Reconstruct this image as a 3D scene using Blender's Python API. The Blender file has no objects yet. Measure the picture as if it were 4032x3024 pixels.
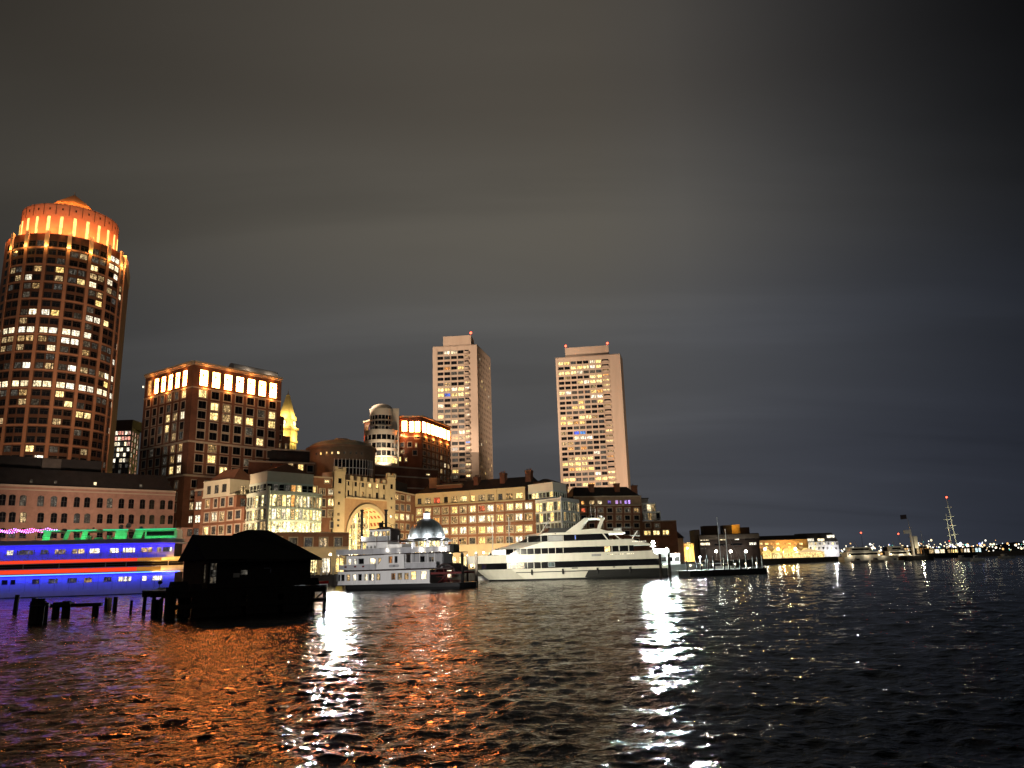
import bpy, math, random
import numpy as np
from mathutils import Vector, Matrix, noise as mnoise

random.seed(7)
sc = bpy.context.scene
R = math.radians
col = sc.collection

# ------------------------------------------------------------------ camera
FPX, ROLL, PITCH, CAMH = 3028.0, R(1.69), math.atan(710 / 3028.0), 3.8
cd = bpy.data.cameras.new('camera'); cam = bpy.data.objects.new('camera', cd); col.objects.link(cam)
cd.sensor_width = 36; cd.lens = 36 * FPX / 4032; cd.clip_start = 0.5; cd.clip_end = 12000
fw = Vector((0, math.cos(PITCH), math.sin(PITCH))); up0 = Vector((0, -math.sin(PITCH), math.cos(PITCH))); rt0 = Vector((1, 0, 0))
rt = rt0 * math.cos(ROLL) - up0 * math.sin(ROLL); upv = rt0 * math.sin(ROLL) + up0 * math.cos(ROLL)
cam.matrix_world = Matrix(((rt.x, upv.x, -fw.x, 0), (rt.y, upv.y, -fw.y, 0), (rt.z, upv.z, -fw.z, CAMH), (0, 0, 0, 1)))
sc.camera = cam

# ------------------------------------------------------------------ world: low cloud deck lit by the city, night
W = bpy.data.worlds.new('World'); sc.world = W; W.use_nodes = True
nt = W.node_tree; N = nt.nodes; Lk = nt.links; N.clear()
def nd(tree, t, **kw):
    n = tree.nodes.new(t)
    for k, v in kw.items():
        if k.startswith('i_'): n.inputs[int(k[2:])].default_value = v
        else: setattr(n, k, v)
    return n
def mth(tree, op, a, b=None, c=None, clamp=False):
    n = tree.nodes.new('ShaderNodeMath'); n.operation = op; n.use_clamp = clamp
    for i, v in enumerate((a, b, c)):
        if v is None: continue
        if isinstance(v, (int, float)): n.inputs[i].default_value = v
        else: tree.links.new(v, n.inputs[i])
    return n.outputs[0]
def ramp(tree, fac, stops, interp='LINEAR'):
    n = tree.nodes.new('ShaderNodeValToRGB'); n.color_ramp.interpolation = interp
    e = n.color_ramp.elements
    while len(e) < len(stops): e.new(0.5)
    for el, (p, c) in zip(e, stops):
        el.position = p; el.color = (c if len(c) == 4 else (*c, 1)) if not isinstance(c, (int, float)) else (c, c, c, 1)
    tree.links.new(fac, n.inputs[0]); return n.outputs[0]
def mixc(tree, fac, a, b, blend='MIX'):
    n = tree.nodes.new('ShaderNodeMix'); n.data_type = 'RGBA'; n.blend_type = blend
    for s, v in ((n.inputs[0], fac), (n.inputs[6], a), (n.inputs[7], b)):
        if isinstance(v, (int, float)): s.default_value = v
        elif isinstance(v, tuple): s.default_value = (*v, 1) if len(v) == 3 else v
        else: tree.links.new(v, s)
    return n.outputs[2]
tc = nd(nt, 'ShaderNodeTexCoord')
sp = nd(nt, 'ShaderNodeSeparateXYZ'); Lk.new(tc.outputs['Generated'], sp.inputs[0])
zc = mth(nt, 'MAXIMUM', sp.outputs[2], 0.0)
hl = mth(nt, 'SQRT', mth(nt, 'ADD', mth(nt, 'MULTIPLY', sp.outputs[0], sp.outputs[0]), mth(nt, 'MULTIPLY', sp.outputs[1], sp.outputs[1])))
az = mth(nt, 'DIVIDE', sp.outputs[0], mth(nt, 'MAXIMUM', hl, 0.01))
zz = mth(nt, 'ADD', zc, 0.20)
cv = nd(nt, 'ShaderNodeCombineXYZ')
Lk.new(mth(nt, 'DIVIDE', sp.outputs[0], zz), cv.inputs[0]); Lk.new(mth(nt, 'DIVIDE', sp.outputs[1], zz), cv.inputs[1])
mp = nd(nt, 'ShaderNodeMapping'); mp.inputs['Scale'].default_value = (0.34, 1.25, 1); mp.inputs['Rotation'].default_value = (0, 0, R(-9)); mp.inputs['Location'].default_value = (3.1, 1.35, 0)
Lk.new(cv.outputs[0], mp.inputs[0])
n1 = nd(nt, 'ShaderNodeTexNoise'); n1.inputs['Scale'].default_value = 1.5; n1.inputs['Detail'].default_value = 5.0; n1.inputs['Roughness'].default_value = 0.47; n1.inputs['Distortion'].default_value = 0.5
Lk.new(mp.outputs[0], n1.inputs[0])
cl = ramp(nt, n1.outputs[0], ((0.28, 0.80), (0.50, 0.99), (0.74, 1.20)), 'EASE')
glow = ramp(nt, mth(nt, 'MULTIPLY_ADD', az, 0.5, 0.5), ((0.0, 0.34), (0.20, 0.42), (0.32, 0.78), (0.45, 1.02), (0.58, 1.0), (0.67, 0.84), (0.75, 0.50), (0.83, 0.22), (1.0, 0.11)), 'B_SPLINE')
elev = ramp(nt, zc, ((0.0, (.064, .066, .072)), (0.10, (.067, .068, .073)), (0.26, (.084, .083, .082)), (0.42, (.112, .102, .085)), (0.56, (.074, .065, .053)), (1.0, (.030, .025, .019))), 'EASE')
tint = mixc(nt, mth(nt, 'MULTIPLY_ADD', az, 1.9, -0.22, clamp=True), (1, 1, 1), (0.80, 0.94, 1.30))
far = mth(nt, 'MULTIPLY', mth(nt, 'MULTIPLY_ADD', az, 2.6, -0.62, clamp=True), mth(nt, 'MULTIPLY_ADD', zc, 2.4, -0.10, clamp=True))
skyc = mixc(nt, 1.0, mixc(nt, 1.0, elev, tint, 'MULTIPLY'), mth(nt, 'MULTIPLY', mth(nt, 'MULTIPLY', cl, glow), mth(nt, 'MULTIPLY_ADD', far, -0.72, 1.0)), 'MULTIPLY')
bg = nd(nt, 'ShaderNodeBackground'); Lk.new(skyc, bg.inputs[0]); bg.inputs[1].default_value = 1.0
sky = nd(nt, 'ShaderNodeTexSky'); sky.sky_type = 'NISHITA'; sky.sun_disc = False; sky.sun_elevation = R(-7); sky.sun_rotation = R(200)
bg2 = nd(nt, 'ShaderNodeBackground'); Lk.new(sky.outputs[0], bg2.inputs[0]); bg2.inputs[1].default_value = 0.05
ad = nd(nt, 'ShaderNodeAddShader'); Lk.new(bg.outputs[0], ad.inputs[0]); Lk.new(bg2.outputs[0], ad.inputs[1])
wo = nd(nt, 'ShaderNodeOutputWorld'); Lk.new(ad.outputs[0], wo.inputs[0])

# ------------------------------------------------------------------ a weak added sun lamp as base fill against pure black
ml = bpy.data.lights.new('fill_sun', 'SUN'); ml.energy = 0.05; ml.angle = R(25); ml.color = (1.0, 0.93, 0.84)
mo = bpy.data.objects.new('fill_sun', ml); col.objects.link(mo); mo.rotation_euler = (R(48), 0, R(25))

vs = sc.view_settings; vs.view_transform = 'Standard'; vs.look = 'None'; vs.exposure = 0.0; vs.gamma = 1.0; vs.use_curve_mapping = False
sc.render.engine = 'CYCLES'
cy = sc.cycles
cy.use_denoising = True; cy.max_bounces = 5; cy.diffuse_bounces = 2; cy.glossy_bounces = 3; cy.transmission_bounces = 2
cy.sample_clamp_indirect = 6.0; cy.use_light_tree = True; cy.caustics_reflective = False; cy.caustics_refractive = False

# ------------------------------------------------------------------ measuring helpers
def ray(x, y):
    cx = (x - 2016) / FPX; cyy = -(y - 1512) / FPX
    a = cx * math.cos(ROLL) + cyy * math.sin(ROLL); b = -cx * math.sin(ROLL) + cyy * math.cos(ROLL)
    return (a, math.cos(PITCH) - b * math.sin(PITCH), math.sin(PITCH) + b * math.cos(PITCH))
def at(x, y, Y):
    v = ray(x, y); return Vector((v[0] / v[1] * Y, Y, CAMH + v[2] / v[1] * Y))
def atz(x, y, Z):
    v = ray(x, y); k = (Z - CAMH) / v[2]; return Vector((v[0] * k, v[1] * k, Z))
def onp(A, B, x, y):
    """point on the vertical plane through A,B seen at x,y -> (distance along A->B, height)"""
    v = ray(x, y); dx, dy = B[0] - A[0], B[1] - A[1]; L = math.hypot(dx, dy); dx /= L; dy /= L
    den = v[0] * dy - v[1] * dx
    t = (A[0] * dy - A[1] * dx) / den
    return ((v[0] * t - A[0]) * dx + (v[1] * t - A[1]) * dy, CAMH + v[2] * t)

# ------------------------------------------------------------------ materials
MATS = {}
def pmat(name, c, rough=0.8, metal=0.0, var=0.18, scale=0.6, spec=0.35, bump=0.0, streak=False):
    if name in MATS: return MATS[name]
    m = bpy.data.materials.new(name); m.use_nodes = True; t = m.node_tree; p = t.nodes['Principled BSDF']
    p.inputs['Roughness'].default_value = rough; p.inputs['Metallic'].default_value = metal; p.inputs['Specular IOR Level'].default_value = spec
    g = nd(t, 'ShaderNodeNewGeometry'); vec = g.outputs['Position']
    if streak:
        mp_ = nd(t, 'ShaderNodeMapping'); mp_.inputs['Scale'].default_value = (1, 1, 0.15); t.links.new(vec, mp_.inputs[0]); vec = mp_.outputs[0]
    no = nd(t, 'ShaderNodeTexNoise'); no.inputs['Scale'].default_value = scale; no.inputs['Detail'].default_value = 5; no.inputs['Roughness'].default_value = 0.62
    t.links.new(vec, no.inputs[0])
    lo = tuple(v * (1 - var) for v in c); hi = tuple(min(1, v * (1 + var)) for v in c)
    t.links.new(ramp(t, no.outputs[0], ((0.3, lo), (0.7, hi))), p.inputs['Base Color'])
    if bump:
        b = nd(t, 'ShaderNodeBump'); b.inputs['Strength'].default_value = bump; b.inputs['Distance'].default_value = 0.1
        t.links.new(no.outputs[0], b.inputs['Height']); t.links.new(b.outputs[0], p.inputs['Normal'])
    MATS[name] = m; return m
def emat(name, c, s, c2=None, pattern=True, spread=0.55, sample=False, base=(0.02, 0.02, 0.02), mottled=0.0):
    """a lit pane: curtains, lamps and furniture behind the glass vary from window to window"""
    if name in MATS: return MATS[name]
    m = bpy.data.materials.new(name); m.use_nodes = True; t = m.node_tree; p = t.nodes['Principled BSDF']
    p.inputs['Base Color'].default_value = (*base, 1); p.inputs['Roughness'].default_value = 0.25
    if pattern:
        oi = nd(t, 'ShaderNodeObjectInfo'); tco = nd(t, 'ShaderNodeTexCoord')
        va = nd(t, 'ShaderNodeVectorMath'); va.operation = 'MULTIPLY_ADD'
        cmb = nd(t, 'ShaderNodeCombineXYZ'); t.links.new(oi.outputs['Random'], cmb.inputs[0]); t.links.new(oi.outputs['Random'], cmb.inputs[2])
        t.links.new(cmb.outputs[0], va.inputs[0]); va.inputs[1].default_value = (91, 0, 57); t.links.new(tco.outputs['Object'], va.inputs[2])
        n_ = nd(t, 'ShaderNodeTexNoise'); n_.inputs['Scale'].default_value = 1.15; n_.inputs['Detail'].default_value = 2.5; t.links.new(va.outputs[0], n_.inputs[0])
        f1 = ramp(t, n_.outputs[0], ((0.30, 1 - spread), (0.5, 1.0), (0.72, 1 + spread * 1.3)))
        mp_ = nd(t, 'ShaderNodeMapping'); mp_.inputs['Scale'].default_value = (1.0, 1, 0.08); t.links.new(va.outputs[0], mp_.inputs[0])
        n2 = nd(t, 'ShaderNodeTexNoise'); n2.inputs['Scale'].default_value = 3.2; n2.inputs['Detail'].default_value = 1.0; t.links.new(mp_.outputs[0], n2.inputs[0])
        f2 = ramp(t, n2.outputs[0], ((0.36, max(0.12, 0.62 - spread * 0.7)), (0.46, 1.0), (0.7, 1.15)))
        n3 = nd(t, 'ShaderNodeTexNoise'); n3.inputs['Scale'].default_value = 3.4; n3.inputs['Detail'].default_value = 1.0; t.links.new(va.outputs[0], n3.inputs[0])
        f1 = mth(t, 'MULTIPLY', f1, ramp(t, n3.outputs[0], ((0.36, 1 - spread * 0.9), (0.52, 1.0), (0.68, 1 + spread * 1.1))))
        # every window has its own overall brightness
        f3 = ramp(t, oi.outputs['Random'], ((0.0, 1 - spread * 0.5), (1.0, 1 + spread * 0.5)))
        st = mth(t, 'MULTIPLY', mth(t, 'MULTIPLY', f1, f2), mth(t, 'MULTIPLY', f3, s))
        t.links.new(st, p.inputs['Emission Strength'])
        r2 = mth(t, 'FRACT', mth(t, 'MULTIPLY', oi.outputs['Random'], 17.3))
        t.links.new(mixc(t, r2, c, c2 or c), p.inputs['Emission Color'])
    else:
        p.inputs['Emission Color'].default_value = (*c, 1); p.inputs['Emission Strength'].default_value = s
    m.cycles.emission_sampling = 'AUTO' if sample else 'NONE'
    MATS[name] = m; return m

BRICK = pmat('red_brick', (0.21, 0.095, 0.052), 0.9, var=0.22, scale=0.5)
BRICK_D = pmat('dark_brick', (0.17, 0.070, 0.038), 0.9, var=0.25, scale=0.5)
BRICK_P = pmat('pale_pink_brick', (0.33, 0.185, 0.130), 0.9, var=0.2, scale=0.7)
STONE = pmat('cream_stone', (0.50, 0.40, 0.26), 0.85, var=0.12, scale=0.4)
TRIM = pmat('stone_trim', (0.44, 0.35, 0.25), 0.85, var=0.1)
CONC = pmat('warm_concrete', (0.47, 0.36, 0.27), 0.9, var=0.10, scale=0.25, streak=True)
GRAN = pmat('tower_granite', (0.30, 0.150, 0.090), 0.85, var=0.14, scale=0.3)
SLATE = pmat('dark_slate_roof', (0.022, 0.019, 0.017), 0.8, var=0.3)
COPPER = pmat('weathered_copper', (0.17, 0.20, 0.16), 0.6, var=0.3, scale=0.3, streak=True)
DOMEM = pmat('dome_copper', (0.34, 0.38, 0.37), 0.42, metal=0.1, var=0.25, scale=0.8, streak=True)
WHITE = pmat('white_paint', (0.72, 0.71, 0.69), 0.45, var=0.08, scale=1.2, streak=True)
CREAMP = pmat('cream_gelcoat', (0.74, 0.71, 0.62), 0.35, var=0.07, scale=0.9, streak=True)
GREYP = pmat('grey_paint', (0.36, 0.36, 0.36), 0.6, var=0.15)
BLACK = pmat('black_paint', (0.008, 0.008, 0.008), 0.5, var=0.2)
REDP = pmat('dark_red_paint', (0.11, 0.010, 0.008), 0.55, var=0.25)
REDB = pmat('bright_red_paint', (0.55, 0.03, 0.02), 0.5, var=0.1)
BLUEP = pmat('light_blue_paint', (0.20, 0.42, 0.70), 0.5, var=0.1)
YELP = pmat('yellow_paint', (0.65, 0.46, 0.08), 0.5, var=0.1)
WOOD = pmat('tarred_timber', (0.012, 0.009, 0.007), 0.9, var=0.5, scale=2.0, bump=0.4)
WOOD_LIT = pmat('lit_gable_timber', (0.060, 0.032, 0.016), 0.9, var=0.4, scale=2.0, bump=0.3)  # hut gable only: light on that end put into the brown
SHING = pmat('black_shingle', (0.008, 0.007, 0.006), 0.95, var=0.4, scale=1.5)
FRAME = pmat('bronze_frame', (0.035, 0.026, 0.020), 0.5, var=0.1)
MULL = pmat('pale_green_mullion', (0.50, 0.53, 0.42), 0.5, var=0.06)
QUAY = pmat('quay_granite', (0.12, 0.10, 0.085), 0.9, var=0.3, scale=0.8)
LAND = pmat('paved_ground', (0.10, 0.085, 0.07), 0.9, var=0.2, scale=0.2)
METAL = pmat('galvanised_metal', (0.30, 0.30, 0.30), 0.4, metal=0.8, var=0.1)
DARKW = pmat('dark_panel_wall', (0.022, 0.012, 0.009), 0.7, var=0.2)
ROOFC = pmat('terracotta_roof', (0.20, 0.085, 0.045), 0.9, var=0.2)
GREENP = pmat('green_panel', (0.10, 0.60, 0.22), 0.5, var=0.05)
LANDF = pmat('far_shore_ground', (0.012, 0.012, 0.011), 0.95, var=0.3)

GLASS = {
 'k': pmat('dark_glass', (0.006, 0.006, 0.007), 0.12, var=0.4, spec=0.5),
 'y': emat('lit_yellow', (1.0, 0.66, 0.20), 1.7, (1.0, 0.76, 0.34)),
 'w': emat('lit_white', (1.0, 0.80, 0.46), 1.5, (1.0, 0.92, 0.74)),
 'o': emat('lit_orange', (1.0, 0.42, 0.10), 1.0, (1.0, 0.52, 0.16)),
 'm': emat('lit_soft_amber', (1.0, 0.60, 0.22), 0.52, (1.0, 0.70, 0.34), spread=0.8),
 'd': emat('dim_curtain', (0.80, 0.62, 0.40), 0.085, (0.62, 0.60, 0.52), spread=0.8),
 'b': emat('lit_blue', (0.08, 0.14, 1.0), 1.0, (0.10, 0.45, 1.0)),
 'r': emat('lit_red', (1.0, 0.10, 0.05), 0.8, (1.0, 0.22, 0.08)),
 'p': emat('lit_purple', (0.40, 0.25, 1.0), 0.8, (0.9, 0.5, 1.0), spread=0.8),
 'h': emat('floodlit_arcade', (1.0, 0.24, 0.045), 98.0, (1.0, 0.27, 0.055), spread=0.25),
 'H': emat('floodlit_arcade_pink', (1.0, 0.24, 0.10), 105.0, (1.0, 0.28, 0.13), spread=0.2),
 'g': emat('lit_glass_room', (1.0, 0.78, 0.32), 1.6, (1.0, 0.84, 0.44), spread=0.85),
 's': emat('lit_slot', (1.0, 0.62, 0.16), 2.5, spread=0.2),
}

# ------------------------------------------------------------------ mesh builder
class MB:
    def __init__(s): s.v = []; s.f = []; s.m = []
    def quad(s, a, b, c, d, m=0):
        i = len(s.v); s.v += [tuple(a), tuple(b), tuple(c), tuple(d)]; s.f.append((i, i+1, i+2, i+3)); s.m.append(m)
    def poly(s, pts, m=0):
        i = len(s.v); s.v += [tuple(p) for p in pts]; s.f.append(tuple(range(i, i+len(pts)))); s.m.append(m)
    def box(s, x0, x1, y0, y1, z0, z1, m=0):
        s.prism([(x0, y0), (x1, y0), (x1, y1), (x0, y1)], z0, z1, m)
    def prism(s, poly, z0, z1, m=0, cap=True, top=None):
        """poly is counter-clockwise from above; top: another outline for the upper end"""
        n = len(poly); i = len(s.v); t = top or poly
        s.v += [(p[0], p[1], z0) for p in poly] + [(p[0], p[1], z1) for p in t]
        for k in range(n):
            s.f.append((i+k, i+(k+1) % n, i+n+(k+1) % n, i+n+k)); s.m.append(m)
        if cap:
            s.f.append(tuple(i+n+k for k in range(n))); s.m.append(m); s.f.append(tuple(i+n-1-k for k in range(n))); s.m.append(m)
    def obox(s, A, B, z0, z1, t0, t1, m=0):
        """box along A->B reaching from t0 to t1 outward (right hand of A->B)"""
        dx, dy = B[0]-A[0], B[1]-A[1]; L = math.hypot(dx, dy); nx, ny = dy/L, -dx/L
        s.prism([(A[0]+nx*t1, A[1]+ny*t1), (B[0]+nx*t1, B[1]+ny*t1), (B[0]+nx*t0, B[1]+ny*t0), (A[0]+nx*t0, A[1]+ny*t0)], z0, z1, m)
    def tube(s, p, q, r0, r1=None, n=8, m=0):
        p = Vector(p); q = Vector(q); r1 = r0 if r1 is None else r1; d = (q-p).normalized()
        u = d.orthogonal().normalized(); w = d.cross(u); i = len(s.v)
        for c, r in ((p, r0), (q, r1)):
            for k in range(n):
                a = 2*math.pi*k/n; s.v.append(tuple(c + (u*math.cos(a)+w*math.sin(a))*r))
        for k in range(n): s.f.append((i+k, i+(k+1) % n, i+n+(k+1) % n, i+n+k)); s.m.append(m)
        s.f.append(tuple(i+n+k for k in range(n))); s.m.append(m); s.f.append(tuple(i+n-1-k for k in range(n))); s.m.append(m)
    def lathe(s, c, prof, n=24, m=0, a0=0, a1=2*math.pi):
        i = len(s.v); full = abs(a1-a0-2*math.pi) < 1e-6; cols = n if full else n+1
        for r, z in prof:
            for k in range(cols):
                a = a0+(a1-a0)*k/n; s.v.append((c[0]+r*math.cos(a), c[1]+r*math.sin(a), c[2]+z))
        for j in range(len(prof)-1):
            for k in range(n):
                k2 = (k+1) % cols; s.f.append((i+j*cols+k, i+j*cols+k2, i+(j+1)*cols+k2, i+(j+1)*cols+k)); s.m.append(m)
    def ball(s, c, r, m=0, n=8, k=5):
        s.lathe(c, [(r*math.sin(math.pi*j/k)+1e-4, -r*math.cos(math.pi*j/k)) for j in range(k+1)], n, m)
    def build(s, name, mats, parent=None, smooth=False, origin=None):
        me = bpy.data.meshes.new(name)
        o = origin if origin is not None else (WL[parent.name] if parent is not None else Vector((0, 0, 0)))
        me.from_pydata([(v[0]-o[0], v[1]-o[1], v[2]-o[2]) for v in s.v], [], s.f)
        mats = mats if isinstance(mats, (list, tuple)) else [mats]
        for m in mats: me.materials.append(m)
        if len(mats) > 1: me.polygons.foreach_set('material_index', s.m)
        if smooth: me.polygons.foreach_set('use_smooth', [True]*len(s.f))
        me.update()
        ob = bpy.data.objects.new(name, me); col.objects.link(ob)
        if parent is not None: ob.parent = parent
        else: ob.location = o
        WL[ob.name] = Vector(o)
        return ob
WL = {}
def tag(o, label=None, cat=None, group=None, kind=None):
    if label: o['label'] = label
    if cat: o['category'] = cat
    if group: o['group'] = group
    if kind: o['kind'] = kind
    return o
def thing(name, label, cat, loc, group=None):
    o = bpy.data.objects.new(name, None); o.empty_display_size = 1; col.objects.link(o)
    o.location = loc; WL[o.name] = Vector(loc); return tag(o, label, cat, group)

# ------------------------------------------------------------------ lamps
def bulb_mat(name, c, s): return emat(name, c, s, pattern=False, sample=True)
def point(parent, loc, c, power, rad=0.15, name='light'):
    l = bpy.data.lights.new(name, 'POINT'); l.energy = power; l.color = c; l.shadow_soft_size = rad
    o = bpy.data.objects.new(name, l); col.objects.link(o)
    if parent is not None: o.parent = parent; o.location = Vector(loc) - WL[parent.name]
    else: o.location = loc
    return o
def spot(parent, loc, target, c, power, angle, blend=0.6, rad=0.3):
    l = bpy.data.lights.new('light', 'SPOT'); l.energy = power; l.color = c; l.spot_size = R(angle); l.spot_blend = blend; l.shadow_soft_size = rad
    o = bpy.data.objects.new('light', l); col.objects.link(o)
    o.rotation_euler = (Vector(target)-Vector(loc)).to_track_quat('-Z', 'Y').to_euler()
    if parent is not None: o.parent = parent; o.location = Vector(loc) - WL[parent.name]
    else: o.location = loc
    return o
LENS = emat('added_flood_lens', (1.0, 0.8, 0.5), 6.0, pattern=False)
def added_floodlight(host, loc, target, c, power, angle, blend=0.6, s=0.22):
    """unseen fill lamp added on its host: housing, lens, bracket and the beam itself"""
    loc = Vector(loc); d = (Vector(target)-loc).normalized()
    t = bpy.data.objects.new('added_floodlight', None); t.empty_display_size = .3; col.objects.link(t)
    t.location = (loc.x, loc.y, loc.z-0.4); WL[t.name] = Vector(t.location); t.parent = host
    t.matrix_parent_inverse = (Matrix.Translation(host.location) @ host.rotation_euler.to_matrix().to_4x4()).inverted()
    b = MB(); e = loc - d*0.1
    b.tube(e-d*0.35, e, s*0.7, s, 8); b.build('housing', BLACK, t)
    b = MB(); b.tube(e+d*0.01, e+d*0.03, s*0.9, s*0.9, 8); b.build('lens', LENS, t)
    b = MB(); b.tube((loc.x, loc.y, loc.z-0.4), e-d*0.2, 0.05, 0.05, 6); b.build('bracket', METAL, t)
    spot(t, loc+d*0.1, target, c, power, angle, blend)
    return t

# ------------------------------------------------------------------ walls with real openings, windows set into them
WMESH = {}
def window_mesh(style, w, h):
    key = (style, round(w, 2), round(h, 2))
    if key in WMESH: return WMESH[key]
    w, h = key[1], key[2]; b = MB()
    def ring(x0, x1, z0, z1, t, y0, y1, m):
        b.box(x0, x0+t, y0, y1, z0, z1, m); b.box(x1-t, x1, y0, y1, z0, z1, m)
        b.box(x0+t, x1-t, y0, y1, z0, z0+t, m); b.box(x0+t, x1-t, y0, y1, z1-t, z1, m)
    slots = [FRAME]
    if style == 'surround':                       # stone surround, dark two-light frame
        slots = [TRIM, FRAME]; ring(-0.26, w+0.26, -0.26, h+0.24, 0.255, -0.09, 0.06, 0); b.box(-0.34, w+0.34, -0.16, 0.05, -0.36, -0.262, 0)
        ring(0.004, w-0.004, 0.004, h-0.004, 0.09, 0.10, 0.2, 1); b.box(w*0.5-0.05, w*0.5+0.05, 0.1, 0.2, 0.09, h-0.09, 1)
    elif style == 'plain':
        ring(0.004, w-0.004, 0.004, h-0.004, 0.08, 0.06, 0.18, 0); b.box(w*0.5-0.04, w*0.5+0.04, 0.06, 0.18, 0.08, h-0.08, 0)
        b.box(-0.06, w+0.06, -0.10, 0.05, -0.13, -0.003, 0)
    elif style == 'arched':                       # segmental brick arch closing the opening's head
        slots = [BRICK_P, FRAME]; n = 6; rise = 0.34
        for k in range(n):
            x0, x1 = w*k/n, w*(k+1)/n
            f = lambda x: h - rise*((2*x/w-1)**2)
            b.poly([(x0, 0, f(x0)), (x1, 0, f(x1)), (x1, 0, h), (x0, 0, h)], 0); b.quad((x0, 0, f(x0)), (x0, 0.2, f(x0)), (x1, 0.2, f(x1)), (x1, 0, f(x1)), 0)
        b.box(-0.12, w+0.12, -0.10, 0.05, -0.2, -0.003, 0)
        ring(0.004, w-0.004, 0.004, h-0.1, 0.08, 0.14, 0.22, 1); b.box(w*0.5-0.04, w*0.5+0.04, 0.14, 0.22, 0.08, h-0.18, 1); b.box(0.08, w-0.08, 0.15, 0.21, h*0.5, h*0.5+0.08, 1)
    elif style == 'tower':                        # concrete sill and lintel strip, two lights
        slots = [TRIM, FRAME]; b.box(0.0, w, -0.12, 0.1, -0.32, -0.004, 0)
        ring(0.004, w-0.004, 0.004, h-0.004, 0.07, 0.1, 0.2, 1); b.box(w*0.5-0.045, w*0.5+0.045, 0.1, 0.2, 0.07, h-0.07, 1)
    elif style == 'office':
        slots = [FRAME]; ring(0.004, w-0.004, 0.004, h-0.004, 0.12, 0.08, 0.2, 0); b.box(0.12, w-0.12, 0.1, 0.18, h*0.68, h*0.68+0.09, 0)
        b.box(w*0.5-0.05, w*0.5+0.05, 0.1, 0.18, 0.12, h*0.68, 0)
    elif style == 'arcade':
        slots = [TRIM]; ring(-0.18, w+0.18, -0.18, h+0.18, 0.178, -0.06, 0.05, 0)
    elif style == 'thin':
        slots = [MULL]; ring(0.004, w-0.004, 0.004, h-0.004, 0.09, -0.05, 0.12, 0)
    elif style == 'boat':
        slots = [GREYP]; ring(-0.05, w+0.05, -0.05, h+0.05, 0.07, -0.03, 0.04, 0)
    elif style == 'bare':
        slots = [FRAME]; ring(0.004, w-0.004, 0.004, h-0.004, 0.05, 0.05, 0.12, 0)
    me = bpy.data.meshes.new('window'); me.from_pydata(b.v, [], b.f)
    for m in slots: me.materials.append(m)
    me.polygons.foreach_set('material_index', b.m); me.update()
    WMESH[key] = me; return me
PMESH = {}
def pane_mesh(w, h, g, y=0.16):
    key = (round(w, 2), round(h, 2), g)
    if key not in PMESH:
        me = bpy.data.meshes.new('pane'); w, h = key[0], key[1]
        me.from_pydata([(0.0, y, 0.0), (w, y, 0.0), (w, y, h), (0.0, y, h), (0.0, y+0.03, 0.0), (w, y+0.03, 0.0), (w, y+0.03, h), (0.0, y+0.03, h)], [],
                       [(0, 1, 2, 3), (5, 4, 7, 6), (0, 4, 5, 1), (3, 2, 6, 7), (0, 3, 7, 4), (1, 5, 6, 2)])
        me.materials.append(GLASS[g]); me.update(); PMESH[key] = me
    return PMESH[key]
def add_window(root, A, th, u, v, w, h, g, style, pane=True, name='window'):
    o = bpy.data.objects.new(name, window_mesh(style, w, h)); col.objects.link(o); o.parent = root
    p = Vector((A[0]+u*math.cos(th), A[1]+u*math.sin(th), v))
    o.location = p - WL[root.name]; o.rotation_euler = (0, 0, th)
    q = bpy.data.objects.new('pane', pane_mesh(w, h, g)); col.objects.link(q); q.parent = o
    return o
def face(root, A, B, z0, z1, wins, mat, depth=0.34, name='wall', style='surround', build=True):
    """one wall from A (left) to B (right) seen from outside; wins: (u, v, w, h, glass[, style])"""
    dx, dy = B[0]-A[0], B[1]-A[1]; L = math.hypot(dx, dy); dx /= L; dy /= L; th = math.atan2(dy, dx); nx, ny = dy, -dx
    b = MB()
    P = lambda u, z, t=0.0: (A[0]+dx*u-nx*t, A[1]+dy*u-ny*t, z)
    rects = [(max(0.02, w[0]), min(L-0.02, w[0]+w[2]), max(z0+.01, w[1]), min(z1-.01, w[1]+w[3])) for w in wins]
    rects = [r for r in rects if r[1]-r[0] > 0.1 and r[3]-r[2] > 0.1]
    us = sorted({0.0, L, *[r[0] for r in rects], *[r[1] for r in rects]}); vz = sorted({z0, z1, *[r[2] for r in rects], *[r[3] for r in rects]})
    for j in range(len(vz)-1):
        run = None; zc_ = (vz[j]+vz[j+1])/2
        row = [r for r in rects if r[2] < zc_ < r[3]]
        for i in range(len(us)-1):
            uc = (us[i]+us[i+1])/2
            hole = any(r[0] < uc < r[1] for r in row)
            if not hole and run is None: run = us[i]
            if hole and run is not None: b.quad(P(run, vz[j]), P(us[i], vz[j]), P(us[i], vz[j+1]), P(run, vz[j+1])); run = None
        if run is not None: b.quad(P(run, vz[j]), P(L, vz[j]), P(L, vz[j+1]), P(run, vz[j+1]))
    for u0, u1, v0, v1 in rects:
        b.quad(P(u0, v0), P(u1, v0), P(u1, v0, depth), P(u0, v0, depth)); b.quad(P(u0, v1, depth), P(u1, v1, depth), P(u1, v1), P(u0, v1))
        b.quad(P(u0, v0), P(u0, v0, depth), P(u0, v1, depth), P(u0, v1)); b.quad(P(u1, v0, depth), P(u1, v0), P(u1, v1), P(u1, v1, depth))
    if build: b.build(name, mat, root)
    out = []
    for w in wins:
        out.append(add_window(root, A, th, w[0], w[1], w[2], w[3], w[4], w[5] if len(w) > 5 else style))
    return out
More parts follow.
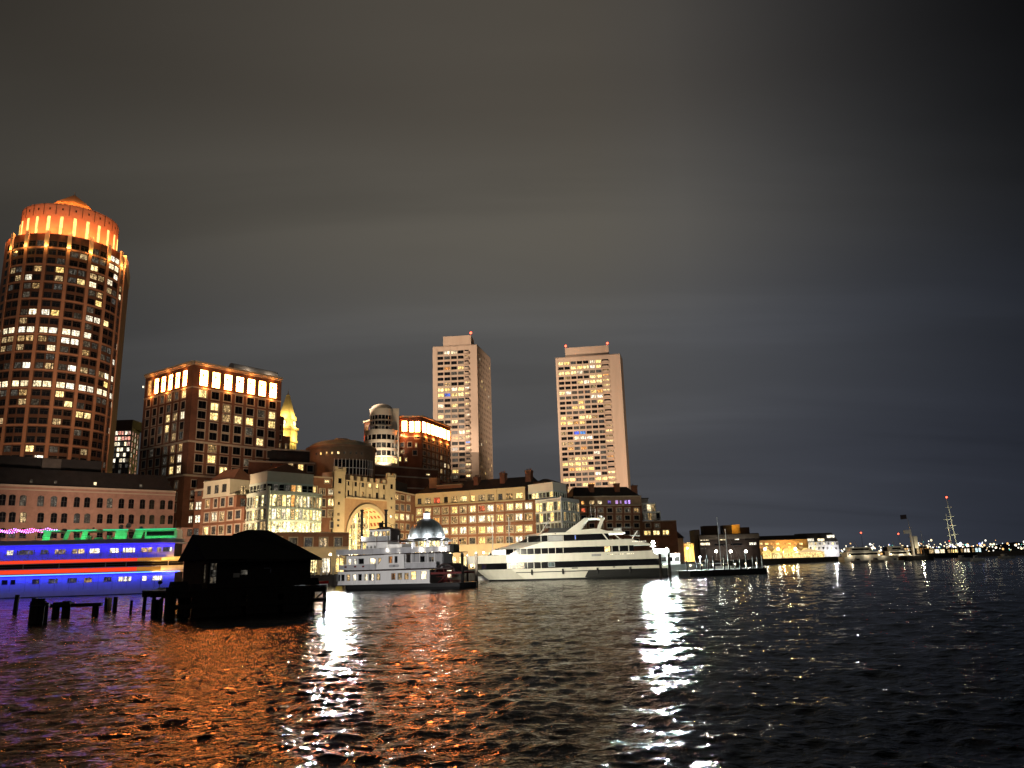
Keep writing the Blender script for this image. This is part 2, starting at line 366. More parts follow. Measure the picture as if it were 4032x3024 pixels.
def grid(L, m0, m1, rows, w, patterns):
    """rows: [(v, h)]; patterns: one string per row; windows evenly spread between the margins"""
    out = []
    for (v, h), pat in zip(rows, patterns):
        n = len(pat); pitch = (L-m0-m1)/n
        for i, c in enumerate(pat):
            if c == ' ': continue
            out.append((m0+pitch*(i+0.5)-w/2, v, w, h, c))
    return out
def pxwins(A, B, rects, ox, oy, s):
    """windows from measured rectangles (x0,y0,x1,y1,glass[,style]) read at scale s from origin ox,oy"""
    out = []
    for r in rects:
        u0, va = onp(A, B, ox+r[0]/s, oy+(r[1]+r[3])/2/s); u1, vb = onp(A, B, ox+r[2]/s, oy+(r[1]+r[3])/2/s)
        um, v1 = onp(A, B, ox+(r[0]+r[2])/2/s, oy+r[1]/s); um, v0 = onp(A, B, ox+(r[0]+r[2])/2/s, oy+r[3]/s)
        out.append((u0, v0, u1-u0, v1-v0, *r[4:]))
    return out
def randpat(n, weights, rnd):
    ks = list(weights); return ''.join(rnd.choices(ks, [weights[k] for k in ks], k=n))
def dist(A, B): return math.hypot(B[0]-A[0], B[1]-A[1])
def lerp(A, B, t): return Vector((A[0]+(B[0]-A[0])*t, A[1]+(B[1]-A[1])*t, 0))

# ================================================================== water
def make_water():
    ys = [-60.0, -30.0, -10.0, 0.0, 5.0, 9.0, 12.0]
    while ys[-1] < 420: ys.append(ys[-1] + max(0.10, ys[-1]*0.0050))
    while ys[-1] < 6000: ys.append(ys[-1]*1.12)
    ys = np.array(ys); nc = 640; t = np.linspace(-1, 1, nc)
    half = np.maximum(np.abs(ys)*0.86+14, 60*(ys < 5)); X = t[None, :]*half[:, None]; Y = np.repeat(ys[:, None], nc, 1)
    spx = (2*half/nc)[:, None]; spy = np.gradient(ys)[:, None]; sp_ = np.maximum(spx, spy)
    Z = np.zeros_like(X); rs = np.random.RandomState(11)
    for lam, k, s in ((0.33, 8, .050), (0.48, 8, .056), (0.72, 8, .056), (1.1, 8, .048), (1.8, 6, .036), (3.0, 5, .026), (6.0, 4, .018), (14.0, 2, .010)):
        for _ in range(k):
            l = lam*rs.uniform(.8, 1.25); a = R(-78) + rs.normal(0, 0.85); ph = rs.uniform(0, 6.28)
            kx, ky = math.cos(a)*2*math.pi/l, math.sin(a)*2*math.pi/l
            wgt = np.clip((l/sp_-2.2)/2.0, 0, 1)
            warp = 0.7*np.sin(X*0.11*rs.uniform(.6, 1.6)+ph)*np.cos(Y*0.09*rs.uniform(.6, 1.6)+ph*2)
            c = np.sin(kx*X+ky*Y+ph+warp*2.0)
            env = 0.65+0.5*np.sin(X*rs.uniform(.05, .16)+rs.uniform(0, 6))*np.sin(Y*rs.uniform(.05, .16)+rs.uniform(0, 6))
            Z += wgt*env*s*l/(2*math.pi)*(c+0.22*(c*c-0.5))
    n = len(ys); me = bpy.data.meshes.new('water')
    co = np.stack([X, Y, Z], -1).reshape(-1, 3)
    idx = np.arange(n*nc).reshape(n, nc); q = np.stack([idx[:-1, :-1], idx[:-1, 1:], idx[1:, 1:], idx[1:, :-1]], -1).reshape(-1, 4)
    me.vertices.add(len(co)); me.vertices.foreach_set('co', co.astype(np.float32).ravel())
    me.loops.add(q.size); me.loops.foreach_set('vertex_index', q.astype(np.int32).ravel())
    me.polygons.add(len(q)); me.polygons.foreach_set('loop_start', np.arange(0, q.size, 4, dtype=np.int32)); me.polygons.foreach_set('loop_total', np.full(len(q), 4, dtype=np.int32))
    me.polygons.foreach_set('use_smooth', np.ones(len(q), dtype=bool)); me.update(calc_edges=True); me.validate()
    m = bpy.data.materials.new('harbour_water'); m.use_nodes = True; tr = m.node_tree; p = tr.nodes['Principled BSDF']
    p.inputs['Base Color'].default_value = (0.0012, 0.0018, 0.0019, 1); p.inputs['Roughness'].default_value = 0.055; p.inputs['IOR'].default_value = 1.33; p.inputs['Specular IOR Level'].default_value = 0.12
    g = nd(tr, 'ShaderNodeNewGeometry'); mp_ = nd(tr, 'ShaderNodeMapping'); mp_.inputs['Scale'].default_value = (0.62, 1.0, 1); mp_.inputs['Rotation'].default_value = (0, 0, R(8)); tr.links.new(g.outputs['Position'], mp_.inputs[0])
    a = nd(tr, 'ShaderNodeTexNoise'); a.inputs['Scale'].default_value = 3.2; a.inputs['Detail'].default_value = 4; a.inputs['Roughness'].default_value = 0.55; a.inputs['Distortion'].default_value = 0.6; tr.links.new(mp_.outputs[0], a.inputs[0])
    b2 = nd(tr, 'ShaderNodeTexNoise'); b2.inputs['Scale'].default_value = 0.28; b2.inputs['Detail'].default_value = 2; tr.links.new(mp_.outputs[0], b2.inputs[0])
    hsum = mth(tr, 'MULTIPLY_ADD', b2.outputs[0], 1.6, a.outputs[0])
    bu = nd(tr, 'ShaderNodeBump'); bu.inputs['Strength'].default_value = 0.7; bu.inputs['Distance'].default_value = 0.14
    tr.links.new(hsum, bu.inputs['Height']); tr.links.new(bu.outputs[0], p.inputs['Normal'])
    me.materials.append(m)
    o = bpy.data.objects.new('water', me); col.objects.link(o); tag(o, 'dark rippled harbour water reflecting the lights', kind='structure')
make_water()

# ================================================================== ground of the city and its quays
b = MB(); QZ = 2.6
land = [(-900, 186), (-104, 188), (-74, 190), (-64, 181), (-44, 190), (-37, 196), (-27, 200), (-27, 181), (-15, 181), (-14, 205), (-6, 226), (2, 230), (20, 232), (26, 246), (60, 262), (72, 300), (90, 345), (118, 398), (150, 440), (240, 520), (420, 560), (900, 3200), (-2500, 3200)]
b.prism(land, -6, QZ); tag(b.build('ground', LAND), kind='structure')
b = MB()
for i in range(0, 20):
    A, B = land[i], land[i+1]; b.obox(A, B, QZ-0.35, QZ+0.15, -0.5, 0.12); b.obox(A, B, -2, QZ-0.36, -0.3, 0.05)
tag(b.build('quay_edge', QUAY), kind='structure')

rnd = random.Random(3)
# ================================================================== round office tower, far left
GRAN_D = pmat('dark_spandrel', (0.085, 0.038, 0.022), 0.8, var=0.15)
def office_tower():
    C = Vector((-212.5, 346, 0)); Rr = 25.4; ztop = 155.4
    t = thing('office_tower', 'tall round brown office tower with orange lit crown', 'tower', (C.x, C.y, QZ))
    nf = 36; base = math.atan2(-C.y, -C.x); fl = 4.05; nrow = 27; ztw = 151.9
    fullrow = {10: 'w', 16: 'w'}; hit = {}
    P = lambda a, r=Rr: (C.x+r*math.cos(a), C.y+r*math.sin(a))
    apoth = lambda k: base+R(10)*k
    shell = MB(); extra = MB()
    for k in range(nf):
        a0, a1 = apoth(k), apoth(k+1); A, B = P(a0), P(a1); kk = k if k < 18 else k-36
        vis = -7 <= kk <= 7
        if not vis:
            shell.quad((*A, QZ), (*B, QZ), (*B, ztop), (*A, ztop)); continue
        L = dist(A, B); pair = kk % 2; wins = []
        u0 = 0.95 if pair == 0 else 0.25; ww = L-1.2
        for r in range(nrow):
            zt = ztw-r*fl
            if zt < 40: continue
            if r in fullrow and not (r == 10 and kk > 2): g = 'w'
            elif r == 14: g = rnd.choice('wwmd') if kk > -4 else rnd.choice('kd')
            elif r in (1, 2, 3, 4, 5): g = rnd.choices('kdmyw', (44, 27, 20, 4, 5))[0]
            elif r in (11, 12): g = rnd.choices('kdmw', (30, 34, 24, 12))[0]
            elif r in (8, 17): g = rnd.choices('kdmyw', (60, 14, 10, 10, 6))[0]
            elif r in (19, 21, 23): g = rnd.choices('kdmy', (72, 10, 9, 9))[0]
            else: g = rnd.choices('kdmyw', (84, 8, 4, 3, 1))[0]
            if kk in (4, 5) and r in (0, 1): g = 'w'
            h = 2.7
            wins.append((u0, zt-h, ww, h, g))
        if -6 <= kk <= 6:
            face(t, A, B, QZ, ztop, wins, GRAN_D, 0.4, style='office')
        else:
            shell.quad((*A, QZ), (*B, QZ), (*B, ztop), (*A, ztop))
            for u, v, w, h, g in wins:
                A2 = lerp(A, B, u/L); B2 = lerp(A, B, (u+w)/L); extra.obox(A2, B2, v, v+h, 0.0, 0.05, 1 if g in 'wy' else 0)
        # pale bands every second floor, piers between pairs
        if vis:
            if pair == 0:
                q = MB(); A2 = P(a0-R(1.5), Rr+0.05); B2 = P(a0+R(1.5), Rr+0.05); q.obox(A2, B2, QZ, 148.6, 0, 0.3); q.build('pier', GRAN, t)
                q = MB(); A2 = P(a0-R(1.9), Rr+0.1); B2 = P(a0+R(1.9), Rr+0.1); q.obox(A2, B2, 148.7, 156.6, -0.3, 0.55); q.build('pier_cap', STONE, t)
                lp = P(a0, Rr+1.7); point(t, (*lp, 149.0), (1.0, 0.50, 0.12), 900, 0.15)
    for r in range(1, nrow, 2):
        z = ztw-r*fl+0.35
        if z < 44: continue
        bb = MB(); n0 = len(range(-7, 8)); i0 = 0
        outer = [P(apoth(k), Rr+0.16) for k in range(-7, 9)]; inner = [P(apoth(k), Rr-0.05) for k in range(-7, 9)]
        bb.prism(outer+inner[::-1], z, z+0.75); bb.build('floor_band', GRAN, t)
    shell.prism([P(apoth(k)) for k in range(nf)], ztop-0.4, ztop, cap=True)
    shell.build('shell', GRAN, t); tag(extra.build('edge_window', [GLASS['k'], GLASS['w']], t), kind='stuff')
    # drum crown
    D = 20.6; zb, zd = ztop, 172.4
    dr = MB()
    for k in range(48):
        a0, a1 = base+R(7.5)*k, base+R(7.5)*(k+1); A, B = P(a0, D), P(a1, D)
        dr.quad((*A, zb), (*B, zb), (*B, zd), (*A, zd)); 
    dr.prism([P(base+R(7.5)*k, D) for k in range(48)], zd-0.6, zd-0.2)
    dr.build('crown_drum', pmat('crown_stone', (0.64, 0.35, 0.22), 0.85, var=0.06), t)
    for k in range(-7, 8):
        a = base+R(15)*k+R(3.75); A, B = P(a-R(1.7), D+0.02), P(a+R(1.7), D+0.02)
        q = MB(); q.obox(A, B, zb+1.2, zb+10.6, 0, 0.12); q.build('lit_slot', GLASS['s'], t)
        q = MB(); am = a+R(7.5); A2, B2 = P(am-R(0.25), D), P(am+R(0.25), D); q.obox(A2, B2, zb+11.5, zd+0.1, 0, 0.1); q.build('joint', FRAME, t)
        A2, B2 = P(a-R(0.8), D), P(a+R(0.8), D); q = MB(); q.obox(A2, B2, zd-3.2, zd-2.2, 0, 0.08); q.build('vent', FRAME, t)
    # low pointed roof with a finial
    rf = MB(); r0 = 9.0; n = 8
    rf.prism([P(base+R(45)*k, r0) for k in range(n)], zd-0.3, 179.2); rf.prism([P(base+R(45)*k, r0+.6) for k in range(n)], 179.2, 186.6, top=[P(base+R(45)*k, 0.6) for k in range(n)])
    ro = rf.build('roof', pmat('crown_roof', (0.60, 0.36, 0.20), 0.7, var=0.06), t)
    f = MB(); f.tube((C.x, C.y, 186.5), (C.x, C.y, 188.4), 0.4, 0.12); f.build('finial', METAL, ro)
    for k in range(-4, 5):
        p = P(base+R(22.5)*k, Rr+0.9); point(t, (*p, zb+2.6), (1.0, 0.27, 0.075), 5200, 0.3)
    for k in range(-3, 4):
        p = P(base+R(40)*k, D-5.5); point(t, (*p, zd+5.5), (1.0, 0.36, 0.08), 2800, 0.25)
    # square stair wing on the right-hand side
    s = MB(); a = base+R(82); c0 = Vector((*P(a, Rr-1.5), 0)); e = Vector((math.cos(a), math.sin(a), 0)); tn = Vector((math.sin(a), -math.cos(a), 0))
    p0 = c0+tn*5-e*3.0; p1 = p0+e*4.6; p2 = p1-tn*30; p3 = p0-tn*30
    s.prism([(p.x, p.y) for p in (p0, p1, p2, p3)], QZ, 150.0); s.build('stair_wing', GRAN, t)
    s = MB(); s.prism([(p.x, p.y) for p in (p0+tn*.25-e*.2, p1+tn*.25+e*.25, p2+e*.25, p3-e*.2)], 150.0, 156.5); s.build('wing_cap', STONE, t)
    q = p1+tn*2.2; point(t, (q.x, q.y, 149.4), (1.0, 0.50, 0.14), 1500, 0.2)
    return C
OIP = office_tower()

# ================================================================== pink lit block seen between tower and hotel
def pink_block():
    A = at(438, 1690, 480); B = at(520, 1686, 480); B.y = 480; D = at(551, 1700, 500)
    t = thing('lit_block', 'distant glass block with pink and white lights between tower and hotel', 'building', (A.x, A.y, QZ))
    z1 = at(470, 1688, 480).z
    pats = ['HwHHwH', 'wHwHHH', 'HwwdwH', 'wdwwdw', 'kdwdwk', 'wwkwwd', 'kdkdkd', 'dkkdkk', 'kdkdkk', 'dkdkkd', 'kkdkky', 'dkydkk']
    GLASS['H2'] = GLASS['p']
    rows = [(z1-4.0-i*3.5, 2.4) for i in range(12)]
    face(t, A, B, QZ, z1, grid(dist(A, B), 0.4, 0.4, rows, 1.7, [p.replace('H', 'q') for p in pats]), DARKW, style='bare')
    rows2 = [(z1-4.0-i*3.5, 2.6) for i in range(12)]
    face(t, B, D, QZ, z1, grid(dist(B, D), 0.4, 0.4, rows2, 1.5, ['qqq', 'qwq', 'qqw', 'qwq', 'wqq', 'qqq', 'qkq', 'qdq', 'qqk', 'qoq', 'qqo', 'oqq']), DARKW, style='bare')
    m = MB(); m.prism([(A.x, A.y), (B.x, B.y), (D.x, D.y), (A.x+3, D.y+10)], z1, z1+0.6); m.prism([(A.x+1, A.y+2), (B.x-1, B.y+2), (B.x, D.y), (A.x+3, D.y)], z1+0.6, z1+6); m.build('roof', DARKW, t)
GLASS['q'] = emat('lit_pink', (1.0, 0.34, 0.24), 0.9, (1.0, 0.62, 0.5), spread=0.8)
pink_block()

# ================================================================== hotel block with the floodlit arcade
def medallion(win, w, h):
    b = MB(); c = w*0.42
    b.box(c-0.05, c+0.05, 0.02, 0.10, h*0.60, h*0.74); b.box(c-0.42, c+0.42, 0.0, 0.12, h*0.66, h*0.76); b.box(c-0.22, c+0.22, -0.02, 0.12, h*0.56, h*0.66)
    me = bpy.data.meshes.new('medallion'); me.from_pydata(b.v, [], b.f); me.materials.append(REDP); o = bpy.data.objects.new('medallion', me); col.objects.link(o); o.parent = win

def hotel():
    Lf, Cn, Rt = Vector((-128.5, 261.6, 0)), Vector((-104.7, 244.9, 0)), Vector((-83.8, 271.9, 0))
    t = thing('hotel_block', 'large brown brick hotel block with row of glowing arcade windows on top', 'building', (Cn.x, Cn.y, QZ))
    rows = [(64.5, 5.2)] + [(z, 2.5) for z in (60.5, 56.75, 53.4, 49.9, 46.7)] + [(z, 2.5) for z in (42.7, 39.1, 35.6)]
    LR = dist(Cn, Rt); LL = dist(Lf, Cn)
    pr = ['hhhhhhh', 'ykkkkkk', 'kymkkdy', 'kymyyky', 'kkkkdkk', 'kkkkkyk', 'kmkkkkk', 'kykkddy', 'kkykkkk']
    pl = ['ohhhhh', 'kkdmdy', 'kkkdkk', 'kkkymw', 'kkdydk', 'kkkdmd', 'kdkdmm', 'kkkdmw', 'kkkdyw']
    g = grid(LR, 1.6, 1.2, rows, 2.75, pr); g = [(*w, 'arcade') if w[4] in 'ho' and w[3] > 4 else w for w in g]
    for o, w in zip(face(t, Cn, Rt, 30, 71.6, g, BRICK_D), g):
        if w[4] == 'h': medallion(o, w[2], w[3])
    g = grid(LL, 1.0, 2.6, rows, 2.3, pl); g = [(*w, 'arcade') if w[3] > 4 else w for w in g]
    for o, w in zip(face(t, Lf, Cn, 30, 71.6, g, BRICK_D), g):
        if w[4] == 'h': medallion(o, w[2], w[3])
    back = Lf + (Rt-Cn)
    m = MB()
    for P_, Q_ in ((Lf, Cn), (Cn, Rt)):
        m.obox(P_, Q_, 71.6, 72.3, -0.6, 0.75); m.obox(P_, Q_, 71.0, 71.58, -0.2, 0.4)
    m.build('cornice', STONE, t)
    for P_, Q_ in ((Lf, Cn), (Cn, Rt)):
        for za, zb, tt in ((45.25, 45.85, .3), (63.3, 63.75, .2)): m = MB(); m.obox(P_, Q_, za, zb, -0.1, tt); m.build('string_course', TRIM, t)
    m = MB(); m.prism([(p.x, p.y) for p in (Lf, Cn, Rt, back)], 71.2, 71.65); m.build('roof', SLATE, t)
    m = MB(); m.quad((*Rt.xy, 30), (*back.xy, 30), (*back.xy, 71.6), (*Rt.xy, 71.6)); m.quad((*back.xy, 30), (*Lf.xy, 30), (*Lf.xy, 71.6), (*back.xy, 71.6)); m.build('rear_wall', BRICK_D, t)
    # barrel-vaulted plant on the roof
    a = lerp(Cn, Rt, 0.46); c_ = lerp(Cn, Rt, 0.99); inw = Vector((-(Rt-Cn).y, (Rt-Cn).x, 0)).normalized()
    vd = MB(); n = 10
    for s0 in range(n):
        t0, t1 = math.pi*s0/n, math.pi*(s0+1)/n; w0 = 4.2
        f = lambda P_, tt: (P_.x+inw.x*(1.6+w0*(1-math.cos(tt))*0.5*2*0.5), P_.y+inw.y*(1.6+w0*(1-math.cos(tt))*0.5), 72.3+2.9*math.sin(tt))
        vd.quad(f(a, t0), f(c_, t0), f(c_, t1), f(a, t1))
    for P_ in (a, c_): vd.poly([(P_.x+inw.x*(1.6+4.2*(1-math.cos(math.pi*k/n))*0.5), P_.y+inw.y*(1.6+4.2*(1-math.cos(math.pi*k/n))*0.5), 72.3+2.9*math.sin(math.pi*k/n)) for k in range(n+1)])
    vd.build('roof_vault', pmat('pale_metal_roof', (0.5, 0.46, 0.42), 0.5, var=0.1), t)
    q = lerp(a, c_, .3)-inw*.3; point(t, (q.x, q.y, 73.2), (1, .8, .6), 160, .1); q = lerp(a, c_, .8)-inw*.3; point(t, (q.x, q.y, 73.2), (1, .8, .6), 160, .1)
    # stepped corner on the right and the lower mass
    e = (Rt-Cn).normalized(); s1 = Rt+inw*1.5
    st = [(s1, s1+e*2.6, 58.0), (s1+e*2.6, s1+e*5.6, 51.0)]
    for A_, B_, zt in st:
        L_ = dist(A_, B_); face(t, A_, B_, 30, zt, [(L_/2-0.4, z, 0.8, 1.9, 'm' if z == 46.7 else 'k') for z in (53.4, 49.9, 46.7, 42.7, 39.1) if z+2 < zt], BRICK_D)
        q = MB(); q.prism([(p.x, p.y) for p in (A_+inw*.4, B_+inw*.4, B_+inw*9, A_+inw*9)], 30, zt-.01); q.obox(A_, B_, zt, zt+.5, -.4, .2); q.build('step_block', BRICK_D, t)
    # podium that stands forward of the shaft
    o1 = 1.6; nl = Vector(((Cn-Lf).y, -(Cn-Lf).x, 0)).normalized()*o1; nr = Vector((e.y, -e.x, 0))*o1
    q0, q1, q2 = Lf+nl, Cn+nl+nr, Rt+nr+e*8
    g = grid(dist(q0, q1), 1, 2, [(30.3, 2.4), (26.6, 2.4), (23, 2.4)], 1.6, ['kkkdmd', 'kdkkdk', 'kkkkmk']); face(t, q0, q1, QZ, 34.0, g, BRICK_D)
    g = grid(dist(q1, q2), 1, 2, [(30.6, 2.3), (27.0, 2.3)], 1.5, ['kkkkkkkkk', 'kkkkkkkkk']); face(t, q1, q2, QZ, 34.0, g, BRICK_D)
    m = MB(); m.obox(q0, q1, 34.0, 34.6, -1.5, 0.25); m.obox(q1, q2, 34.0, 34.6, -1.5, 0.25); m.build('podium_cornice', TRIM, t)
    m = MB(); m.tube((Lf.x-.4, Lf.y-.4, 67.6), (Lf.x-.4, Lf.y-.4, 68.2), 0.3); m.build('corner_light', GLASS['w'], t)
    # wall washers on the cornice and along the arcade sill
    for P_, Q_, n_, k in ((Cn, Rt, nr, 4), (Lf, Cn, nl, 3)):
        for i in range(k):
            p = lerp(P_, Q_, (i+0.5)/k)+n_.normalized()*1.0; point(t, (p.x, p.y, 63.9), (1.0, 0.36, 0.09), 420, 0.15); point(t, (p.x, p.y, 70.6), (1.0, 0.40, 0.10), 120, 0.15)
    return t
HOTEL = hotel()

# ================================================================== customs clock tower behind the hotel
def clock_tower():
    C = Vector((-189.5, 634, 0)); t = thing('clock_tower', 'slim stone clock tower with pyramid top floodlit yellow', 'tower', (C.x, C.y, QZ))
    a = math.atan2(-C.y, -C.x)+R(18); sq = lambda r, n=4: [(C.x+.86*r*math.cos(a+R(360/n)*k), C.y+.86*r*math.sin(a+R(360/n)*k)) for k in range(n)]
    b = MB(); b.prism(sq(10), QZ, 108); b.build('shaft', STONE, t)
    b = MB(); b.prism(sq(11.4), 108, 110); b.prism(sq(10.6), 110, 119); b.prism(sq(12), 119, 120.6); b.build('balcony_stage', STONE, t)
    b = MB(); b.prism(sq(8.8), 120.6, 127); b.prism(sq(9.6), 127, 128); b.build('clock_stage', STONE, t)
    b = MB(); b.prism(sq(8.8), 128, 147.5, top=sq(2.0)); b.prism(sq(2.1), 147.5, 148.4); b.build('pyramid_roof', STONE, t)
    b = MB(); b.prism(sq(1.2), 148.4, 150.6, top=sq(0.3)); b.tube((C.x, C.y, 150.5), (C.x, C.y, 153.5), .25, .1); b.build('finial', STONE, t)
    for k in range(4):
        p = sq(8.2)[k]
        q = MB(); q.prism([(p[0]+dx, p[1]+dy) for dx, dy in ((-1, -1), (1, -1), (1, 1), (-1, 1))], 128, 131, top=[(p[0]+dx*.2, p[1]+dy*.2) for dx, dy in ((-1, -1), (1, -1), (1, 1), (-1, 1))]); q.build('corner_urn', STONE, t)
    pts = sq(10.02)
    for k in range(4):
        A, B = Vector((*pts[k], 0)), Vector((*pts[(k+1) % 4], 0))
        nrm = Vector(((B-A).y, -(B-A).x, 0)); 
        if nrm.dot(Vector((-C.x, -C.y, 0))) <= 0: continue
        for i in range(3):
            u = lerp(A, B, (i+1)/4-0.04); v = lerp(A, B, (i+1)/4+0.04)
            q = MB(); q.obox(u, v, 74, 105, 0, 0.12); q.build('window_strip', FRAME, t)
        q = MB(); u = lerp(A, B, .5)+nrm.normalized()*0.2; q.tube((u.x, u.y, 123.8), (u.x+nrm.normalized().x*.4, u.y+nrm.normalized().y*.4, 123.8), 2.0, 2.0, 16); q.build('clock_face', GLASS['w'], t)
        p = lerp(A, B, .5)+nrm.normalized()*7
        point(t, (p.x, p.y, 70), (1.0, 0.72, 0.18), 70000, .4)
        p = lerp(A, B, .5)+nrm.normalized()*2.6
        point(t, (p.x, p.y, 122), (1.0, 0.72, 0.18), 8000, .3); point(t, (p.x, p.y, 130), (1.0, 0.72, 0.18), 7000, .3)
        point(t, (p.x+nrm.normalized().x*2, p.y+nrm.normalized().y*2, 111), (1.0, 0.72, 0.18), 8000, .3)
clock_tower()

# ================================================================== curved main range: dark upper floors either side of the rotunda
def main_range():
    A = Vector((-91, 262, 0)); B = Vector((-57, 283, 0)); t = thing('main_range', 'dark brick upper floors stepping down behind the arch left of rotunda', 'building', (A.x, A.y, QZ))
    L = dist(A, B)
    S6 = lambda rects, P_, Q_: pxwins(P_, Q_, rects, 1100, 1600, 2.766)
    face(t, A, B, QZ, 40.6, S6([(100, 620, 150, 690, 'm'), (205, 632, 262, 700, 'y'), (305, 645, 365, 712, 'k'), (410, 655, 462, 720, 'k'), (505, 668, 558, 735, 'k'), (400, 770, 455, 825, 'k'), (498, 778, 548, 832, 'y')], A, B), BRICK_D)
    inw = Vector((-(B-A).y, (B-A).x, 0)).normalized()
    m = MB(); m.obox(A, B, 40.6, 41.2, -3.0, 0.4); m.build('cornice', TRIM, t)
    A2, B2 = A+inw*3.5-Vector((4, 3, 0)), B+inw*3.5
    face(t, A2, B2, 41.2, 45.6, [], SLATE, name='attic_wall'); m = MB(); m.obox(A2, B2, 45.6, 46.1, -6, 0.35); m.build('attic_cornice', TRIM, t)
    m = MB(); m.prism([(p.x, p.y) for p in (A2, B2, B2+inw*14, A2+inw*14)], 45.0, 45.7); m.build('roof', SLATE, t)
    # right of the rotunda
    A = Vector((-56, 280, 0)); B = Vector((-27, 306, 0)); t = thing('main_range', 'dark terraced brick floors between arch and second hotel block', 'building', (A.x, A.y, QZ))
    inw = Vector((-(B-A).y, (B-A).x, 0)).normalized()
    for i, (off, z0, z1, rc) in enumerate(((0, QZ, 33.0, [(1290, 790, 1335, 850, 'k'), (1345, 800, 1390, 860, 'k'), (1405, 885, 1432, 925, 'y')]), (3.0, 33.0, 37.6, [(1010, 650, 1045, 700, 'k'), (1265, 698, 1300, 735, 'y'), (1510, 722, 1545, 770, 'k')]), (6.0, 37.6, 41.6, [(1600, 735, 1640, 750, 'y')]))):
        P_, Q_ = A+inw*off, B+inw*off
        face(t, P_, Q_, z0, z1, [w for w in S6(rc, P_, Q_) if z0+.2 < w[1] and w[1]+w[3] < z1-.2], BRICK_D)
        m = MB(); m.obox(P_, Q_, z1, z1+0.5, -3.2, 0.35); m.build('terrace_edge', TRIM, t)
main_range()

def rotunda():
    C = Vector((-64.2, 284, 0)); r = 12.4; t = thing('rotunda', 'round stone drum with shallow green copper dome behind the arch', 'building', (C.x, C.y, QZ))
    m = MB(); m.lathe((C.x, C.y, 0), [(r, QZ), (r, 46.4), (r+0.5, 46.4), (r+0.5, 47.3), (r-0.4, 47.3)], 48); m.build('drum', pmat('brown_stone_drum', (.17, .125, .085), .85, var=.1), t, smooth=False)
    m = MB(); m.lathe((C.x, C.y, 47.3), [(r-0.4, 0)]+[((r-0.4)*math.cos(R(90)*k/8), 3.2*math.sin(R(90)*k/8)) for k in range(1, 8)]+[(2.6, 3.25)], 48); m.build('dome', COPPER, t, smooth=True)
    m = MB(); m.lathe((C.x, C.y, 50.4), [(2.7, 0), (2.7, .7), (1.2, 1.0), (0.05, 1.1)], 24); m.build('lantern_ring', STONE, t)
    base = math.atan2(-C.y, -C.x)
    P = lambda a, rr=r: Vector((C.x+rr*math.cos(a), C.y+rr*math.sin(a), 0))
    for k in range(-4, 5):
        a = base+R(10)*k-R(5); A, B = P(a-R(1.4), r-.05), P(a+R(1.4), r-.05); q = MB(); q.obox(A, B, 43.9, 44.7, 0, .1); q.build('porthole', GLASS['y' if k in (-3, -2, -1, 0) else 'd'], t)
    n = 0
    for k in range(-1, 12):
        a = base+R(6)*k-R(2); A, B = P(a-R(2.5), r), P(a+R(2.5), r); q = MB(); q.obox(A, B, 36.8, 41.8, 0, .08); w = q.build('tall_window', GLASS['k'], t)
        q = MB(); A2, B2 = P(a-R(3.3), r), P(a-R(2.5), r); q.obox(A2, B2, 36.4, 42.2, 0, .3); q.obox(A, B, 38.9, 39.1, .08, .2); q.build('frame', WHITE, w)
rotunda()

